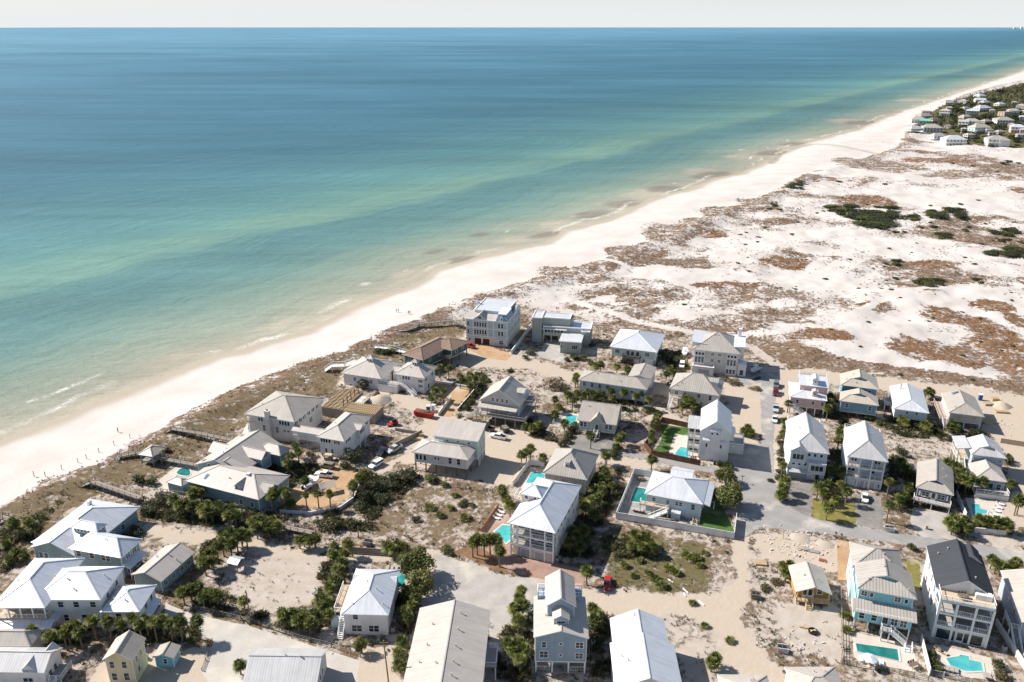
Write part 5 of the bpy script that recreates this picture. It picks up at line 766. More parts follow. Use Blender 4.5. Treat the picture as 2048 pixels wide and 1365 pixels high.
h = H('cottage', 'low grey hip-roofed cottage where the lane bends below the sandy plot', (1583, 1368), (1685, 1368), (1579, 1334), 4.0); b = h.block((h.r[0], h.r[1]-4, h.r[2], h.r[3]), 4.0, 0, 'hip', 1.6, 'rl', .4, 'lgrey')
h = H('beach_pavilion', 'open beach pavilion with beige hip roof beside the dune boardwalk', (274, 909), (305, 914), (290, 891), 3.4, 'pavilion'); h.r = (h.r[0], h.r[1], h.r[2], max(h.r[3], h.r[1]+6)); h.roof('hip', h.r, 3.4, 1.4, 'rt'); h.slab((h.r[0]+.5, h.r[1]+.5, h.r[2]-.5, h.r[3]-.5), 1.1, .2, 'deckgrey'); h.posts([(u, v) for u in (h.r[0]+.6, h.r[2]-.6) for v in (h.r[1]+.6, h.r[3]-.6)], -1.5, 3.5, .2, 'deckgrey'); h.rail([(h.r[0]+.6, h.r[1]+.6, 1.1), (h.r[2]-.6, h.r[1]+.6, 1.1)], 'deckgrey')
h = H('lean_to_shelter', 'small grey-blue roofed shelter among palms on the sandy lot', (453, 1126), (474, 1131), (463, 1115), 2.2, 'shelter'); h.roof('gu', (h.r[0], h.r[1], h.r[2], h.r[1]+3), 2.2, .7, 'rm'); h.posts([(h.r[0]+.3, h.r[1]+.3), (h.r[2]-.3, h.r[1]+.3), (h.r[0]+.3, h.r[1]+2.7), (h.r[2]-.3, h.r[1]+2.7)], 0, 2.2, .14, 'deckgrey')
# ================================================================== far village
WALLV = ['lgrey', 'cream', 'white', 'beige', 'paleblue']
FAR = [(410, 905, 200, 'mint', 'rw', 5.2, 'aqua stilt house on the beach edge'), (660, 885, 320, 'white', 'rg', 6, 'wide white house under a grey hip roof'), (440, 742, 240, 'white', 'rl', 5.5, 'white house with low pale roof facing the sea'), (560, 690, 190, 'cream', 'rg', 5.5, 'cream house with grey roof behind the sea-front houses'), (820, 650, 170, 'white', 'rt', 9, 'white three-storey house with tan roof and red shrubs'), (560, 625, 150, 'tan', 'rt', 6.5, 'unfinished tan house near the surf'), (950, 485, 220, 'lgrey', 'rl', 5, 'low house with pale pyramid roof by the beach'), (1090, 445, 140, 'lgrey', 'rg', 5, 'small grey-roofed house at the wood edge'), (1010, 1085, 340, 'white', 'rw', 7.5, 'wide pale house with low bright roof facing the dunes'), (760, 1015, 200, 'white', 'rl', 6, 'white terrace house beside the wide pale one'), (1110, 790, 170, 'white', 'rl', 7, 'white gabled house in the middle of the far village'), (1270, 790, 240, 'paleblue', 'rl', 7.5, 'pale blue house with long roof'), (1430, 905, 290, 'mint', 'rt', 8, 'mint house with galleries and cream roof'), (1250, 625, 210, 'white', 'rw', 6.5, 'white-roofed house with roof vents'), (1380, 445, 170, 'white', 'rw', 6, 'white house by the path into the wood'), (1470, 565, 210, 'white', 'rw', 6, 'house with broad bright roof by the green wood'), (1640, 1105, 320, 'white', 'rg', 8.5, 'white house with twin grey pyramid roofs'), (1760, 770, 270, 'cream', 'rg', 6.5, 'cream house with large grey hip roof'), (1800, 665, 130, 'tan', 'rt', 9, 'tan tower house'), (1950, 905, 240, 'pink', 'rw', 8, 'pink house with white roof terraces'), (1895, 605, 180, 'cream', 'rt', 5.5, 'cream house with tan hip roof'), (1715, 505, 100, 'white', 'rw', 6, 'small white house alone at the wood edge'), (1985, 520, 150, 'grey', 'rg', 5.5, 'grey house against the wood'), (2030, 710, 120, 'paleblue', 'rw', 6.5, 'pale house at the village edge'), (1420, 365, 110, 'white', 'rw', 5, 'lone white house on the far dune'), (520, 765, 170, 'aqua', 'rgn', 4.4, 'house with a bright green roof on the beach corner'), (1560, 590, 90, 'cream', 'rl', 5, 'small cream house under trees'), (1180, 700, 120, 'cream', 'rt', 5, 'little cream house between larger ones')]
EXTRA = [(300, 862, 120), (900, 565, 100), (1180, 565, 90), (1335, 822, 120), (1560, 962, 120), (1705, 932, 110), (1835, 822, 110), (1995, 1012, 140), (1240, 982, 120), (865, 832, 110), (1620, 732, 110), (1485, 472, 110), (2015, 602, 90), (1895, 472, 90), (700, 742, 110), (1335, 522, 100), (1130, 905, 100), (1500, 760, 110)]
for k, (zx, zy, zw) in enumerate(EXTRA):
    wn_, rn_ = ['beige', 'lgrey', 'cream', 'grey', 'paleblue', 'tan'][k % 6], ['rg', 'rl', 'rs', 'rt', 'rbr'][k % 5]
    FAR.append((zx, zy, zw, wn_, rn_, (4.6, 6.2, 5.2)[k % 3], 'small %s house with a %s roof among the village trees' % ({'lgrey': 'pale grey', 'paleblue': 'pale blue'}.get(wn_, wn_), {'rg': 'grey', 'rl': 'light grey', 'rs': 'ribbed grey', 'rt': 'tan', 'rbr': 'brown'}[rn_])))
for k, (zx, zy, zw, wl, rm_, ze, lab) in enumerate(FAR):
    if wl == 'white': wl = ['white', 'lgrey', 'cream'][k % 3]
    px, py = 1780+zx/7.642, 150+zy/7.642; wpx = zw/7.642; dpx = max(3.5, wpx*.16)
    tilt = (-.5, .6, .2)[k % 3]
    # base line of the front wall lies on the ground at (px, py)
    a = P(px-wpx/2, py-tilt); c = P(px+wpx/2, py+tilt); hh = H('village_house', 'far '+lab, (px-wpx/2, py-tilt), (px+wpx/2, py+tilt), (px, py-4), 0, 'house', None)
    W_ = hh.r[2]; W_ = min(W_, 22); ze *= .9; D_ = W_*(.62, .8, .7)[k % 3]
    z0_ = 2.4 if k % 3 == 0 else 0
    rz_ = 'gu' if k in (10, 14, 25) else 'flat' if k in (5, 18) else 'hip'
    bk = hh.block((0, 0, W_, D_), ze, z0_, rz_, W_*.17, rm_, .5 if rz_ != 'flat' else 0, wl, .16, False)
    gzv = gz(*hh.o); hh.root.location.z = gzv-.1
    if z0_: hh.stilts(bk, 4, 2, 'deckgrey', -.5, .35)
    n_ = max(2, int(W_/3.4))
    for z_ in ([z0_+.9] if ze-z0_ < 5 else [z0_+.9, ze-2.2]): hh.open(bk, 'f', [(i+.5)/n_ for i in range(n_)], z_, 1.4, 1.5, 'pl'); hh.open(bk, 'l', [.3, .7], z_, 1.3, 1.5, 'pl')
    if ze > 5.9 and rz_ != 'flat': hh.deck((bk.u0, bk.v0-2.2, bk.u1, bk.v0-.01), ze-3.2, 'f', 'deckwhite', 'trim')
    if k in (16,): hh.block((W_*.5, -1.5, W_*1.05, D_*.6), ze, 0, 'hip', 2.4, rm_, .4, wl, .16, False)
    if k in (11, 12, 19): hh.block((W_*.55, -4, W_, .6), ze-2.4, 0, 'hip', 1.6, rm_, .4, wl, .16, False)
# ================================================================== paved ground, laid as thin sheets
SHEETS = []
def sheet(name, px, mat, z, jit=.12, kind='structure', flat=True):
    pts = PP(px); out = []
    for (x0, y0), (x1, y1) in zip(pts, pts[1:]+pts[:1]):
        n = max(1, int(hypot(x1-x0, y1-y0)/1.2))
        for k in range(n): out.append((x0+(x1-x0)*k/n+random.uniform(-jit, jit), y0+(y1-y0)*k/n+random.uniform(-jit, jit)))
    bm_ = bmesh.new(); vs_ = [bm_.verts.new((x, y, z)) for x, y in out]; f = bm_.faces.new(vs_)
    bmesh.ops.triangulate(bm_, faces=[f]); bmesh.ops.recalc_face_normals(bm_, faces=bm_.faces)
    me = bpy.data.meshes.new(name); bm_.to_mesh(me); bm_.free()
    if me.polygons[0].normal.z < 0: me.flip_normals()
    me.materials.append(MATS[mat]); SHEETS.append(pts); return struct(ob(name, me), kind)
def Mpave(name, rgb, rgb2, s1=.25, s2=2.5, brick=None, rough=.9):
    global N, L, geo
    m, n, p, N, L = nodes(name); geo = N('ShaderNodeNewGeometry'); p.inputs['Roughness'].default_value = rough; p.inputs['Specular IOR Level'].default_value = .2
    c = mixc(rng(noise(s1, 6), .32, .68), rgb, rgb2); c = mixc(rng(noise(s2, 5), .5, .75, 0, .5), c, tuple(q*.72 for q in rgb)); c = mixc(rng(noise(.12, 4), .55, .7, 0, .55), c, (.62, .55, .46))
    if brick:
        t = N('ShaderNodeTexBrick'); t.inputs['Scale'].default_value = 1; t.inputs['Brick Width'].default_value = brick; t.inputs['Row Height'].default_value = brick/2; t.inputs['Mortar Size'].default_value = .03; L(geo.outputs['Position'], t.inputs['Vector'])
        t.inputs['Color1'].default_value = (1, 1, 1, 1); t.inputs['Color2'].default_value = (.82, .82, .82, 1); t.inputs['Mortar'].default_value = (.6, .58, .55, 1)
        v = N('ShaderNodeVectorMath'); v.operation = 'MULTIPLY'; L(c, v.inputs[0]); L(t.outputs[0], v.inputs[1]); c = v.outputs[0]
    L(c, p.inputs['Base Color']); b = N('ShaderNodeBump'); b.inputs['Strength'].default_value = .3; b.inputs['Distance'].default_value = .05; L(noise(s2*2, 3), b.inputs['Height']); L(b.outputs[0], p.inputs['Normal']); MATS[name] = m
Mpave('asphalt', (.25, .24, .23), (.32, .305, .29)); Mpave('gravel', (.33, .305, .28), (.44, .405, .37), .3, 1.2); Mpave('concpave', (.42, .385, .345), (.49, .455, .41)); Mpave('pavers', (.22, .205, .19), (.31, .29, .27), .3, 3, .6); Mpave('brickpave', (.36, .225, .175), (.44, .30, .24), .3, 3, .5); Mpave('tanpave', (.46, .29, .16), (.56, .38, .22), .3, 3, .5); Mpave('pooldeck', (.48, .43, .37), (.57, .52, .455)); Mpave('lawn', (.05, .10, .022), (.075, .14, .035), .8, 6); Mpave('drylawn', (.15, .15, .04), (.24, .19, .055), .8, 4); Mpave('boarddeck', (.28, .26, .25), (.36, .34, .32), .5, 5, .9); Mpave('mulch', (.16, .09, .05), (.24, .14, .08), .5, 4)
sheet('road', [(1524, 744), (1556, 746), (1552, 790), (1549, 830), (1547, 900), (1549, 960), (1560, 995), (1590, 1020), (1640, 1040), (1720, 1056), (1820, 1071), (1930, 1086), (2090, 1110), (2090, 1134), (1960, 1113), (1880, 1100), (1760, 1083), (1650, 1068), (1560, 1058), (1515, 1058), (1480, 1082), (1466, 1080), (1468, 1040), (1478, 1000), (1480, 965), (1430, 947), (1380, 938), (1300, 922), (1225, 910), (1230, 902), (1310, 912), (1400, 930), (1460, 938), (1500, 935), (1522, 905), (1523, 850), (1521, 800)], 'asphalt', .008, .25)
sheet('asphalt_drive', [(1462, 880), (1522, 890), (1523, 932), (1470, 936), (1455, 925)], 'asphalt', .014, .2)
sheet('road_spur', [(1478, 742), (1523, 741), (1522, 765), (1497, 772), (1470, 764)], 'asphalt', .012, .2)
sheet('concrete_drive', [(330, 1206), (385, 1228), (498, 1252), (637, 1295), (720, 1322), (711, 1372), (420, 1378), (404, 1342), (426, 1283), (380, 1250), (330, 1240)], 'concpave', .008, .1)
sheet('gravel_lot', [(868, 1106), (905, 1114), (1000, 1150), (1100, 1166), (1085, 1200), (1040, 1240), (985, 1275), (975, 1235), (905, 1205), (838, 1225), (842, 1200), (870, 1170)], 'gravel', .008, .5)
sheet('brick_yard', [(958, 1062), (998, 1018), (1030, 1040), (1025, 1090), (1022, 1112), (1108, 1128), (1172, 1138), (1166, 1176), (1090, 1160), (1020, 1146), (990, 1118), (962, 1090)], 'brickpave', .016)
sheet('brick_drive', [(545, 1005), (600, 1016), (650, 1014), (690, 1000), (712, 972), (716, 945), (690, 936), (655, 928), (635, 940), (610, 975), (565, 985)], 'tanpave', .012)
sheet('brick_drive', [(856, 784), (868, 764), (947, 778), (915, 822), (900, 835), (878, 831), (902, 798), (880, 792)], 'tanpave', .012)
sheet('brick_drive', [(937, 700), (952, 690), (981, 694), (1010, 704), (1024, 710), (1013, 722), (969, 715)], 'tanpave', .016)
sheet('paved_court', [(1084, 698), (1092, 680), (1123, 680), (1127, 706), (1130, 727), (1068, 713)], 'gravel', .012, .06)
sheet('paver_drive', [(1574, 962), (1624, 968), (1623, 1037), (1573, 1011)], 'pavers', .016, .05)
sheet('front_lawn', [(1624, 1000), (1709, 1007), (1713, 1051), (1624, 1038)], 'drylawn', .020, .1)
sheet('paver_drive', [(1709, 988), (1762, 992), (1766, 1060), (1714, 1051)], 'pavers', .016, .05)
sheet('paver_drive', [(1825, 1014), (1896, 1026), (1904, 1071), (1935, 1083), (1843, 1074), (1820, 1045)], 'gravel', .016, .1)
sheet('paver_drive', [(1165, 862), (1235, 865), (1240, 890), (1210, 912), (1165, 905), (1130, 895)], 'pavers', .016, .2)
sheet('side_lawn', [(1318, 848), (1378, 857), (1374, 872), (1349, 868), (1336, 912), (1306, 905), (1322, 885), (1324, 862)], 'lawn', .020, .05)
sheet('pool_patio', [(1349, 868), (1379, 873), (1382, 900), (1402, 905), (1401, 925), (1334, 913)], 'pooldeck', .018, .03)
sheet('fenced_lawn', [(1400, 1000), (1438, 1000), (1468, 1060), (1468, 1072), (1395, 1052)], 'lawn', .020, .06)
sheet('pool_deck_boards', [(1268, 946), (1300, 950), (1300, 1000), (1330, 1040), (1234, 1032)], 'boarddeck', .018, .03)
sheet('pool_patio', [(1704, 1264), (1822, 1290), (1842, 1346), (1708, 1322)], 'pooldeck', .016, .03)
sheet('pool_patio', [(1868, 1288), (1982, 1316), (1992, 1362), (1880, 1348)], 'pooldeck', .016, .03)
sheet('pool_patio', [(1930, 995), (2000, 1005), (2010, 1040), (1945, 1040)], 'pooldeck', .016, .05)
sheet('pool_patio', [(1118, 825), (1160, 828), (1155, 862), (1105, 852)], 'pooldeck', .016, .1)
sheet('pool_patio', [(1062, 935), (1098, 940), (1085, 965), (1040, 975)], 'pooldeck', .016, .1)
sheet('pool_patio', [(318, 960), (360, 928), (396, 934), (400, 955), (375, 975), (330, 985)], 'pooldeck', .016, .06)
sheet('pool_patio', [(484, 868), (494, 846), (520, 850), (525, 866), (500, 880)], 'pooldeck', .016, .06)
sheet('mulch_bed', [(935, 1090), (970, 1098), (1020, 1120), (1035, 1150), (985, 1138), (930, 1115), (895, 1108)], 'mulch', .014, .3)
sheet('sand_path', [(1674, 1080), (1702, 1085), (1700, 1160), (1676, 1160)], 'tanpave', .016, .1)
sheet('side_lawn', [(1812, 1118), (1838, 1122), (1842, 1180), (1822, 1190)], 'drylawn', .016, .2)
# ================================================================== pools
def Mwater(name, a, b):
    global N, L, geo
    m, n, p, N, L = nodes(name); geo = N('ShaderNodeNewGeometry'); L(mixc(rng(noise(.35, 3), .35, .65), a, b), p.inputs['Base Color']); p.inputs['Roughness'].default_value = .08; p.inputs['IOR'].default_value = 1.33
    bp_ = N('ShaderNodeBump'); bp_.inputs['Strength'].default_value = .25; bp_.inputs['Distance'].default_value = .1; L(noise(1.8, 3), bp_.inputs['Height']); L(bp_.outputs[0], p.inputs['Normal']); MATS[name] = m
Mwater('poolwater', (.045, .31, .33), (.09, .43, .43)); Mwater('pooldark', (.012, .13, .12), (.03, .21, .19))
def pool(px, label, wm='poolwater', smooth=False):
    pts = PP(px)
    if smooth:
        for _ in range(2): pts = [q for i in range(len(pts)) for q in ((pts[i][0]*.75+pts[(i+1) % len(pts)][0]*.25, pts[i][1]*.75+pts[(i+1) % len(pts)][1]*.25), (pts[i][0]*.25+pts[(i+1) % len(pts)][0]*.75, pts[i][1]*.25+pts[(i+1) % len(pts)][1]*.75))]
    cx = sum(p[0] for p in pts)/len(pts); cy = sum(p[1] for p in pts)/len(pts); pts = [(x-cx, y-cy) for x, y in pts]
    if sum(pts[k][0]*pts[(k+1) % len(pts)][1]-pts[(k+1) % len(pts)][0]*pts[k][1] for k in range(len(pts))) < 0: pts = pts[::-1]
    t = thing('swimming_pool', label, 'pool', (cx, cy, 0)); w_ = MB(); w_.prism(pts, .02, .06); w_.obj('pool_water', wm, t)
    c = MB(); outp = [(x*(1+.45/max(hypot(x, y), .6)), y*(1+.45/max(hypot(x, y), .6))) for x, y in pts]; n = len(pts)
    for k in range(n):
        a, b, d, e = pts[k], pts[(k+1) % n], outp[(k+1) % n], outp[k]
        c.face([(*a, .11), (*e, .11), (*d, .11), (*b, .11)][::-1]); c.face([(*e, .02), (*d, .02), (*d, .11), (*e, .11)]); c.face([(*b, .02), (*a, .02), (*a, .11), (*b, .11)])
    c.obj('coping', 'concrete', t)
def zz(x0, y0, s, pts): return [(x0+a/s, y0+b/s) for a, b in pts]
pool(zz(310, 855, 6.827, [(285, 640), (320, 585), (380, 556), (450, 562), (485, 600), (480, 655), (430, 672)]), 'oval dark-blue pool on a cream terrace beside the teal beach house', 'pooldark', True)
pool(zz(480, 770, 6.827, [(95, 625), (115, 560), (190, 530), (250, 545), (262, 600), (200, 640)]), 'curved turquoise pool tucked against the big pale house', 'poolwater', True)
pool(zz(760, 800, 3.791, [(868, 1003), (930, 950), (992, 958), (995, 1052), (955, 1092), (918, 1040)]), 'turquoise pool in red brick paving beside the porch house')
pool(zz(760, 800, 3.791, [(1180, 545), (1255, 572), (1240, 605), (1150, 632), (1108, 632), (1143, 560)]), 'dark green pool behind a white fence by the pyramid roof')
pool(zz(1100, 720, 5.389, [(185, 590), (292, 605), (268, 705), (145, 680)]), 'bright turquoise pool beside the grey-green cottage')
pool(zz(1260, 780, 6.827, [(690, 785), (800, 800), (800, 945), (605, 905), (640, 840)]), 'green-blue pool at the foot of the tall gabled house')
pool(zz(1220, 920, 6.827, [(350, 375), (492, 400), (500, 600), (275, 570)]), 'dark teal pool inside the white board fence', 'pooldark')
pool(zz(1790, 860, 5.686, [(865, 840), (955, 852), (972, 900), (1050, 920), (1040, 958), (885, 960)]), 'turquoise pool below the stepped blue-grey house')
pool(zz(1560, 1040, 4.197, [(635, 1040), (985, 1090), (1000, 1188), (650, 1108)]), 'long dark green pool in front of the aqua house', 'pooldark')
pool(zz(1560, 1040, 4.197, [(1395, 1165), (1500, 1150), (1515, 1135), (1585, 1150), (1590, 1180), (1690, 1200), (1705, 1272), (1560, 1275), (1430, 1225)]), 'angular turquoise pool with sun shelf in front of the black-roofed house')
# ================================================================== fences and walls
PAN = {}
def pan_mesh(style, hgt, mat):
    k = (style, hgt, mat)
    if k in PAN: return PAN[k]
    b = MB()
    if style == 'board':
        for i in range(8): b.box(i/8+.004, -.03+(.012 if i % 2 else 0), .04, (i+1)/8-.004, .02+(.012 if i % 2 else 0), hgt-.04-(.02 if i % 3 == 0 else 0))
        b.box(0, -.06, hgt-.05, 1, .06, hgt)
    elif style == 'rail':
        for q in (.3, .62, .95): b.box(0, -.03, hgt*q-.07, 1, .03, hgt*q)
    elif style == 'wire':
        b.box(0, -.02, hgt-.05, 1, .02, hgt); b.box(0, -.02, .08, 1, .02, .12)
        for i in range(9): b.box((i+.5)/9-.004, -.01, .1, (i+.5)/9+.004, .01, hgt-.04)
    else: b.box(0, -.1, 0, 1, .1, hgt); b.box(0, -.14, hgt, 1, .14, hgt+.06)
    PAN[k] = b.mesh('panel', [mat]); return PAN[k]
M('boardwhite', (.72, .71, .70), .75, .1, 2); M('fencebrown', (.13, .055, .035), .85, .25, 3); M('fencered', (.34, .15, .09), .85, .2, 3); M('greyrail', (.27, .235, .20), .9, .25, 3); M('wallcream', (.66, .63, .58), .85, .1, 1)
def fence(px, label, style='board', hgt=1.8, mat='boardwhite', sec=2.4, name='fence', cat='fence'):
    pts = PP(px); o0 = pts[0]; t = thing(name, label, cat, (o0[0], o0[1], gz(*o0)))
    for a, c in zip(pts[:-1], pts[1:]):
        Ln = hypot(c[0]-a[0], c[1]-a[1]); n = max(1, round(Ln/sec)); ang = atan2(c[1]-a[1], c[0]-a[0])
        for k in range(n):
            x, y = a[0]+(c[0]-a[0])*k/n-o0[0], a[1]+(c[1]-a[1])*k/n-o0[1]
            ob('panel' if style != 'rail' else 'rails', pan_mesh(style, hgt, mat), t, (x, y, 0), ang, (Ln/n*.985, 1, 1))
            if style != 'wall': ob('fence_post', unit_box(mat), t, (x, y, 0), ang, (.13, .13, hgt+.1))
        if style != 'wall': ob('fence_post', unit_box(mat), t, (c[0]-o0[0], c[1]-o0[1], 0), ang, (.13, .13, hgt+.1))
    return t
fence([(1268, 949), (1231.7, 1038), (1350, 1058), (1467.5, 1079), (1472, 1040)], 'tall white board fence around the villa with the dark teal pool', 'board', 2.0)
fence([(1268, 949), (1303, 955)], 'short white board fence across the end of the villa deck', 'board', 2.0)
fence([(1378, 857), (1324, 845), (1289, 896), (1302.5, 912), (1400, 932)], 'dark brown board fence around the striped lawn and pool', 'board', 1.9, 'fencebrown')
fence([(1026, 973), (1058, 930), (1088, 934)], 'white board fence beside the dark green pool', 'board', 1.7)
fence([(963, 1064), (997, 1016)], 'low red-brown board fence along the brick pool yard', 'board', 1.2, 'fencered')
fence([(393, 1220), (500, 1245), (599, 1279), (663, 1295), (741, 1322)], 'weathered split-rail fence along the concrete drive', 'rail', 1.2, 'greyrail')
fence([(880, 971), (985, 985), (1000, 990)], 'thin wire fence at the edge of the scrub lot behind the stilt house', 'wire', 1.1, 'greyrail')
fence([(1681, 1180), (1684, 1328), (1770, 1343), (1856, 1362)], 'grey rail fence enclosing the long green pool', 'rail', 1.3, 'greyrail')
fence([(1841, 1284), (1858, 1352)], 'white board fence between the two pool yards', 'board', 1.9)
fence([(1860, 1349), (1942, 1366)], 'light wire fence below the angular turquoise pool', 'wire', 1.2, 'boardwhite')
fence([(1990, 1250), (2052, 1345)], 'white wall beside the grey house with the dark stair', 'wall', 1.6, 'wallcream')
fence([(1911, 993), (1931, 1038)], 'white board fence beside the stepped house pool', 'board', 1.8)
fence([(1948, 1066), (2015, 1072)], 'low cream wall in front of the palm hedge', 'wall', 1.5, 'wallcream', 2.4, 'garden_wall', 'wall')
fence([(1790, 902), (1876, 914), (1880, 925)], 'brown wire fence at the end of the cottage yard', 'wire', 1.5, 'greyrail')
fence([(902, 799), (877, 832)], 'low white wall along the tan brick drive', 'wall', 1.2, 'boardwhite', 2.4, 'drive_wall', 'wall')
fence([(959, 772), (915, 823)], 'low pale wall between the tan brick drive and the thicket', 'wall', 1.0, 'wallcream', 2.4, 'drive_wall', 'wall')
fence([(868, 764), (947, 778)], 'low white wall closing the head of the tan drive', 'wall', .7, 'boardwhite', 2.4, 'drive_wall', 'wall')
fence([(560, 1026), (620, 1030), (680, 1020), (708, 1000), (722, 965)], 'pale curved wall round the tan parking court', 'wall', .9, 'wallcream', 2.0, 'court_wall', 'wall')
fence([(660, 1110), (690, 1105), (790, 1112), (835, 1110)], 'dark wooden fence behind the boxy white house', 'board', 1.7, 'greyrail')
fence([(1118, 830), (1105, 850), (1145, 862)], 'grey rail fence around the bright turquoise pool', 'rail', 1.3, 'boardwhite')
fence([(844, 870), (788, 897)], 'rough concrete retaining wall of the building site', 'wall', 1.7, 'blockwall', 2.4, 'retaining_wall', 'wall')
fence([(844, 870), (790, 862)], 'block wall stub across the building site', 'wall', 1.0, 'blockwall', 2.4, 'retaining_wall', 'wall')
fence([(2000, 886), (2070, 897)], 'brown retaining wall below the sandy building plot', 'wall', 1.6, 'tan', 2.4, 'retaining_wall', 'wall')
fence([(140, 1372), (180, 1330), (235, 1280)], 'dark wooden rail fence between the grey cottage and the yellow house', 'rail', 1.2, 'greyrail')
fence([(425, 1283), (404, 1342)], 'low timber edging fence along the drive by the aqua hut', 'rail', .7, 'greyrail')
# ================================================================== boardwalks over the dunes
def walkway(px, zs, label, wd=1.8, mat='greyrail', name='boardwalk'):
    pts = [P(a, b, z) for (a, b), z in zip(px, zs)]; o0 = pts[0]; g0 = gz(*o0); t = thing(name, label, 'boardwalk', (o0[0], o0[1], g0))
    d = MB(); rl = MB()
    for i in range(len(pts)-1):
        a = Vector((pts[i][0]-o0[0], pts[i][1]-o0[1], zs[i]-g0)); c = Vector((pts[i+1][0]-o0[0], pts[i+1][1]-o0[1], zs[i+1]-g0)); n = (c-a); sd_ = Vector((-n.y, n.x, 0)).normalized()*wd/2; Ln = n.length
        d.bar(a, c, wd, .16)
        for sg in (-1, 1):
            rail_geo(rl, [tuple(a+sd_*sg), tuple(c+sd_*sg)], 1.0, .45, 2.2, .12)
            k = max(1, int(Ln/2.4))
            for j in range(k+1):
                q = a.lerp(c, j/k)+sd_*sg; gg = gz(q.x+o0[0], q.y+o0[1])-g0-.3
                if q.z-.1 > gg+.1: ob('support_post', unit_box(mat), t, (q.x, q.y, gg), 0, (.16, .16, q.z-.08-gg))
    d.obj('walkway_deck', mat, t); rl.obj('railing', mat, t); return t
walkway([(150, 978), (186, 964), (280, 996)], [-.8, 1.6, 1.6], 'grey dune boardwalk with rails above the teal beach house')
walkway([(322, 872), (345, 858), (395, 866), (470, 882)], [-.6, 1.8, 1.9, 1.9], 'long weathered boardwalk climbing the dune behind the grey-roofed houses')
walkway([(225, 932), (240, 912), (275, 905), (327, 918), (392, 930)], [-.8, 1.2, 1.3, 1.3, 1.2], 'boardwalk linking the beach pavilion and the oval pool terrace')
walkway([(-10, 1050), (0, 1034), (50, 1046)], [.2, 1.4, 1.4], 'short boardwalk at the dune edge below the dark palms')
walkway([(762, 668), (815, 660), (836, 648), (902, 641), (930, 650)], [.2, 1.2, 1.8, 2.0, 2.0], 'winding dark boardwalk along the dune beside the mansion')
walkway([(749, 695), (780, 698), (812, 706)], [.8, 1.2, 1.2], 'pale boardwalk leading from the brown house to the beach', 1.6, 'boardwhite')
walkway([(650, 742), (664, 732), (690, 731), (714, 722)], [.2, 2.0, 2.0, 2.0], 'white railed dune deck beside the twin pyramid house', 2.6, 'boardwhite')
walkway([(572, 1055), (628, 1066)], [.7, .7], 'straight grey boardwalk between the palm thickets', 1.8, 'greyrail')
walkway([(318, 987), (372, 996)], [.7, .7], 'low grey boardwalk below the oval pool terrace', 1.6, 'greyrail')
# ================================================================== vegetation
m, n, p, N, L = nodes('leaf'); MATS['leaf'] = m; a_ = N('ShaderNodeAttribute'); a_.attribute_name = 'tint'; oi = N('ShaderNodeObjectInfo')
hv = N('ShaderNodeHueSaturation'); L(a_.outputs['Color'], hv.inputs['Color']); mr = N('ShaderNodeMapRange'); L(oi.outputs['Random'], mr.inputs['Value']); mr.inputs['To Min'].default_value = .75; mr.inputs['To Max'].default_value = 1.25; L(mr.outputs[0], hv.inputs['Value'])
mr2 = N('ShaderNodeMapRange'); L(oi.outputs['Random'], mr2.inputs['Value']); mr2.inputs['To Min'].default_value = .515; mr2.inputs['To Max'].default_value = .485; L(mr2.outputs[0], hv.inputs['Hue'])
L(hv.outputs[0], p.inputs['Base Color']); tl = N('ShaderNodeBsdfTranslucent'); L(hv.outputs[0], tl.inputs['Color']); ms = N('ShaderNodeMixShader'); ms.inputs[0].default_value = .35; L(p.outputs[0], ms.inputs[1]); L(tl.outputs[0], ms.inputs[2]); L(ms.outputs[0], n.nodes['Material Output'].inputs['Surface']); p.inputs['Roughness'].default_value = .55; p.inputs['Specular IOR Level'].default_value = .25
M('trunk', (.20, .15, .11), .9, .25, 4)
def np_mesh(name, V, F, tint, mat):          # triangles or quads with a colour per face
    V = np.asarray(V, np.float32); F = np.asarray(F, np.int32); k = F.shape[1]
    me = bpy.data.meshes.new(name); me.vertices.add(len(V)); me.vertices.foreach_set('co', V.ravel()); me.loops.add(F.size); me.loops.foreach_set('vertex_index', F.ravel())
    me.polygons.add(len(F)); me.polygons.foreach_set('loop_start', (np.arange(len(F))*k).astype(np.int32)); me.update(calc_edges=True)
    at = me.color_attributes.new('tint', 'FLOAT_COLOR', 'CORNER'); c = np.ones((len(F), k, 4), np.float32); c[:, :, :3] = np.asarray(tint, np.float32)[:, None, :]; at.data.foreach_set('color', c.ravel())
    me.materials.append(MATS[mat]); return me
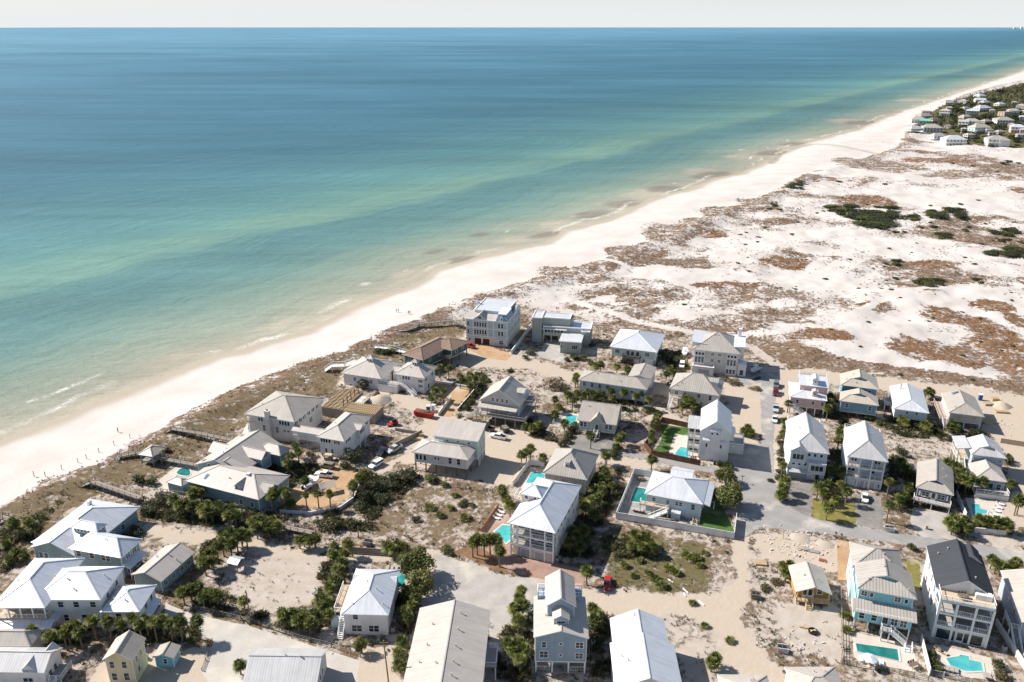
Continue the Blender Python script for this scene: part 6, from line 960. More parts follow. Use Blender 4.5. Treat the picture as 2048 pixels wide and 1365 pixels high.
def leaf_blob(n, leaf, seed, cols, flat=.8, lobes=7, core=True):
    r = np.random.default_rng(seed); C_ = [(0, 0, .45, .62)]
    for _ in range(lobes): a = r.uniform(0, 2*pi); d = r.uniform(.3, .62); C_.append((d*cos(a), d*sin(a), r.uniform(.25, .75), r.uniform(.28, .45)))
    C_ = np.array(C_); w_ = C_[:, 3]**2; k = r.choice(len(C_), n, p=w_/w_.sum()); dv = r.normal(size=(n, 3)); dv /= np.linalg.norm(dv, axis=1)[:, None]; dv[:, 2] = np.where(dv[:, 2] < -.35, -dv[:, 2], dv[:, 2])
    pos = C_[k, :3]+dv*C_[k, 3:4]*(r.uniform(.72, 1.08, (n, 1))); pos[:, 2] = np.maximum(pos[:, 2], .03)
    nn = dv+r.normal(size=(n, 3))*.55; nn /= np.linalg.norm(nn, axis=1)[:, None]; t = np.cross(nn, r.normal(size=(n, 3))); t /= np.linalg.norm(t, axis=1)[:, None]; b = np.cross(nn, t)
    s = leaf*r.uniform(.6, 1.4, (n, 1)); V = np.stack([pos-t*s, pos+b*s*.6, pos+t*s, pos-b*s*.6], 1).reshape(-1, 3); V[:, 2] *= flat; F = np.arange(n*4).reshape(-1, 4)
    cols = np.array(cols); ci = r.integers(0, len(cols), len(C_)); base = cols[ci[k]]*r.uniform(.7, 1.35, (n, 1))
    return V, F, base
GREEN = [(.07, .09, .026), (.095, .115, .035), (.13, .14, .048), (.06, .075, .028)]; OLIVE = [(.11, .10, .045), (.085, .085, .035), (.14, .12, .06)]; DRY = [(.17, .13, .08), (.14, .115, .07), (.20, .16, .10)]; DKG = [(.055, .066, .028), (.07, .078, .036), (.095, .095, .043)]
SHR = {}
for kname, n_, lf, cols in (('green', 650, .105, GREEN), ('olive', 520, .11, OLIVE), ('dry', 420, .10, DRY), ('dark', 800, .085, DKG), ('tree', 2600, .062, [(.11, .125, .034), (.14, .15, .045), (.17, .17, .055), (.095, .105, .034)])):
    SHR[kname] = [np_mesh('foliage', *leaf_blob(n_, lf, 50+k+n_, cols, .85, 7+k*2), 'leaf') for k in range(3)]
def bush(px, py, rpx, label, kind='green', hf=.9, group=None, name='shrub', sq=1.0, zc=None):
    x, y = P(px, py, zc if zc is not None else 0.8); sl_ = sqrt(x*x+y*y+CAMZ**2); r = rpx*sl_/FPX; g_ = gz(x, y)
    o = ob(name, random.choice(SHR[kind]), None, (x, y, g_-.05), random.uniform(0, 6.28), (r, r*sq, r*hf)); tag(o, label, 'shrub', group or label); return o
def tree(px, py, rpx, H_, label, group=None):
    x, y = P(px, py, H_*.6); sl_ = sqrt(x*x+y*y+CAMZ**2); r = rpx*sl_/FPX; t = thing('broadleaf_tree', label, 'tree', (x, y, 0), random.uniform(0, 6), group)
    b = MB(); b.tube([(0, 0, -.1, .28), (.1, 0, H_*.25, .2), (.05, .1, H_*.6, .12)], 8)
    for k in range(5): a = k*1.256; b.bar((.05, .05, H_*.3), (r*.5*cos(a), r*.5*sin(a), H_*.62), .12)
    b.obj('trunk', 'trunk', t); ob('crown', random.choice(SHR['tree']), t, (0, 0, H_*.18), 0, (r*1.2, r*1.2, H_*.9))
# palms
def palm_crown(seed, nf=30, dead=6, up=1.0):
    r = np.random.default_rng(seed); V = []; F = []; T = []
    for i in range(nf+dead):
        az = i*2.39996+r.uniform(-.3, .3); isd = i >= nf
        el = r.uniform(-1.25, -.8) if isd else radians(80)-(i/nf)*radians(112)*up+r.uniform(-.15, .15)
        d = Vector((cos(az)*cos(el), sin(az)*cos(el), sin(el))); side = Vector((-sin(az), cos(az), 0)); nrm = side.cross(d)*-1
        if nrm.z < 0: nrm = -nrm
        pl = r.uniform(.55, .85)*(.6 if isd else 1); hub = d*pl; R = r.uniform(.85, 1.12)*(.7 if isd else 1); ns = 9
        base = np.array((.24, .18, .10) if isd else [(.13, .15, .04), (.17, .185, .05), (.22, .215, .07), (.10, .125, .035)][r.integers(4)])*r.uniform(.75, 1.25)
        k0 = len(V); V += [tuple(-side*.03), tuple(hub-side*.025), tuple(hub+side*.025), tuple(side*.03)]; F.append((k0, k0+1, k0+2, k0+3)); T.append(base*.9)
        for s in range(ns):
            an = (s/(ns-1)-.5)*radians(215); q = d*cos(an)+side*sin(an); rr = R*(1-.28*abs(s/(ns-1)-.5)*2)*r.uniform(.88, 1.08); w_ = .105
            pr = (side*cos(an)-d*sin(an)); mid = hub+q*rr*.5+nrm*.05*(1 if s % 2 else -.3); tip = hub+q*rr-Vector((0, 0, 1))*(.22+.12*abs(an))*rr*(1 if not isd else .4)
            k0 = len(V); V += [tuple(hub), tuple(mid-pr*w_), tuple(tip), tuple(mid+pr*w_)]; F.append((k0, k0+1, k0+2, k0+3)); T.append(base*r.uniform(.8, 1.25))
    return np_mesh('fronds', V, F, T, 'leaf')
PALMS = [palm_crown(s, nf, dd, u_) for s, nf, dd, u_ in ((1, 30, 5, 1.0), (2, 34, 7, 1.1), (3, 26, 3, .95), (4, 32, 9, 1.15), (5, 28, 0, 1.0))]; PALMETTO = [palm_crown(s, 16, 1, .62) for s in (11, 12, 13)]
tb = MB(); tb.tube([(0, 0, 0, .24), (.01, 0, .1, .19), (0, .02, .5, .16), (.02, 0, .85, .17), (0, 0, 1.0, .2)], 8); TRUNK = tb.mesh('trunk', ['trunk'])
def palm(px, py, H_, label, cat='palm tree', sc=1.0):
    x, y = P(px, py, H_); t = thing('fan_palm', label, cat, (x, y, gz(x, y) if y > 200 else 0), random.uniform(0, 6.28), label)
    s = random.uniform(1.0, 1.32)*sc; ob('trunk', TRUNK, t, (0, 0, -.1), 0, (1, 1, H_+.1)); c = ob('crown', random.choice(PALMS), t, (0, 0, H_), 0, (s, s, s*random.uniform(.85, 1.05))); c.rotation_euler = (random.uniform(-.12, .12), random.uniform(-.12, .12), 0)
def palms(lst, H_, label, sc=1.0):
    for q in lst: palm(q[0], q[1], (q[2] if len(q) > 2 else H_)*random.uniform(.93, 1.07), label, sc=sc)
palms([(184.7, 1241.7), (215, 1243), (241, 1247.6), (264, 1237), (277, 1247.6), (290, 1239), (306.6, 1245), (324, 1240.5), (339, 1247.6), (358, 1243), (393, 1241.7)], 5, 'tall fan palm in the row beside the large white beach house', .9)
palms([(64, 1263), (99, 1271), (126, 1268), (157, 1265), (133, 1257), (181, 1241), (150, 1250)], 4.2, 'fan palm between the large white beach house and the grey-white cottage', .9)
palms([(479, 1331)], 2.4, 'lone young palm beside the grey barn')
palms([(25, 1046, 4), (40, 1052, 3.4), (55, 1044, 4.4), (65, 1052, 4), (12, 1090, 1.5), (30, 1105, 1.6), (48, 1112, 1.6), (20, 1118, 1.2)], 4, 'dark fan palm on the dune beside the teal beach house')
palms([(391, 971), (405, 976), (416, 972), (400, 985), (385, 985)], 3.2, 'fan palm in the clump in front of the oval pool house')
palms([(347, 998), (371, 1007), (382, 1012), (392, 1008), (402, 1016), (412, 1009), (423, 1024), (434, 1012), (447, 1019), (464, 1018), (455, 1030), (470, 1030), (410, 1024), (360, 1010)], 3.6, 'fan palm in the dense hedge below the teal beach house walls')
palms([(506, 1043), (518, 1040), (530, 1045), (544, 1040), (551, 1051), (512, 1054), (535, 1055)], 3.4, 'fan palm in the thicket at the head of the straight boardwalk')
palms([(547, 985), (569, 981), (544, 992), (571, 989)], 4.5, 'fan palm at the corner of the teal house by the parking court')
palms([(611, 991), (635, 989), (659, 989), (582, 1007, 2)], 4.4, 'fan palm in the row on the rim of the tan parking court', .8)
palms([(706, 972), (719, 957), (728, 950), (610, 961, 3)], 4.2, 'fan palm beside the curved wall of the parking court')
palms([(590, 892), (581, 913), (575, 925), (596, 905)], 4, 'fan palm squeezed between the teal house and the big pale house')
palms([(460, 1064), (481, 1067), (492, 1072), (444, 1086), (433, 1094), (420, 1107), (409, 1110), (460, 1088), (472, 1076), (448, 1074), (425, 1120), (408, 1125)], 3.8, 'fan palm in the thicket by the small roofed shelter')
palms([(396, 1174), (417, 1187), (433, 1192), (380, 1180), (487, 1203), (365, 1185), (405, 1195)], 3.4, 'fan palm in the thicket behind the split-rail fence')
palms([(669, 1094), (687, 1107), (695, 1088), (682, 1126), (669, 1160), (642, 1198), (567, 1230), (586, 1227), (607, 1233), (629, 1230), (642, 1214), (660, 1180), (676, 1140), (655, 1205), (596, 1240), (618, 1244), (655, 1230), (665, 1108)], 3.4, 'fan palm in the thicket beside the boxy white house')
palms([(607, 1075), (629, 1077), (618, 1082), (598, 1080)], 2.6, 'short fan palm beside the straight boardwalk')
palms([(776, 1094), (797, 1094), (810, 1096), (787, 1100)], 2.8, 'small fan palm in the row behind the boxy white house')
palms([(1004, 982), (1020, 1011), (1012, 998, 2)], 3.4, 'fan palm by the red-brown fence of the brick pool yard')
palms([(1053, 905), (1043, 911), (1061, 898), (1086, 916, 2.4)], 4, 'fan palm by the white fence and pyramid-roofed house')
palms([(954, 1080), (968, 1082), (992, 1080), (999, 1101), (945, 1085), (980, 1078)], 4.4, 'fan palm in front of the tall porch house')
palms([(1214, 911), (1208, 942), (1203, 974), (1190, 1030), (1185, 977), (1205, 982), (1224, 972), (1171, 1012), (1198, 955), (1218, 958), (1195, 995), (1182, 1000)], 3.2, 'fan palm in the grove between the pyramid-roofed house and the villa')
palms([(1153, 1072), (1174, 1082), (1140, 1085), (1160, 1094), (1145, 1060), (1168, 1060)], 3, 'fan palm in the shade beside the tall porch house')
palms([(1039, 1196), (1043, 1181), (1028, 1217), (1037, 1241), (1045, 1210)], 3.2, 'fan palm in the island beside the stacked-gable house')
palms([(1037, 1286), (1028, 1303), (1048, 1300), (1018, 1290), (1040, 1320)], 3.4, 'fan palm between the long grey roof and the stacked-gable house')
palms([(824, 1211), (807, 1226), (815, 1236), (803, 1284), (797, 1306), (800, 1330, 2)], 3, 'fan palm between the boxy white house and the long grey roof')
palms([(1185, 1217), (1196, 1228), (1190, 1240)], 2.8, 'fan palm beside the stair of the stacked-gable house')
palms([(1174, 1144)], 3.4, 'pale thin palm at the corner of the brick yard')
palms([(1275, 1078), (1297, 1082), (1284, 1094), (1263, 1090), (1306, 1094), (1270, 1070), (1290, 1072)], 2.4, 'fan palm in the clump on the grassy lot below the villa fence')
palms([(1573, 1139), (1566, 1132), (1580, 1132), (1572, 1148)], 2.4, 'fan palm in the clump beside the timber cabin')
palms([(1430, 1318), (1424, 1326)], 2.2, 'fan palm on the sandy plot beside the bright gable roof')
palms([(1182, 727), (1201, 729), (1192, 732)], 3, 'fan palm at the corner of the annex of the modern house')
palms([(1234, 734), (1256, 740), (1340, 738), (1347, 746), (1333, 748)], 2.6, 'palm on the sand lane below the green pyramid-roofed house')
palms([(1153, 753), (1151, 761), (1156, 757)], 3, 'fan palm at one end of the long pale house')
palms([(1135, 790), (1153, 787), (1177, 785), (1203, 787), (1222, 782), (1225, 795), (1248, 785), (1272, 792), (1285, 787), (1298, 800), (1110, 800), (1165, 790), (1188, 790), (1145, 800)], 3.6, 'fan palm in the row along the front of the long pale house')
palms([(1375, 806), (1366, 812), (1384, 803), (1372, 798), (1390, 812)], 3.2, 'fan palm in the clump before the ribbed pyramid roof')
palms([(1243, 872), (1236, 880)], 3, 'round-headed palm beside the grey-green cottage drive')
palms([(1319, 829), (1312, 842), (1306, 853), (1304, 866), (1306, 880), (1314, 835), (1308, 848)], 4, 'fan palm in the row along the striped lawn', .85)
palms([(1304, 919), (1211, 911), (1182, 874)], 3.8, 'single fan palm standing by the sand lane')
palms([(1050, 853), (1066, 856), (1078, 850), (1129, 848, 2.4), (1110, 830, 2), (1118, 815, 2)], 2.6, 'low palm near the pool of the grey-green cottage')
palms([(1496, 858), (1488, 862), (1502, 866)], 1.6, 'low palm clump beside the road opposite the parked cars')
palms([(878, 735), (897, 737), (920, 754), (940, 752), (950, 757), (939, 771)], 4.2, 'fan palm in the sandy yard below the brown-roofed house')
palms([(869, 781), (873, 793), (887, 783), (862, 798, 1.5)], 4.2, 'fan palm beside the white stair of the twin pyramid house', .85)
palms([(1577, 807), (1570, 857), (1572, 845), (1568, 868), (1566, 931), (1566, 976), (1570, 962), (1562, 990, 2)], 3.4, 'fan palm in the strip along the road by the pale blue house')
palms([(1661, 794), (1659, 805), (1656, 818), (1680, 868), (1678, 880), (1684, 860)], 4, 'tall fan palm in the gap between the tall street houses')
palms([(1637, 973), (1656, 970), (1660, 939), (1684, 944), (1682, 970), (1672, 1000), (1656, 1015), (1648, 985), (1695, 985)], 3.6, 'fan palm around the front lawn of the barn-door garage house')
palms([(1779, 965), (1779, 1010)], 5, 'tall fan palm beside the paver drive')
palms([(1806, 992), (1817, 973), (1804, 925), (1812, 935), (1800, 1000)], 3, 'fan palm on the shaded side of the navy cottage')
palms([(1858, 781), (1852, 786), (1864, 786)], 2.2, 'palm clump between the two raised houses by the upper road')
palms([(1804, 839), (1858, 855), (1907, 849), (1812, 845), (1850, 850), (1900, 855), (1914, 858)], 2, 'low fan palm in front of a raised house')
palms([(1909, 944), (1920, 957), (1943, 957), (1967, 965), (1914, 934), (1896, 926), (1930, 945), (1935, 962)], 4.2, 'fan palm beside the stepped blue-grey house')
palms([(2023, 968), (2041, 1000), (2035, 1005)], 4.2, 'fan palm at the far end of the stepped house terrace')
palms([(1909, 1036), (1922, 1050), (1906, 1052), (1936, 1057), (1915, 1044), (1928, 1040), (1900, 1045)], 2.6, 'fan palm in the corner hedge by the gravel drive')
palms([(1959, 1039), (1978, 1042), (1994, 1044), (2012, 1047), (1968, 1044), (1986, 1047), (2003, 1050), (2018, 1056)], 2.6, 'fan palm in the hedge above the low cream wall')
palms([(1993, 1128), (2034, 1126), (1985, 1120), (2002, 1133), (2026, 1132)], 2.6, 'fan palm between the black-roofed and grey houses')
PALO = [(1297, 1109), (1373, 1109), (1394, 1114), (1338, 1136), (1353, 1145), (1295, 1143), (1280, 1120), (1310, 1155), (1400, 1130), (1250, 1130), (1345, 1140), (1385, 1118), (1410, 1105), (1325, 1170), (1268, 1150), (1385, 1205), (1410, 1250), (1460, 1280), (902, 1015), (880, 1030), (930, 1035), (860, 1015), (910, 990), (945, 1010), (1790, 1250), (1690, 1230), (1695, 1260)]
for q in PALO:
    x, y = P(*q, .5); s = random.uniform(.8, 1.3); o = ob('palmetto', random.choice(PALMETTO), None, (x, y, gz(x, y)+.1), random.uniform(0, 6), (s, s, s*.8)); tag(o, 'low green saw palmetto on the scrubby lots', 'palmetto', 'saw palmettos on the scrubby lots')
# broadleaf trees and shrubs
tree(1457, 992, 34, 6.0, 'large round yellow-green tree beside the villa fence and road'); tree(1452, 950, 23, 4.6, 'smaller round tree at the road junction above the large one')
tree(833, 1128, 33, 6.2, 'big dark round tree behind the boxy white house'); tree(844, 1163, 30, 6.0, 'bushy tree beside the gravel lot'); tree(820, 1190, 22, 4.2, 'leaning bushy tree against the boxy white house'); tree(722, 1291, 14, 3.4, 'small sparse tree by the split-rail fence')
for a in [(707, 918, 24, 'dark rounded shrub in front of the guest wing', 'dark', 1.1), (690, 930, 14, 'dark rounded shrub in front of the guest wing', 'dark', .9), (565, 945, 20, 'dark shrub mass beside the teal house dormer', 'dark', .9), (545, 935, 14, 'dark shrub mass beside the teal house dormer', 'dark', .9), (600, 950, 16, 'dark shrub mass beside the teal house dormer', 'dark', .8), (622, 908, 13, 'bare brownish shrub below the roofed bridge', 'dry', 1.0), (736, 768, 25, 'large olive shrub in front of the twin pyramid house', 'olive', .8), (753, 790, 9, 'tall dry shrub beside the timber joists', 'dry', 1.5), (807, 955, 30, 'big dark thicket below the stilt house', 'dark', .7), (776, 970, 26, 'big dark thicket below the stilt house', 'dark', .7), (745, 985, 24, 'dark thicket by the parking court wall', 'dark', .7), (722, 1010, 22, 'dark thicket by the parking court wall', 'dark', .7), (760, 1000, 20, 'dark thicket by the parking court wall', 'dark', .7), (866, 958, 19, 'green shrub at the wire fence of the scrub lot', 'green', .7), (890, 968, 12, 'green shrub at the wire fence of the scrub lot', 'green', .7), (929, 1003, 11, 'round olive shrub in the middle of the scrub lot', 'olive', .8), (922, 1008, 9, 'round olive shrub in the middle of the scrub lot', 'olive', .8), (831, 1037, 12, 'round olive shrub in the middle of the scrub lot', 'olive', .8), (1109, 771, 32, 'huge dry grey shrub beside the long pale house', 'dry', .55), (1333, 716, 22, 'dark shrub mass beside the green pyramid-roofed house', 'dark', .9), (1348, 722, 14, 'dark shrub mass beside the green pyramid-roofed house', 'dark', .9), (1148, 714, 13, 'rounded green shrub beside the modern annex', 'green', .9), (1166, 717, 13, 'rounded green shrub beside the modern annex', 'green', .9), (1135, 718, 8, 'rounded green shrub beside the modern annex', 'green', .9), (1185, 690, 9, 'dark shrub behind the modern annex', 'dark', .9), (1060, 705, 12, 'dark shrub beside the ramp wall', 'dark', .8), (1050, 715, 10, 'dark shrub beside the ramp wall', 'dark', .8), (661, 1052, 22, 'grey-green rounded shrub above the straight boardwalk', 'olive', .9), (706, 1046, 16, 'grey-green rounded shrub above the straight boardwalk', 'olive', .9), (640, 1045, 14, 'grey-green rounded shrub above the straight boardwalk', 'dark', .9), (967, 754, 13, 'green shrub in the sandy yard below the brown-roofed house', 'green', .7), (975, 760, 9, 'green shrub in the sandy yard below the brown-roofed house', 'green', .7), (1562, 839, 9, 'dark shrub at the roadside by the parked cars', 'dark', .9), (1685, 841, 11, 'dark shrub beneath the two-tier teal house', 'dark', .8), (1740, 835, 13, 'green shrub beneath the two-tier teal house', 'green', .8), (1760, 845, 10, 'green shrub beneath the two-tier teal house', 'green', .8), (2017, 922, 15, 'shrub beside the stepped blue-grey house', 'olive', 1.0), (1804, 905, 14, 'dark round shrub behind the navy cottage', 'dark', 1.0), (1840, 848, 13, 'dark green shrub below a raised house', 'dark', .9), (1960, 868, 20, 'dark undergrowth beside the raised beige house', 'dark', .6), (1990, 1048, 12, 'shrub behind the low cream wall', 'olive', .9), (1822, 1092, 11, 'spiky green shrub by the road at the aqua house', 'green', 1.0), (1868, 1320, 12, 'clipped green hedge shrub beside the angular pool', 'green', 1.1), (1872, 1336, 12, 'clipped green hedge shrub beside the angular pool', 'green', 1.1), (1866, 1306, 9, 'clipped green hedge shrub beside the angular pool', 'green', 1.1), (1998, 1330, 14, 'yellowish shrub beside the angular pool', 'olive', 1.0), (2004, 1350, 14, 'yellowish shrub beside the angular pool', 'olive', 1.0), (1552, 1160, 14, 'olive shrub on the plot by the timber cabin', 'olive', .6), (1530, 1172, 14, 'olive shrub on the plot by the timber cabin', 'olive', .6), (1440, 728, 1, 'x', 'dry', 1), (1467, 764, 20, 'tawny grass mound by the road spur', 'dry', .45), (1510, 775, 14, 'tawny grass mound by the road spur', 'dry', .45), (892, 1097, 15, 'rounded green shrub at the edge of the gravel lot', 'green', .8), (905, 1106, 9, 'rounded green shrub at the edge of the gravel lot', 'green', .8), (270, 1065, 20, 'dark shrub against the teal beach house', 'dark', .6), (255, 1075, 16, 'dark shrub against the teal beach house', 'dark', .6), (300, 1020, 22, 'large dark shrub at the boardwalk landing', 'dark', .8), (320, 1000, 20, 'large dark shrub at the boardwalk landing', 'dark', .8), (275, 960, 16, 'green shrub on the dune by the pavilion walk', 'green', .9), (300, 965, 14, 'green shrub on the dune by the pavilion walk', 'green', .9), (330, 900, 12, 'green shrub beside the beach pavilion', 'green', .9), (312, 917, 9, 'green shrub beside the beach pavilion', 'green', .9), (790, 700, 16, 'green shrub beside the pale dune boardwalk', 'green', .7), (770, 705, 14, 'green shrub beside the pale dune boardwalk', 'green', .7), (755, 702, 12, 'green shrub beside the pale dune boardwalk', 'green', .7), (860, 688, 8, 'green shrub beside the pale dune boardwalk', 'green', .7), (1020, 740, 9, 'small green shrub on the sandy yard by the lane', 'green', .7), (1470, 740, 14, 'dark hedge below the big white three-storey house', 'dark', .7), (1450, 757, 12, 'dark hedge below the big white three-storey house', 'dark', .7), (1540, 958, 8, 'round shrub by the roadside fire hydrant', 'green', .7)]:
    if a[3] == 'x': continue
    bush(a[0], a[1], a[2], a[3], a[4], a[5])
# clipped hedges
def hedge(px, py, px2, py2, rp, label):
    n_ = 5; a = P(px, py, .9); c = P(px2, py2, .9); t = thing('hedge', label, 'hedge', (a[0], a[1], 0))
    for k in range(n_): q = k/(n_-1); x, y = a[0]+(c[0]-a[0])*q, a[1]+(c[1]-a[1])*q; r = rp*sqrt(x*x+y*y+CAMZ**2)/FPX; ob('foliage', SHR['dark' if k % 2 else 'green'][k % 3], t, (x-a[0], y-a[1], -.05), k*1.3, (r, r, 1.9))
hedge(1126, 890, 1150, 850, 13, 'long clipped dark hedge beside the grey-green cottage drive'); hedge(1228, 912, 1233, 890, 10, 'short clipped hedge below the round-headed palm'); hedge(935, 815, 962, 768, 11, 'dense hedge along the drive wall of the steep-gabled house'); hedge(1350, 1050, 1385, 1054, 4, 'low planting along the inside of the villa fence'); hedge(1440, 928, 1462, 932, 8, 'low clipped hedge at the foot of the tall gabled house')
# dune shrubs: wind-shorn oak patches
DUNE = [(1682, 424, 45, 11), (1741, 445, 52, 22), (1762, 424, 40, 10), (1802, 467, 20, 6), (1816, 438, 25, 9), (1893, 432, 50, 12), (1858, 455, 25, 6), (1883, 475, 27, 9), (1939, 461, 17, 7), (2008, 467, 37, 10), (2024, 487, 30, 6), (2014, 510, 45, 12), (1960, 493, 12, 5), (1781, 527, 20, 8), (1939, 517, 20, 4), (1955, 532, 22, 4), (1860, 412, 9, 5), (1591, 378, 18, 10), (1678, 365, 8, 6), (1548, 418, 14, 8), (1971, 447, 9, 4), (1858, 570, 28, 13), (1955, 564, 18, 6), (1790, 559, 7, 9), (1781, 586, 5, 4), (1800, 600, 8, 4), (1368, 613, 9, 5), (1352, 668, 4, 3), (1365, 669, 4, 3), (1770, 372, 8, 5), (1920, 413, 6, 3), (2010, 327, 14, 6), (1945, 335, 12, 4), (1905, 330, 6, 3), (1995, 346, 10, 3), (2035, 330, 12, 5), (1865, 638, 5, 4), (1960, 640, 5, 5), (1962, 686, 5, 4), (1924, 712, 7, 4), (1945, 760, 6, 4), (1800, 750, 9, 5), (1720, 700, 8, 4), (1650, 560, 6, 3), (1480, 470, 6, 3), (1530, 455, 7, 4)]+[(random.Random(k).uniform(1450, 2048), random.Random(k+31).uniform(400, 730), random.Random(k+5).uniform(2.5, 6), 2.5) for k in range(70)]
for cx, cy, rx, ry in DUNE:
    k_ = max(1, int(rx*ry/36)); k_ = min(k_, 22); big = rx > 15
    for j in range(k_):
        if k_ == 1: qx, qy = cx, cy
        else: a = random.uniform(0, 2*pi); d = sqrt(random.random())*.85; qx, qy = cx+rx*d*cos(a), cy+ry*d*sin(a)
        x, y = P(qx, qy); sl_ = hypot(x, y); sz = min(rx, max(ry*1.2, 5))*sl_/FPX*random.uniform(.75, 1.2)*(1.0 if k_ == 1 else .9)
        o = ob('dune_shrub', random.choice(SHR['dark' if j % 4 else 'green']), None, (x, y, gz(x, y)-.15), random.uniform(0, 6), (sz, sz*random.uniform(1, 1.5), min(sz*.55, 2.4))); tag(o, 'dark wind-shorn shrub in a thick patch on the white dunes' if big else 'small dark shrub standing alone on the white dunes', 'shrub', 'shrub patches on the dunes' if big else 'lone shrubs on the dunes')
# ---- grass and low scrub (uncountable)
veg2, grn2, rst2, trk2 = [a.reshape(shp) for a in (veg, grn, rst, trk)]; zt2 = Zt.reshape(shp)
def samp(x, y):
    i = np.clip(np.searchsorted(xs, x), 1, len(xs)-1); j = np.clip(np.searchsorted(ys, y), 1, len(ys)-1); return j, i
def scatter(n, x0, x1, y0, y1, seed, power=1.3):
    r = np.random.default_rng(seed); x = r.uniform(x0, x1, n); y = r.uniform(y0, y1, n); j, i = samp(x, y)
    cl = fbm(x/5, y/5, seed+3); v = veg2[j, i]*np.clip((cl-.25)*2.2, .1, 1.6); k = (r.random(n) < v**power) & (np.abs(x/y) < .72) & (trk2[j, i] < .5)
    for s in SHEETS: k &= ~inpoly(x, y, s)
    return x[k], y[k], zt2[j[k], i[k]], grn2[j[k], i[k]], rst2[j[k], i[k]], r
def tufts(name, label, x, y, z, g, ru, r, hgt, wid, nb, spread):
    n = len(x); V = np.zeros((n, nb, 3, 3)); az = r.uniform(0, 2*pi, (n, nb)); ln = r.uniform(.2, 1.0, (n, nb)); h_ = hgt*r.uniform(.5, 1.3, (n, 1))*r.uniform(.6, 1.1, (n, nb)); ca, sa = np.cos(az), np.sin(az); sp = spread*r.uniform(.3, 1, (n, nb))
    bx = x[:, None]+ca*sp*.5; by = y[:, None]+sa*sp*.5
    V[:, :, 0] = np.stack([bx-sa*wid, by+ca*wid, np.broadcast_to(z[:, None]-.05, bx.shape)], -1); V[:, :, 1] = np.stack([bx+sa*wid, by-ca*wid, np.broadcast_to(z[:, None]-.05, bx.shape)], -1); V[:, :, 2] = np.stack([bx+ca*sp*ln, by+sa*sp*ln, z[:, None]+h_], -1)
    c = np.array([(.22, .165, .10), (.17, .13, .08), (.26, .20, .12), (.13, .10, .065)])[r.integers(0, 4, n)]; gc = np.array([(.10, .115, .04), (.075, .085, .032), (.14, .14, .055)])[r.integers(0, 3, n)]; m_ = (r.random(n) < g*.95)[:, None]; c = np.where(m_, gc, c); c = np.where((r.random(n) < ru)[:, None], np.array((.21, .105, .045)), c)
    t = np.repeat(c*r.uniform(.7, 1.3, (n, 1)), nb, 0)
    o = ob(name, np_mesh(name, V.reshape(-1, 3), np.arange(n*nb*3).reshape(-1, 3), t, 'leaf')); o['kind'] = 'stuff'; tag(o, label, 'grass'); return o
q = scatter(90000, -215, 250, 112, 330, 71); tufts('dune_grass', 'dry tan and green grass tufts across the sandy lots and dunes', *q, .45, .09, 6, .5)
q = scatter(90000, -120, 420, 330, 640, 72, 1.2); tufts('dune_scrub', 'sparse brown scrub dotting the white dune field', *q, .55, .22, 4, .8)
q = scatter(40000, 50, 620, 640, 1150, 73, 1.2); tufts('far_dune_scrub', 'fine brown scrub on the farthest dunes', *q, .7, .35, 3, 1.1)
# dense undergrowth between the houses
UND = [[(690, 930), (760, 952), (830, 942), (850, 962), (770, 1010), (740, 1062), (640, 1062), (650, 1030), (720, 985)], [(1120, 1000), (1180, 960), (1240, 940), (1252, 985), (1222, 1022), (1192, 1062), (1182, 1118), (1118, 1112)], [(280, 1005), (400, 990), (560, 1032), (640, 1062), (560, 1066), (400, 1052), (290, 1035)], [(535, 925), (640, 925), (630, 955), (560, 985)], [(640, 1110), (700, 1088), (690, 1140), (665, 1250), (560, 1262), (480, 1242), (380, 1212), (395, 1168), (440, 1188), (560, 1238), (640, 1200)], [(400, 1095), (450, 1060), (500, 1072), (470, 1090), (430, 1130), (400, 1140)], [(905, 770), (962, 745), (976, 762), (932, 832), (915, 838)], [(1040, 838), (1082, 842), (1115, 885), (1060, 875)], [(1655, 900), (1692, 900), (1692, 990), (1650, 1000), (1632, 985)], [(1780, 900), (1832, 950), (1832, 1012), (1790, 1025), (1775, 960)], [(1890, 920), (1932, 930), (1945, 992), (1912, 1000)], [(1760, 850), (1780, 832), (1880, 852), (1962, 872), (1960, 890), (1800, 872)], [(990, 1290), (1060, 1190), (1066, 1365), (992, 1365)], [(1175, 1230), (1216, 1232), (1228, 1365), (1180, 1365)], [(1120, 782), (1290, 800), (1322, 832), (1240, 822), (1150, 800)], [(0, 1060), (60, 1040), (125, 1000), (60, 1085), (20, 1140), (0, 1150)], [(1195, 1075), (1300, 1070), (1310, 1105), (1230, 1120)], [(795, 1190), (835, 1200), (805, 1365), (790, 1365)], [(1556, 860), (1576, 900), (1575, 1000), (1558, 990)], [(60, 1245), (190, 1235), (180, 1290), (90, 1290)], [(200, 1250), (400, 1240), (390, 1290), (300, 1290)], [(1640, 800), (1680, 790), (1680, 840), (1640, 835)], [(1330, 700), (1360, 700), (1380, 740), (1340, 750)], [(1890, 1035), (2020, 1040), (2020, 1070), (1900, 1062)]]
VX = []; TX = []; r = np.random.default_rng(91)
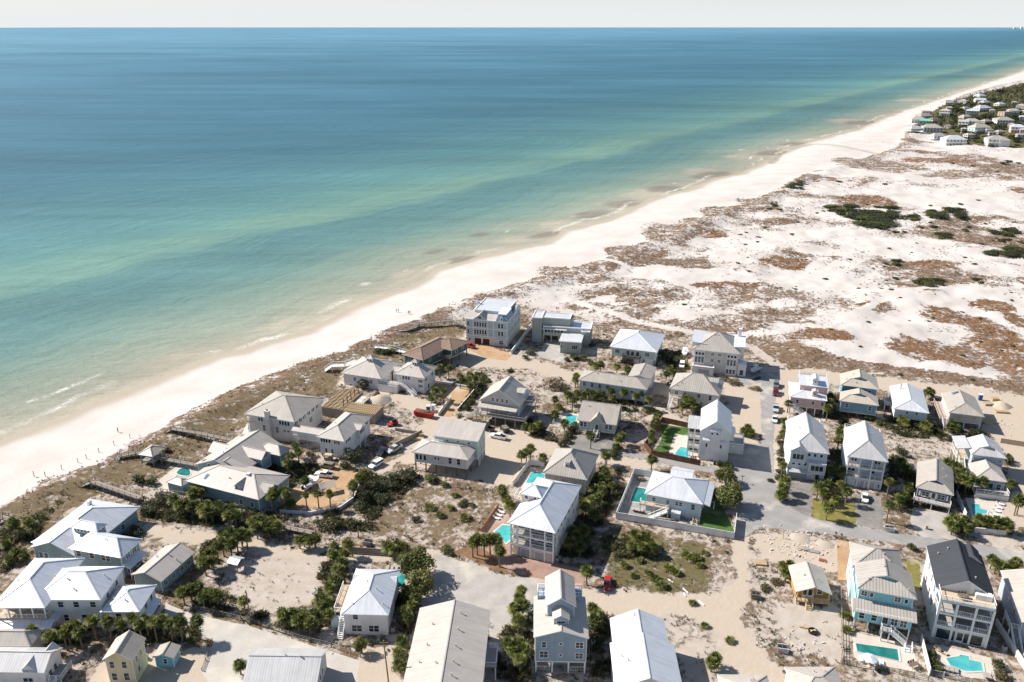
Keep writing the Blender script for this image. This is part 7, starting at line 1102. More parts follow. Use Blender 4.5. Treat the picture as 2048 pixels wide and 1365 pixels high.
for pg in UND:
    w_ = PP(pg); xa = [q[0] for q in w_]; ya = [q[1] for q in w_]; area = (max(xa)-min(xa))*(max(ya)-min(ya)); n_ = int(area*1.9); x = r.uniform(min(xa), max(xa), n_); y = r.uniform(min(ya), max(ya), n_); k = inpoly(x+2*(fbm(x/3, y/3, 8)-.5), y, w_) & (fbm(x/4, y/4, 9) > .40)
    for s in SHEETS: k &= ~inpoly(x, y, s)
    x, y = x[k], y[k]; n_ = len(x); lf = 24; s = r.uniform(.4, 1.15, n_)
    d = r.normal(size=(n_, lf, 3)); d /= np.linalg.norm(d, axis=2)[..., None]; d[:, :, 2] = np.abs(d[:, :, 2]); pos = d*s[:, None, None]*r.uniform(.6, 1.05, (n_, lf, 1)); pos[:, :, 0] += x[:, None]; pos[:, :, 1] += y[:, None]
    a = r.normal(size=(n_, lf, 3))*.26; b_ = r.normal(size=(n_, lf, 3))*.16; VX.append(np.stack([pos-a, pos+b_, pos+a], 2).reshape(-1, 3)); c = np.array([(.06, .075, .028), (.085, .09, .035), (.12, .105, .05), (.045, .055, .025), (.15, .115, .065)])[r.integers(0, 5, n_)]; TX.append(np.repeat(c, lf, 0)*r.uniform(.7, 1.3, (n_*lf, 1)))
VX = np.concatenate(VX); o = ob('undergrowth', np_mesh('undergrowth', VX, np.arange(len(VX)).reshape(-1, 3), np.concatenate(TX), 'leaf')); o['kind'] = 'stuff'; tag(o, 'dense dark green undergrowth filling the gaps between houses', 'undergrowth')
# looser scrub clumps over the sandy lots
r = np.random.default_rng(401); n_ = 16000; x = r.uniform(-200, 235, n_); y = r.uniform(118, 330, n_); j, i = samp(x, y); k = (veg2[j, i] > .4) & (trk2[j, i] < .5) & (fbm(x/9, y/9, 55) > .47) & inpoly(x, y, town) & (r.random(n_) < .62)
for s in SHEETS: k &= ~inpoly(x, y, s)
x, y, z = x[k], y[k], zt2[j[k], i[k]]; n_ = len(x); lf = 16; s = r.uniform(.25, .7, n_); d = r.normal(size=(n_, lf, 3)); d /= np.linalg.norm(d, axis=2)[..., None]; d[:, :, 2] = np.abs(d[:, :, 2]); pos = d*s[:, None, None]; pos[:, :, 0] += x[:, None]; pos[:, :, 1] += y[:, None]; pos[:, :, 2] += z[:, None]
a = r.normal(size=(n_, lf, 3))*.2; b_ = r.normal(size=(n_, lf, 3))*.14; c = np.array([(.09, .095, .036), (.12, .10, .05), (.16, .12, .07), (.065, .075, .03), (.06, .07, .028)])[r.integers(0, 5, n_)]; V_ = np.stack([pos-a, pos+b_, pos+a], 2).reshape(-1, 3)
o = ob('lot_scrub', np_mesh('lot_scrub', V_, np.arange(len(V_)).reshape(-1, 3), np.repeat(c, lf, 0)*r.uniform(.7, 1.3, (n_*lf, 1)), 'leaf')); o['kind'] = 'stuff'; tag(o, 'low olive and brown scrub over the sandy lots', 'scrub')
# far wood and village greenery
wx_ = [q[0] for q in wood]; wy_ = [q[1] for q in wood]; r = np.random.default_rng(17); n_ = 34000; x = r.uniform(min(wx_), 1500, n_); y = r.uniform(1000, 2600, n_); k = inpoly(x, y, wood) & (x/y < .72); x, y = x[k], y[k]; n_ = len(x); lf = 5; s = r.uniform(1.4, 4.2, n_); d = r.normal(size=(n_, lf, 3)); d[:, :, 2] = np.abs(d[:, :, 2]); pos = d*s[:, None, None]*.6; pos[:, :, 0] += x[:, None]; pos[:, :, 1] += y[:, None]; a = r.normal(size=(n_, lf, 3))*1.3; b_ = r.normal(size=(n_, lf, 3))*.9
c = np.array([(.06, .075, .03), (.08, .09, .035), (.10, .10, .045), (.05, .06, .03)])[r.integers(0, 4, n_)]*(.7+.7*fbm(x/40, y/40, 3))[:, None]; V_ = np.stack([pos-a, pos+b_, pos+a], 2).reshape(-1, 3); o = ob('coastal_wood', np_mesh('coastal_wood', V_, np.arange(len(V_)).reshape(-1, 3), np.repeat(c, lf, 0), 'leaf')); o['kind'] = 'stuff'; tag(o, 'low green coastal wood behind the far village', 'wood')
for zx, zy, rr_ in [(1000, 540, 70), (1080, 500, 50), (940, 620, 50), (700, 680, 60), (920, 760, 50), (1000, 720, 45), (1330, 680, 70), (1480, 650, 90), (1400, 640, 50), (1560, 680, 50), (1680, 830, 90), (1620, 850, 60), (1380, 1010, 60), (1420, 1040, 55), (1330, 960, 50), (1850, 950, 60), (1900, 1000, 70), (1960, 980, 50), (1540, 1080, 50), (640, 920, 40), (1150, 880, 60), (1240, 880, 50), (1050, 850, 50), (1900, 680, 60), (1700, 570, 60), (1800, 590, 50), (1620, 500, 50), (1560, 380, 60), (1700, 270, 70), (1480, 380, 40), (1250, 460, 60), (1190, 1000, 40), (880, 620, 40), (980, 640, 50), (1960, 640, 60), (2000, 780, 50), (1760, 640, 40)]+[(random.Random(k).uniform(900, 2040), random.Random(k+99).uniform(420, 1060), random.Random(k+7).uniform(28, 55)) for k in range(70)]:
    bush(1780+zx/7.642, 150+zy/7.642, rr_/7.642, 'dark tree among the houses of the far village', 'dark' if int(zx) % 3 else 'green', .75, 'trees of the far village', 'village_tree', 1.2, 2)
# ================================================================== vehicles
def paint(name, rgb): return M('paint_'+name, rgb, .3, .03, 1, 0, .5)
for k_, c_ in dict(white=(.78, .78, .77), silver=(.42, .44, .46), black=(.025, .025, .028), red=(.40, .02, .02), maroon=(.10, .012, .016), olive=(.20, .19, .14), grey=(.14, .15, .16)).items(): paint(k_, c_)
wm = MB(); wm.tube([(0, 0, -.12, .30), (0, 0, -.10, .36), (0, 0, .10, .36), (0, 0, .12, .30)], 14); TYRE = wm.mesh('tyre', ['rubber']); wm = MB(); wm.tube([(0, 0, -.125, .2), (0, 0, .125, .2)], 10); RIM = wm.mesh('rim', ['chrome'])
lm = MB(); lm.box(-.03, -.16, -.08, .03, .16, .08); LAMP = lm.mesh('headlight', ['trim'])
def loft(b, secs, mi=0):          # secs: list of (x, half width low, z low, half width high, z high)
    for (x0, a0, l0, c0, h0), (x1, a1, l1, c1, h1) in zip(secs[:-1], secs[1:]):
        A = [(x0, -a0, l0), (x0, a0, l0), (x0, c0, h0), (x0, -c0, h0)]; B = [(x1, -a1, l1), (x1, a1, l1), (x1, c1, h1), (x1, -c1, h1)]
        for i in range(4): j = (i+1) % 4; b.face([A[i], B[i], B[j], A[j]][::-1], mi)
    for (x, a, l, c, h_), fl in ((secs[0], 1), (secs[-1], 0)):
        f = [(x, -a, l), (x, a, l), (x, c, h_), (x, -c, h_)]; b.face(f if not fl else f[::-1], mi)
def car(px, py, px2, py2, kind, col, label, cat='car', z=.0):      # nose pixel -> tail pixel give the heading
    a = P(px, py, .5); c = P(px2, py2, .5); x, y = (a[0]+c[0])/2, (a[1]+c[1])/2; ang = atan2(a[1]-c[1], a[0]-c[0]); m_ = 'paint_'+col
    nm = {'pickup': 'pickup_truck', 'suv': 'sport_utility_vehicle', 'sedan': 'parked_car', 'jeep': 'off_road_vehicle'}[kind]; t = thing(nm, label, cat, (x, y, .02), ang); b = MB(); g = MB(); rf = MB(); Lh = {'pickup': 2.75, 'suv': 2.35, 'sedan': 2.25, 'jeep': 2.05}[kind]
    if kind == 'sedan':
        loft(b, [(-Lh, .80, .35, .76, .82), (-Lh+.25, .86, .28, .82, .93), (-1.2, .88, .28, .84, .96), (.9, .88, .28, .84, .93), (Lh-.4, .85, .28, .8, .78), (Lh, .76, .35, .7, .62)]); loft(g, [(-1.65, .76, .93, .7, .95), (-.95, .77, .93, .62, 1.38), (.25, .77, .93, .62, 1.40), (1.1, .77, .9, .7, .92)]); loft(rf, [(-.95, .63, 1.37, .60, 1.43), (.22, .63, 1.38, .60, 1.44)])
    elif kind == 'pickup':
        loft(b, [(-Lh, .92, .5, .92, .92), (-1.0, .94, .45, .94, .92), (-.98, .95, .42, .93, 1.12), (1.15, .95, .42, .93, 1.12), (Lh-.35, .93, .45, .88, 1.0), (Lh, .86, .5, .8, .85)]); loft(g, [(-.95, .88, 1.1, .80, 1.72), (.55, .88, 1.1, .78, 1.74), (1.2, .88, 1.1, .84, 1.14)]); loft(rf, [(-.97, .81, 1.70, .76, 1.80), (.5, .81, 1.72, .76, 1.81)])
        bd = MB()
        for q in ((-Lh, -.94, -.98, -.86), (-Lh, .86, -.98, .94), (-Lh, -.86, -Lh+.08, .86)): bd.box(q[0], q[1], .92, q[2], q[3], 1.22)
        bd.obj('truck_bed', m_, t); bl = MB(); bl.box(-Lh+.09, -.85, .9, -1.0, .85, .94); bl.obj('bed_liner', 'black', t)
    else:
        hh = 1.78 if kind == 'jeep' else 1.7; loft(b, [(-Lh, .86, .42, .86, 1.05), (-Lh+.1, .92, .4, .9, 1.08), (.9, .93, .4, .9, 1.08), (Lh-.3, .9, .42, .85, 1.0), (Lh, .82, .5, .78, .8)]); loft(g, [(-Lh+.05, .84, 1.06, .76, hh-.12), (.45, .86, 1.06, .76, hh-.08), (1.05, .86, 1.06, .82, 1.1)]); loft(rf, [(-Lh, .79, hh-.13, .73, hh), (.45, .79, hh-.1, .73, hh)])
    b.obj('body', m_, t); g.obj('windows', 'glass', t); rf.obj('roof_panel', m_ if kind != 'jeep' else 'paint_olive', t)
    for sx in (-1, 1):
        for sy in (-1, 1):
            w_ = ob('wheel', TYRE, t, (sx*Lh*.62, sy*.84, .36)); w_.rotation_euler = (pi/2, 0, 0); ob('rim', RIM, w_)
    for sy in (-1, 1): ob('headlight', LAMP, t, (Lh-.02, sy*.6, .75))
car(629, 948, 669, 953, 'pickup', 'white', 'white pickup truck parked on the tan brick court', 'truck'); car(642, 930, 668, 935, 'jeep', 'olive', 'olive off-road vehicle behind the white pickup on the brick court')
car(776, 906, 800, 893, 'pickup', 'silver', 'silver pickup parked beside the row of traffic cones', 'truck'); car(758, 912, 772, 896, 'pickup', 'black', 'dark pickup next to the silver one by the guest wing', 'truck'); car(742, 936, 762, 924, 'suv', 'white', 'white utility vehicle parked by the dark rounded shrub')
car(978, 870, 1015, 878, 'pickup', 'white', 'white pickup parked under the edge of the wraparound deck', 'truck'); car(955, 853, 990, 862, 'pickup', 'black', 'black pickup beside the wraparound deck posts', 'truck'); car(1000, 850, 1018, 868, 'jeep', 'black', 'black off-road vehicle next to the white pickup under the deck'); car(928, 690, 948, 695, 'pickup', 'red', 'red pickup at the brown-roofed house', 'truck'); car(1213, 1181, 1217, 1153, 'sedan', 'red', 'red car parked on the sand by the grassy lot'); car(1730, 1007, 1730, 986, 'sedan', 'white', 'white car on the paver drive before the barn-style garage'); car(1551, 794, 1552, 778, 'suv', 'maroon', 'maroon utility vehicle parked along the road'); car(1552, 778, 1553, 764, 'suv', 'grey', 'dark vehicle parked behind the maroon one'); car(1551, 827, 1552, 809, 'pickup', 'silver', 'silver pickup parked along the road', 'truck'); car(1549, 847, 1550, 831, 'sedan', 'white', 'white car parked at the end of the roadside row'); car(1362, 741, 1366, 722, 'suv', 'white', 'white vehicle beside the big three-storey house'); car(1522, 752, 1500, 758, 'sedan', 'black', 'dark car beside the boat on the road spur')
def boat(px, py, px2, py2, label):
    a = P(px, py, .6); c = P(px2, py2, .6); ang = atan2(a[1]-c[1], a[0]-c[0]); t = thing('motor_boat', label, 'boat', ((a[0]+c[0])/2, (a[1]+c[1])/2, 0), ang); b = MB(); loft(b, [(-3.1, .75, .55, 1.05, 1.35), (-1, .8, .5, 1.15, 1.4), (1.2, .6, .55, 1.05, 1.5), (2.5, .2, .8, .55, 1.65), (3.2, .03, 1.3, .08, 1.75)]); b.obj('hull', 'paint_white', t); b = MB(); b.box(-2.6, -.8, 1.36, 1.0, .8, 1.42); b.obj('cockpit', 'paleblue', t); b = MB(); b.box(-.6, -.4, 1.42, .5, .4, 2.2); b.box(-.9, -.8, 2.9, .8, .8, 2.98); [b.bar((x_, y_, 1.4), (x_, y_, 2.9), .06) for x_ in (-.7, .6) for y_ in (-.6, .6)]; b.obj('console', 'paint_white', t); b = MB(); b.box(-3.5, -.25, .7, -3.1, .25, 1.8); b.obj('outboard_motor', 'black', t); b = MB(); b.bar((-2.6, -.7, .35), (3.9, 0, .4), .12); b.bar((-2.6, .7, .35), (3.9, 0, .4), .12); b.bar((-1.4, -.9, .35), (-1.4, .9, .35), .12); b.obj('trailer_frame', 'chrome', t)
    for sy in (-1, 1): w_ = ob('wheel', TYRE, t, (-1.4, sy*.95, .36)); w_.rotation_euler = (pi/2, 0, 0); ob('rim', RIM, w_)
boat(1367, 718, 1372, 698, 'white boat on a trailer behind the white vehicle'); boat(1500, 748, 1520, 736, 'white boat with a blue deck on a trailer by the road spur')
# ---- building site equipment
x, y = P(848, 830, .5); t = thing('skip_container', 'red rubbish skip full of debris at the building site', 'dumpster', (x, y, 0), radians(-22)); b = MB(); loft(b, [(-3.2, .95, .25, 1.15, 1.75), (-2.6, 1.1, .2, 1.2, 1.75), (2.6, 1.1, .2, 1.2, 1.75), (3.2, 1.0, .5, 1.15, 1.75)]); b.obj('bin', 'redpaint', t); b = MB(); [b.box(-2.5+k*1.2, -1.24, .25, -2.35+k*1.2, 1.24, 1.78) for k in range(5)]; b.box(-3.1, -1.26, 1.62, 3.1, 1.26, 1.77); b.obj('ribs', 'redpaint', t); b = MB(); [b.bar((random.uniform(-2.6, 0), random.uniform(-.9, .9), 1.75), (random.uniform(0, 2.6), random.uniform(-.9, .9), random.uniform(1.8, 2.2)), random.uniform(.1, .3)) for _ in range(22)]; b.box(-2.6, -.95, 1.5, 2.6, .95, 1.79); b.obj('debris', 'darkwood', t)
x, y = P(787, 846, .8); t = thing('skid_loader', 'small red and black skid loader on the building site', 'loader', (x, y, 0), radians(200)); b = MB(); loft(b, [(-1.4, .7, .4, .7, 1.2), (-.4, .7, .35, .7, 1.3), (1.0, .65, .35, .6, .9)]); b.obj('body', 'redpaint', t); b = MB(); b.box(-.9, -.55, 1.3, .5, .55, 2.0); b.obj('cab', 'black', t); b = MB(); b.bar((-1.2, -.8, 1.3), (1.5, -.8, .5), .15); b.bar((-1.2, .8, 1.3), (1.5, .8, .5), .15); b.box(1.4, -.9, .1, 2.0, .9, .7); b.obj('bucket_arm', 'redpaint', t)
for sx in (-.7, .7):
    for sy in (-.8, .8): w_ = ob('wheel', TYRE, t, (sx, sy, .36)); w_.rotation_euler = (pi/2, 0, 0); ob('rim', RIM, w_)
M('bluebox', (.03, .10, .28), .5, .1)
def toilet(px, py, mat, label):
    x, y = P(px, py, 1); t = thing('portable_toilet', label, 'toilet', (x, y, 0), radians(-15)); b = MB(); b.box(-.55, -.55, 0, .55, .55, 2.0); b.obj('cabin', mat, t); b = MB(); loft(b, [(-.6, .6, 2.0, .5, 2.2), (.6, .6, 2.0, .5, 2.2)]); b.obj('roof', 'trim', t); b = MB(); b.box(-.4, -.58, .1, .4, -.551, 1.85); b.obj('door', mat, t)
toilet(857, 818, 'bluebox', 'blue portable toilet behind the red skip'); toilet(867, 816, 'paint_white', 'white portable toilet beside the blue one'); toilet(1961, 795, 'bluebox', 'blue portable toilet by the upper road')
M('conered', (.6, .06, .02), .6, .05); cb = MB(); cb.box(-.2, -.2, 0, .2, .2, .04); cb.tube([(0, 0, .04, .15), (0, 0, .75, .03)], 8); CONE = cb.mesh('traffic_cone', ['conered'])
for k in range(9): x, y = P(803+k*4.2, 893-k*3.1); tag(ob('traffic_cone', CONE, None, (x, y, 0)), 'orange traffic cone in the row beside the retaining wall', 'cone', 'traffic cones by the building site')
for px, py, w_, d_, n_, mat, lab in [(836, 878, 3.2, 1.2, 5, 'newwood', 'stack of yellow formwork beside the retaining wall'), (842, 872, 1.6, 1.4, 8, 'newwood', 'orange crate of timber at the end of the retaining wall'), (1522, 1125, 2.6, 2.0, 3, 'newwood', 'yellow timber pallets on the plot by the sand road'), (1600, 1095, 1.6, 1.2, 2, 'decktan', 'small brown pallet among the rubble'), (1628, 1102, 2.4, 1.2, 2, 'deckgrey', 'grey slatted pallet among the rubble'), (1645, 1120, 1.6, 1.0, 2, 'brickred', 'stack of red bricks by the cabin'), (1612, 1098, 1.4, 1.2, 3, 'deckgrey', 'white crate among the rubble'), (1976, 808, 3.0, 2.0, 5, 'decktan', 'stack of boards covered beside the upper road'), (1990, 800, 2.2, 1.6, 7, 'newwood', 'tall bundle of new timber beside the upper road'), (2004, 824, 4.0, 1.4, 4, 'newwood', 'bundle of new timber on the sandy plot'), (1976, 842, 4.6, 3.6, 3, 'newwood', 'timber floor frame on the sandy building plot'), (1614, 1255, 3.0, .5, 2, 'newwood', 'small pile of planks on the sandy plot below the cabin')]:
    x, y = P(px, py, .3); t = thing('material_stack', lab, 'timber stack', (x, y, 0), random.uniform(-.4, .4)); me_ = MB(); me_.box(-w_/2, -.09, 0, w_/2, .09, .14); me_ = me_.mesh('plank', [mat]); m2_ = max(2, int(d_/.24))
    for k in range(n_):
        for j in range(m2_): ob('plank', me_, t, (random.uniform(-.08, .08), -d_/2+(j+.5)*d_/m2_, k*.15), random.uniform(-.03, .03))
# sand heaps and rubble
def heap(px, py, r, hgt, label, mat='sandpile', name='sand_heap'):
    x, y = P(px, py); V = [(0, 0, hgt)]; F = []; n_ = 14
    for k, (q, hz) in enumerate(((.35, .78), (.7, .34), (1, -.06))): V += [(r*q*cos(2*pi*i/n_)*random.uniform(.85, 1.15), r*q*sin(2*pi*i/n_)*random.uniform(.85, 1.15), hgt*hz*random.uniform(.85, 1.1) if k < 2 else -.1) for i in range(n_)]
    F += [(0, 1+i, 1+(i+1) % n_) for i in range(n_)]
    for k in range(2): F += [(1+k*n_+i, 1+(k+1)*n_+i, 1+(k+1)*n_+(i+1) % n_, 1+k*n_+(i+1) % n_) for i in range(n_)]
    me_ = bpy.data.meshes.new(name); me_.from_pydata(V, [], F); me_.materials.append(MATS[mat]); me_.polygons.foreach_set('use_smooth', [True]*len(F)); tag(ob(name, me_, None, (x, y, 0)), label, 'heap')
heap(762, 800, 4.2, 1.8, 'pale sand heap behind the timber joists'); heap(2003, 812, 3.4, 1.5, 'orange clay heap by the upper road', 'tan'); heap(1600, 1078, 3.0, .5, 'low pale rubble heap on the plot by the road'); heap(1650, 1088, 2.6, .45, 'second low rubble heap near the cabin', 'sandpile'); heap(668, 905, 1.6, .8, 'small white sand heap beside the guest wing')
rb = MB(); r = random.Random(5)
for cx, cy, n_ in ((1560, 1085, 60), (1610, 1098, 70), (1640, 1080, 40), (790, 835, 50), (1990, 850, 60), (695, 1290, 25), (1610, 1280, 25)):
    c = P(cx, cy)
    for _ in range(n_): x, y = c[0]+r.gauss(0, 3), c[1]+r.gauss(0, 3); s_ = r.uniform(.1, .45); rb.bar((x, y, .05), (x+r.uniform(-1, 1)*s_*2, y+r.uniform(-1, 1)*s_*2, .05+r.uniform(0, .3)), s_*.5, s_*.4)
o = rb.obj('rubble', 'concrete'); o['kind'] = 'stuff'; tag(o, 'scattered rubble and scrap on the building plots', 'rubble')
# ================================================================== poles, posts, street things
def pole(px, py, hgt, label, lean=0, arm=False, r_=.14):
    x, y = P(px, py); t = thing('utility_pole', label, 'pole', (x, y, gz(x, y))); b = MB(); b.tube([(0, 0, -.2, r_*1.15), (lean, 0, hgt, r_*.8)], 8); b.obj('pole_shaft', 'trunk', t)
    if arm: b = MB(); b.tube([(lean*.7+.3, 0, hgt*.68, .2), (lean*.7+.3, 0, hgt*.76, .2)], 10); b.obj('transformer', 'rl', t); b = MB(); b.bar((lean*.9-.8, 0, hgt*.95), (lean*.9+.8, 0, hgt*.95), .1); b.obj('cross_arm', 'trunk', t)
pole(502, 1246, 8.5, 'wooden utility pole at the split-rail fence', -.1); pole(778, 1372, 11, 'wooden utility pole with a transformer beside the long grey roof', -.4, True); pole(744, 696, 5.5, 'dark pole on the dune by the pale boardwalk', 0, False, .12); pole(622, 1105, 3.0, 'short post on the sand track by the sandy lot', 0, False, .1); pole(717, 1075, 3.2, 'wooden post near the racks on the sand track', 0, False, .14); pole(1566, 1078, 2.6, 'thin sign post at the road bend', 0, False, .06)
pm_ = MB(); pm_.tube([(0, 0, -.3, .09), (0, 0, 1.5, .08)], 8); pm_.box(-.12, -.03, 1.1, .12, .03, 1.45); BP = pm_.mesh('marker_post', ['fencered'])
for q in [(125, 944), (157, 930), (174, 922), (199, 909), (229, 894), (261, 880), (92, 958)]: x, y = P(*q, -.6); tag(ob('marker_post', BP, None, (x, y, gz(x, y))), 'reddish marker post in the line at the top of the beach', 'post', 'marker posts along the beach')
def hydrant():
    x, y = P(1484, 966); t = thing('street_sign', 'small dark red signpost at the road junction by the large round tree', 'sign', (x, y, .012)); b = MB(); b.tube([(0, 0, 0, .07), (0, 0, 2.2, .06)], 8); b.obj('post', 'maroon', t); b = MB(); b.box(-.5, -.03, 2.0, .5, .03, 2.25); b.box(-.03, -.45, 2.28, .03, .45, 2.5); b.obj('sign_blade', 'fencered', t)
hydrant()
def mailbox(px, py, label):
    x, y = P(px, py); t = thing('mailbox', label, 'mailbox', (x, y, .01), radians(10)); b = MB(); b.tube([(0, 0, 0, .06), (0, 0, 1.1, .06)], 6); b.obj('post', 'trunk', t); b = MB(); b.box(-.14, -.28, 1.1, .14, .28, 1.38); b.obj('box', 'black', t)
mailbox(1671, 1075, 'black mailbox at the roadside by the sand path'); mailbox(1682, 1078, 'second black mailbox beside the first by the sand path')
def bin_(px, py, label, n_=2, mat='black'):
    for k in range(n_):
        x, y = P(px+k*7, py+k*1.2); t = thing('wheelie_bin', label, 'bin', (x, y, 0), radians(-10), label); b = MB(); loft(b, [(-.3, .26, 0, .33, 1.0), (.3, .26, 0, .33, 1.0)]); b.obj('bin_body', mat, t); b = MB(); b.box(-.36, -.37, 1.0, .36, .37, 1.08); b.obj('lid', mat, t)
bin_(1429, 930, 'black wheelie bin at the corner of the tall gabled house', 2); bin_(1113, 885, 'dark wheelie bin at the end of the clipped hedge', 1); bin_(1336, 771, 'dark wheelie bin beside the ribbed-roof house path', 1); bin_(1852, 1058, 'bin at the mouth of the gravel drive', 1, 'rl')
def binrack(px, py, label, mat='boardwhite'):
    x, y = P(px, py); t = thing('bin_enclosure', label, 'bin enclosure', (x, y, 0), radians(-12)); b = MB(); [b.box(-1.0+k*.22, -.7, 0, -.86+k*.22, -.64, 1.3) for k in range(10)]; [b.box(-1.0+k*.22, .64, 0, -.86+k*.22, .7, 1.3) for k in range(10)]; b.box(-1.05, -.72, 1.2, 1.2, -.62, 1.32); b.box(-1.05, .62, 1.2, 1.2, .72, 1.32); b.obj('slats', mat, t); b = MB(); b.box(-.8, -.5, 0, -.1, .5, 1.1); b.box(.1, -.5, 0, .8, .5, 1.1); b.obj('bins', 'black', t)
binrack(1564, 1303, 'white slatted bin enclosure at the lane bend'); binrack(1511, 1196, 'dark slatted bin enclosure beside the sand road', 'greyrail'); binrack(1778, 1062, 'white framed bin rack beside the paver drive'); binrack(1196, 1244, 'white railed bin rack by the bright gable roof'); binrack(735, 1090, 'low grey bike rack on the sand track', 'rl')
# ================================================================== terrace furniture
lb = MB(); lb.box(-.35, -1.0, .3, .35, .35, .38); lb.bar((0, .3, .34), (0, .95, .75), .7, .08); [lb.box(x_-.03, y_-.03, 0, x_+.03, y_+.03, .32) for x_ in (-.28, .28) for y_ in (-.9, .3)]; LNG = {m_: lb.mesh('sun_lounger', [m_]) for m_ in ('decktan', 'trim', 'deckgrey')}
def lounger(px, py, rz, label, mat='deckgrey'): x, y = P(px, py, .3); tag(ob('sun_lounger', LNG[mat], None, (x, y, .02), radians(rz)), label, 'lounger', label)
for k in range(4): lounger(1886+k*9, 1336+k*2.2, 150, 'grey sun lounger in the row of four below the angular pool')
for k in range(2): lounger(1970+k*9, 1352+k*2, 170, 'grey sun lounger in the pair at the end of the angular pool terrace')
for k in range(2): lounger(1877+k*8, 1300+k*4, 40, 'tan sun lounger beside the hedge and angular pool', 'decktan')
for k in range(4): lounger(1722+k*14, 1319+k*3, 165, 'pale sun lounger below the long green pool', 'trim')
for k in range(4): lounger(1266+k*6, 1019+k*1.2, 180, 'grey deck lounger beside the dark teal pool')
for k in range(3): lounger(1002-k*5, 1024+k*6, 60, 'pale lounger on the brick yard by the palms', 'trim')
for k in range(3): lounger(775+k*9, 1137, 180, 'grey lounger on the back patio of the boxy white house')
for k in range(4): lounger(2000-k*4, 1008+k*7, 60, 'pale lounger on the stepped house pool terrace', 'trim')
def umbrella(px, py, mat, label):
    x, y = P(px, py, 2.2); t = thing('parasol', label, 'parasol', (x, y, 0)); b = MB(); b.tube([(0, 0, 0, .3), (0, 0, .08, .3)], 10); b.tube([(0, 0, .08, .03), (0, 0, 2.6, .03)], 6); b.obj('pole', 'trim', t); b = MB(); b.tube([(0, 0, 2.1, 1.5), (0, 0, 2.35, .8), (0, 0, 2.6, .05)], 8); b.obj('canopy', mat, t)
M('tealcloth', (.03, .36, .32), .8, .1); umbrella(799, 1156, 'tealcloth', 'teal parasol beside the boxy white house'); umbrella(797, 1166, 'tealcloth', 'second teal parasol nearer the bushy trees by the boxy white house'); umbrella(1740, 1316, 'paleblue', 'pale blue parasol at the corner of the long green pool')
def dining(px, py, z, rz, label):
    x, y = P(px, py, z); t = thing('garden_table', label, 'table', (x, y, z), radians(rz)); b = MB(); b.box(-.9, -.45, .7, .9, .45, .75); b.obj('table_top', 'darkwood', t); b = MB(); [b.box(x_-.04, y_-.04, 0, x_+.04, y_+.04, .7) for x_ in (-.8, .8) for y_ in (-.35, .35)]; b.obj('table_legs', 'darkwood', t)
    cb_ = MB(); cb_.box(-.22, -.22, .4, .22, .22, .46); cb_.box(-.22, .18, .46, .22, .24, .9); [cb_.box(x_-.02, y_-.02, 0, x_+.02, y_+.02, .4) for x_ in (-.2, .2) for y_ in (-.2, .2)]; me_ = cb_.mesh('chair', ['darkwood'])
    for k in range(3):
        for sg in (-1, 1): c_ = ob('garden_chair', me_, None, (x+cos(radians(rz))*(-.6+.6*k)-sin(radians(rz))*sg*.75, y+sin(radians(rz))*(-.6+.6*k)+cos(radians(rz))*sg*.75, z), radians(rz)+(0 if sg > 0 else pi)); tag(c_, 'dark chair at the '+label.replace('dark ', ''), 'chair', label+' chairs')
dining(1828, 1334, .02, 20, 'dark dining table on the green pool terrace'); dining(1282, 960, .02, -10, 'dark dining table on the villa board deck'); dining(1926, 1196, 9.74, -10, 'dark dining table on the roof deck'); dining(1387, 922, .02, -8, 'dark dining table under the corner balconies')
# fire pit on the sandy plot, trampoline-like dark disc, cart and canopy on the court
x, y = P(1626, 1262, .4); t = thing('fire_pit', 'dark round fire pit on the sandy plot below the cabin', 'fire pit', (x, y, 0)); b = MB(); b.tube([(0, 0, 0, .9), (0, 0, .5, 1.0), (0, 0, .52, .8), (0, 0, .3, .75)], 16); b.obj('bowl', 'black', t); b = MB(); [b.bar((-.6, q, .4), (.6, -q, .62), .12) for q in (-.3, 0, .3)]; b.obj('logs', 'newwood', t)
x, y = P(657, 914, 1); t = thing('utility_cart', 'tan-topped utility cart beside the guest wing wall', 'cart', (x, y, .02), radians(-10)); b = MB(); b.box(-1.2, -.6, .4, 1.2, .6, .9); b.obj('body', 'paint_olive', t); b = MB(); b.box(-1.1, -.65, 1.75, 1.1, .65, 1.83); b.obj('roof_panel', 'decktan', t); b = MB(); [b.bar((x_, y_, .9), (x_, y_, 1.76), .05) for x_ in (-1, 1) for y_ in (-.55, .55)]; b.obj('roof_frame', 'black', t)
for sx in (-.8, .8):
    for sy in (-.6, .6): w_ = ob('wheel', TYRE, t, (sx, sy, .36)); w_.rotation_euler = (pi/2, 0, 0); ob('rim', RIM, w_)
x, y = P(655, 974, 1.5); t = thing('shade_canopy', 'striped slatted shade canopy over a pale boat on the brick court', 'canopy', (x, y, .012), radians(25)); sm_ = MB(); sm_.box(-2.2, -.1, 0, 2.2, .1, .08); sm_ = sm_.mesh('slat', ['deckgrey'])
for k in range(9): ob('slat', sm_, t, (0, -1.3+k*.32, 1.9+k*.06))
b = MB(); [b.bar((x_, y_, 0), (x_, y_, 2.0+(y_+1.3)*.17), .1) for x_ in (-2, 2) for y_ in (-1.25, 1.2)]; b.obj('frame', 'trim', t)
boat(633, 962, 612, 976, 'pale covered boat standing under the palms on the brick court')
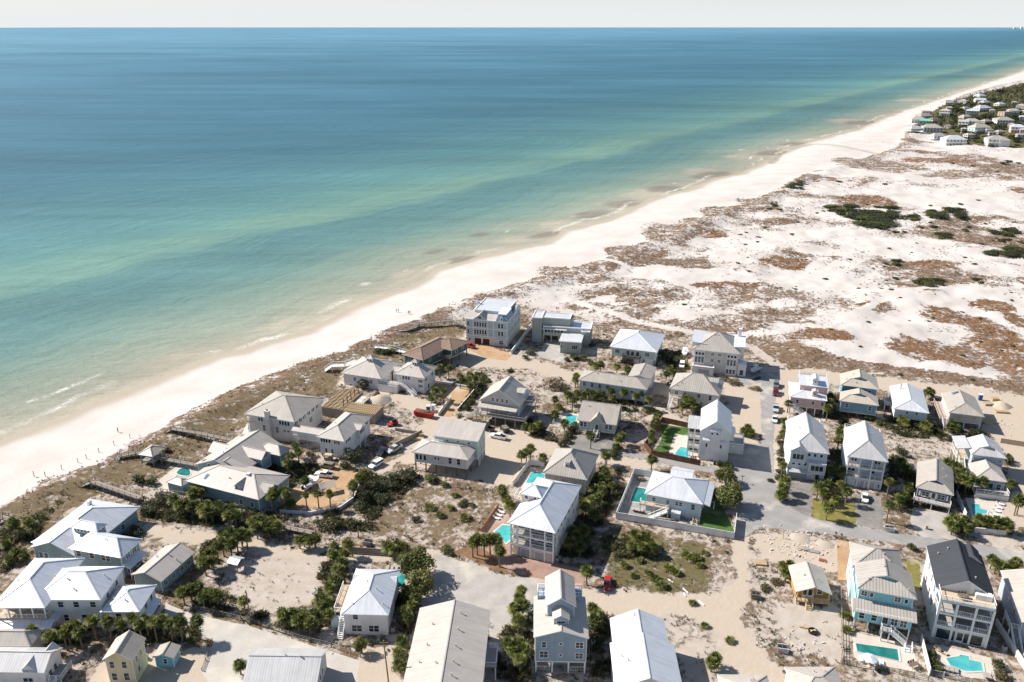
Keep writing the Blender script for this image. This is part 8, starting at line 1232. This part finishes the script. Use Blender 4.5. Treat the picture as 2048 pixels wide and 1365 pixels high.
# white planks lying on the grassy lot
for k, (a, c) in enumerate((((1336, 1160), (1346, 1166)), ((1366, 1178), (1376, 1187)), ((1368, 1188), (1371, 1194)), ((1398, 1203), (1408, 1212)))):
    pa, pc = P(*a), P(*c); b = MB(); b.bar((0, 0, .1), (pc[0]-pa[0], pc[1]-pa[1], .1), .28, .12); b.bar((0, .3, .08), ((pc[0]-pa[0])*.6, (pc[1]-pa[1])*.6+.3, .08), .1, .1); o = b.obj('white_board', 'trim'); o.location = (pa[0], pa[1], 0); tag(o, 'white board lying on the grassy lot', 'board', 'white boards on the grassy lot')
# ================================================================== people on the beach
def person(px, py, shirt, trouser, label, rz=0, sit=False):
    x, y = P(px, py, -1.0); t = thing('person', label, 'person', (x, y, gz(x, y)-.02), rz)
    me_ = bpy.data.meshes.new('body'); V = [(0, 0, .95), (0, 0, 1.15), (0, 0, 1.40), (0, 0, 1.50), (0, .01, 1.63), (0, .01, 1.76), (.19, 0, 1.40), (.25, .02, 1.12), (.24, .12, .88), (-.19, 0, 1.40), (-.25, -.02, 1.12), (-.26, .05, .86), (.10, 0, .90), (.12, .10, .50), (.13, .02, .08), (.13, .16, .04), (-.10, 0, .90), (-.12, -.06, .50), (-.13, -.18, .10), (-.13, -.05, .04)]
    E_2 = [(0, 1), (1, 2), (2, 3), (3, 4), (4, 5), (2, 6), (6, 7), (7, 8), (2, 9), (9, 10), (10, 11), (0, 12), (12, 13), (13, 14), (14, 15), (0, 16), (16, 17), (17, 18), (18, 19)]; me_.from_pydata(V, E_2, []); R_ = [.15, .14, .16, .06, .095, .08, .06, .045, .035, .06, .045, .035, .09, .065, .045, .035, .09, .065, .045, .035]
    o = ob('body', me_, t); md = o.modifiers.new('skin', 'SKIN'); sv = me_.skin_vertices[0].data
    for i, r_ in enumerate(R_): sv[i].radius = (r_, r_*.8 if i < 3 else r_)
    sv[0].use_root = True; ss = o.modifiers.new('sub', 'SUBSURF'); ss.levels = 1; ss.render_levels = 1
    m, n, p, N, L = nodes('person_'+shirt[0]+str(px)); g = N('ShaderNodeTexCoord'); sx_ = N('ShaderNodeSeparateXYZ'); L(g.outputs['Object'], sx_.inputs[0]); cr_ = N('ShaderNodeValToRGB'); cr_.color_ramp.interpolation = 'CONSTANT'; mr_ = N('ShaderNodeMapRange'); L(sx_.outputs['Z'], mr_.inputs['Value']); mr_.inputs['From Max'].default_value = 1.85; L(mr_.outputs[0], cr_.inputs[0]); e = cr_.color_ramp.elements; e[0].position = 0; e[0].color = (.45, .28, .2, 1); e[1].position = .25; e[1].color = (*trouser[1], 1); q = cr_.color_ramp.elements.new(.53); q.color = (*shirt[1], 1); q = cr_.color_ramp.elements.new(.80); q.color = (.45, .28, .2, 1); L(cr_.outputs[0], p.inputs['Base Color']); me_.materials.append(m)
    b = MB(); b.tube([(0, -.01, 1.70, .098), (0, -.015, 1.78, .1), (0, -.015, 1.86, .06)], 8); b.obj('hair', 'darkwood', t)
RED = ('red', (.5, .05, .04)); DK = ('dark', (.05, .05, .07)); TAN = ('tan', (.5, .35, .25)); PNK = ('pink', (.55, .3, .25))
person(793, 626, PNK, DK, 'person in a pinkish top walking on the beach beside a companion', .4); person(797, 626, DK, TAN, 'person in a dark top walking on the beach beside a companion', .5); person(817, 632, RED, DK, 'person in a red top walking behind another on the beach', .3); person(820, 632, RED, RED, 'person all in red walking on the beach', .4); person(237, 868, TAN, DK, 'person in a tan top alone on the upper beach', 1.2); person(70, 960, RED, TAN, 'person in a red top near the marker posts', 2.0); person(1765, 288, DK, DK, 'far dark-clad person on the sand near the stream', 0); person(1739, 287, TAN, DK, 'far person in a tan top on the sand near the stream', 0)

# air-conditioning units on pads beside the houses
ab = MB(); ab.box(-.45, -.45, 0, .45, .45, .1); ab.box(-.38, -.38, .1, .38, .38, .95); AC = ab.mesh('air_conditioner', ['rl', 'black']); fan = MB(); fan.tube([(0, 0, .95, .3), (0, 0, 1.0, .3)], 12); FAN = fan.mesh('fan_grille', ['black'])
for q in [(786, 1262), (1186, 1290), (1395, 1046), (1388, 1044), (1114, 1122), (1662, 960), (1778, 985), (1842, 1260), (2008, 1300), (1243, 858), (1300, 800), (968, 912), (292, 1318), (216, 1236), (528, 1028), (612, 892), (700, 905), (1478, 752), (1440, 822), (1322, 728), (1180, 985)]:
    x, y = P(*q); t = thing('air_conditioner', 'grey air-conditioning unit standing against a house wall', 'air conditioner', (x, y, .01), random.uniform(-.2, .2), 'air-conditioning units beside the houses'); ob('case', AC, t); ob('fan_grille', FAN, t)
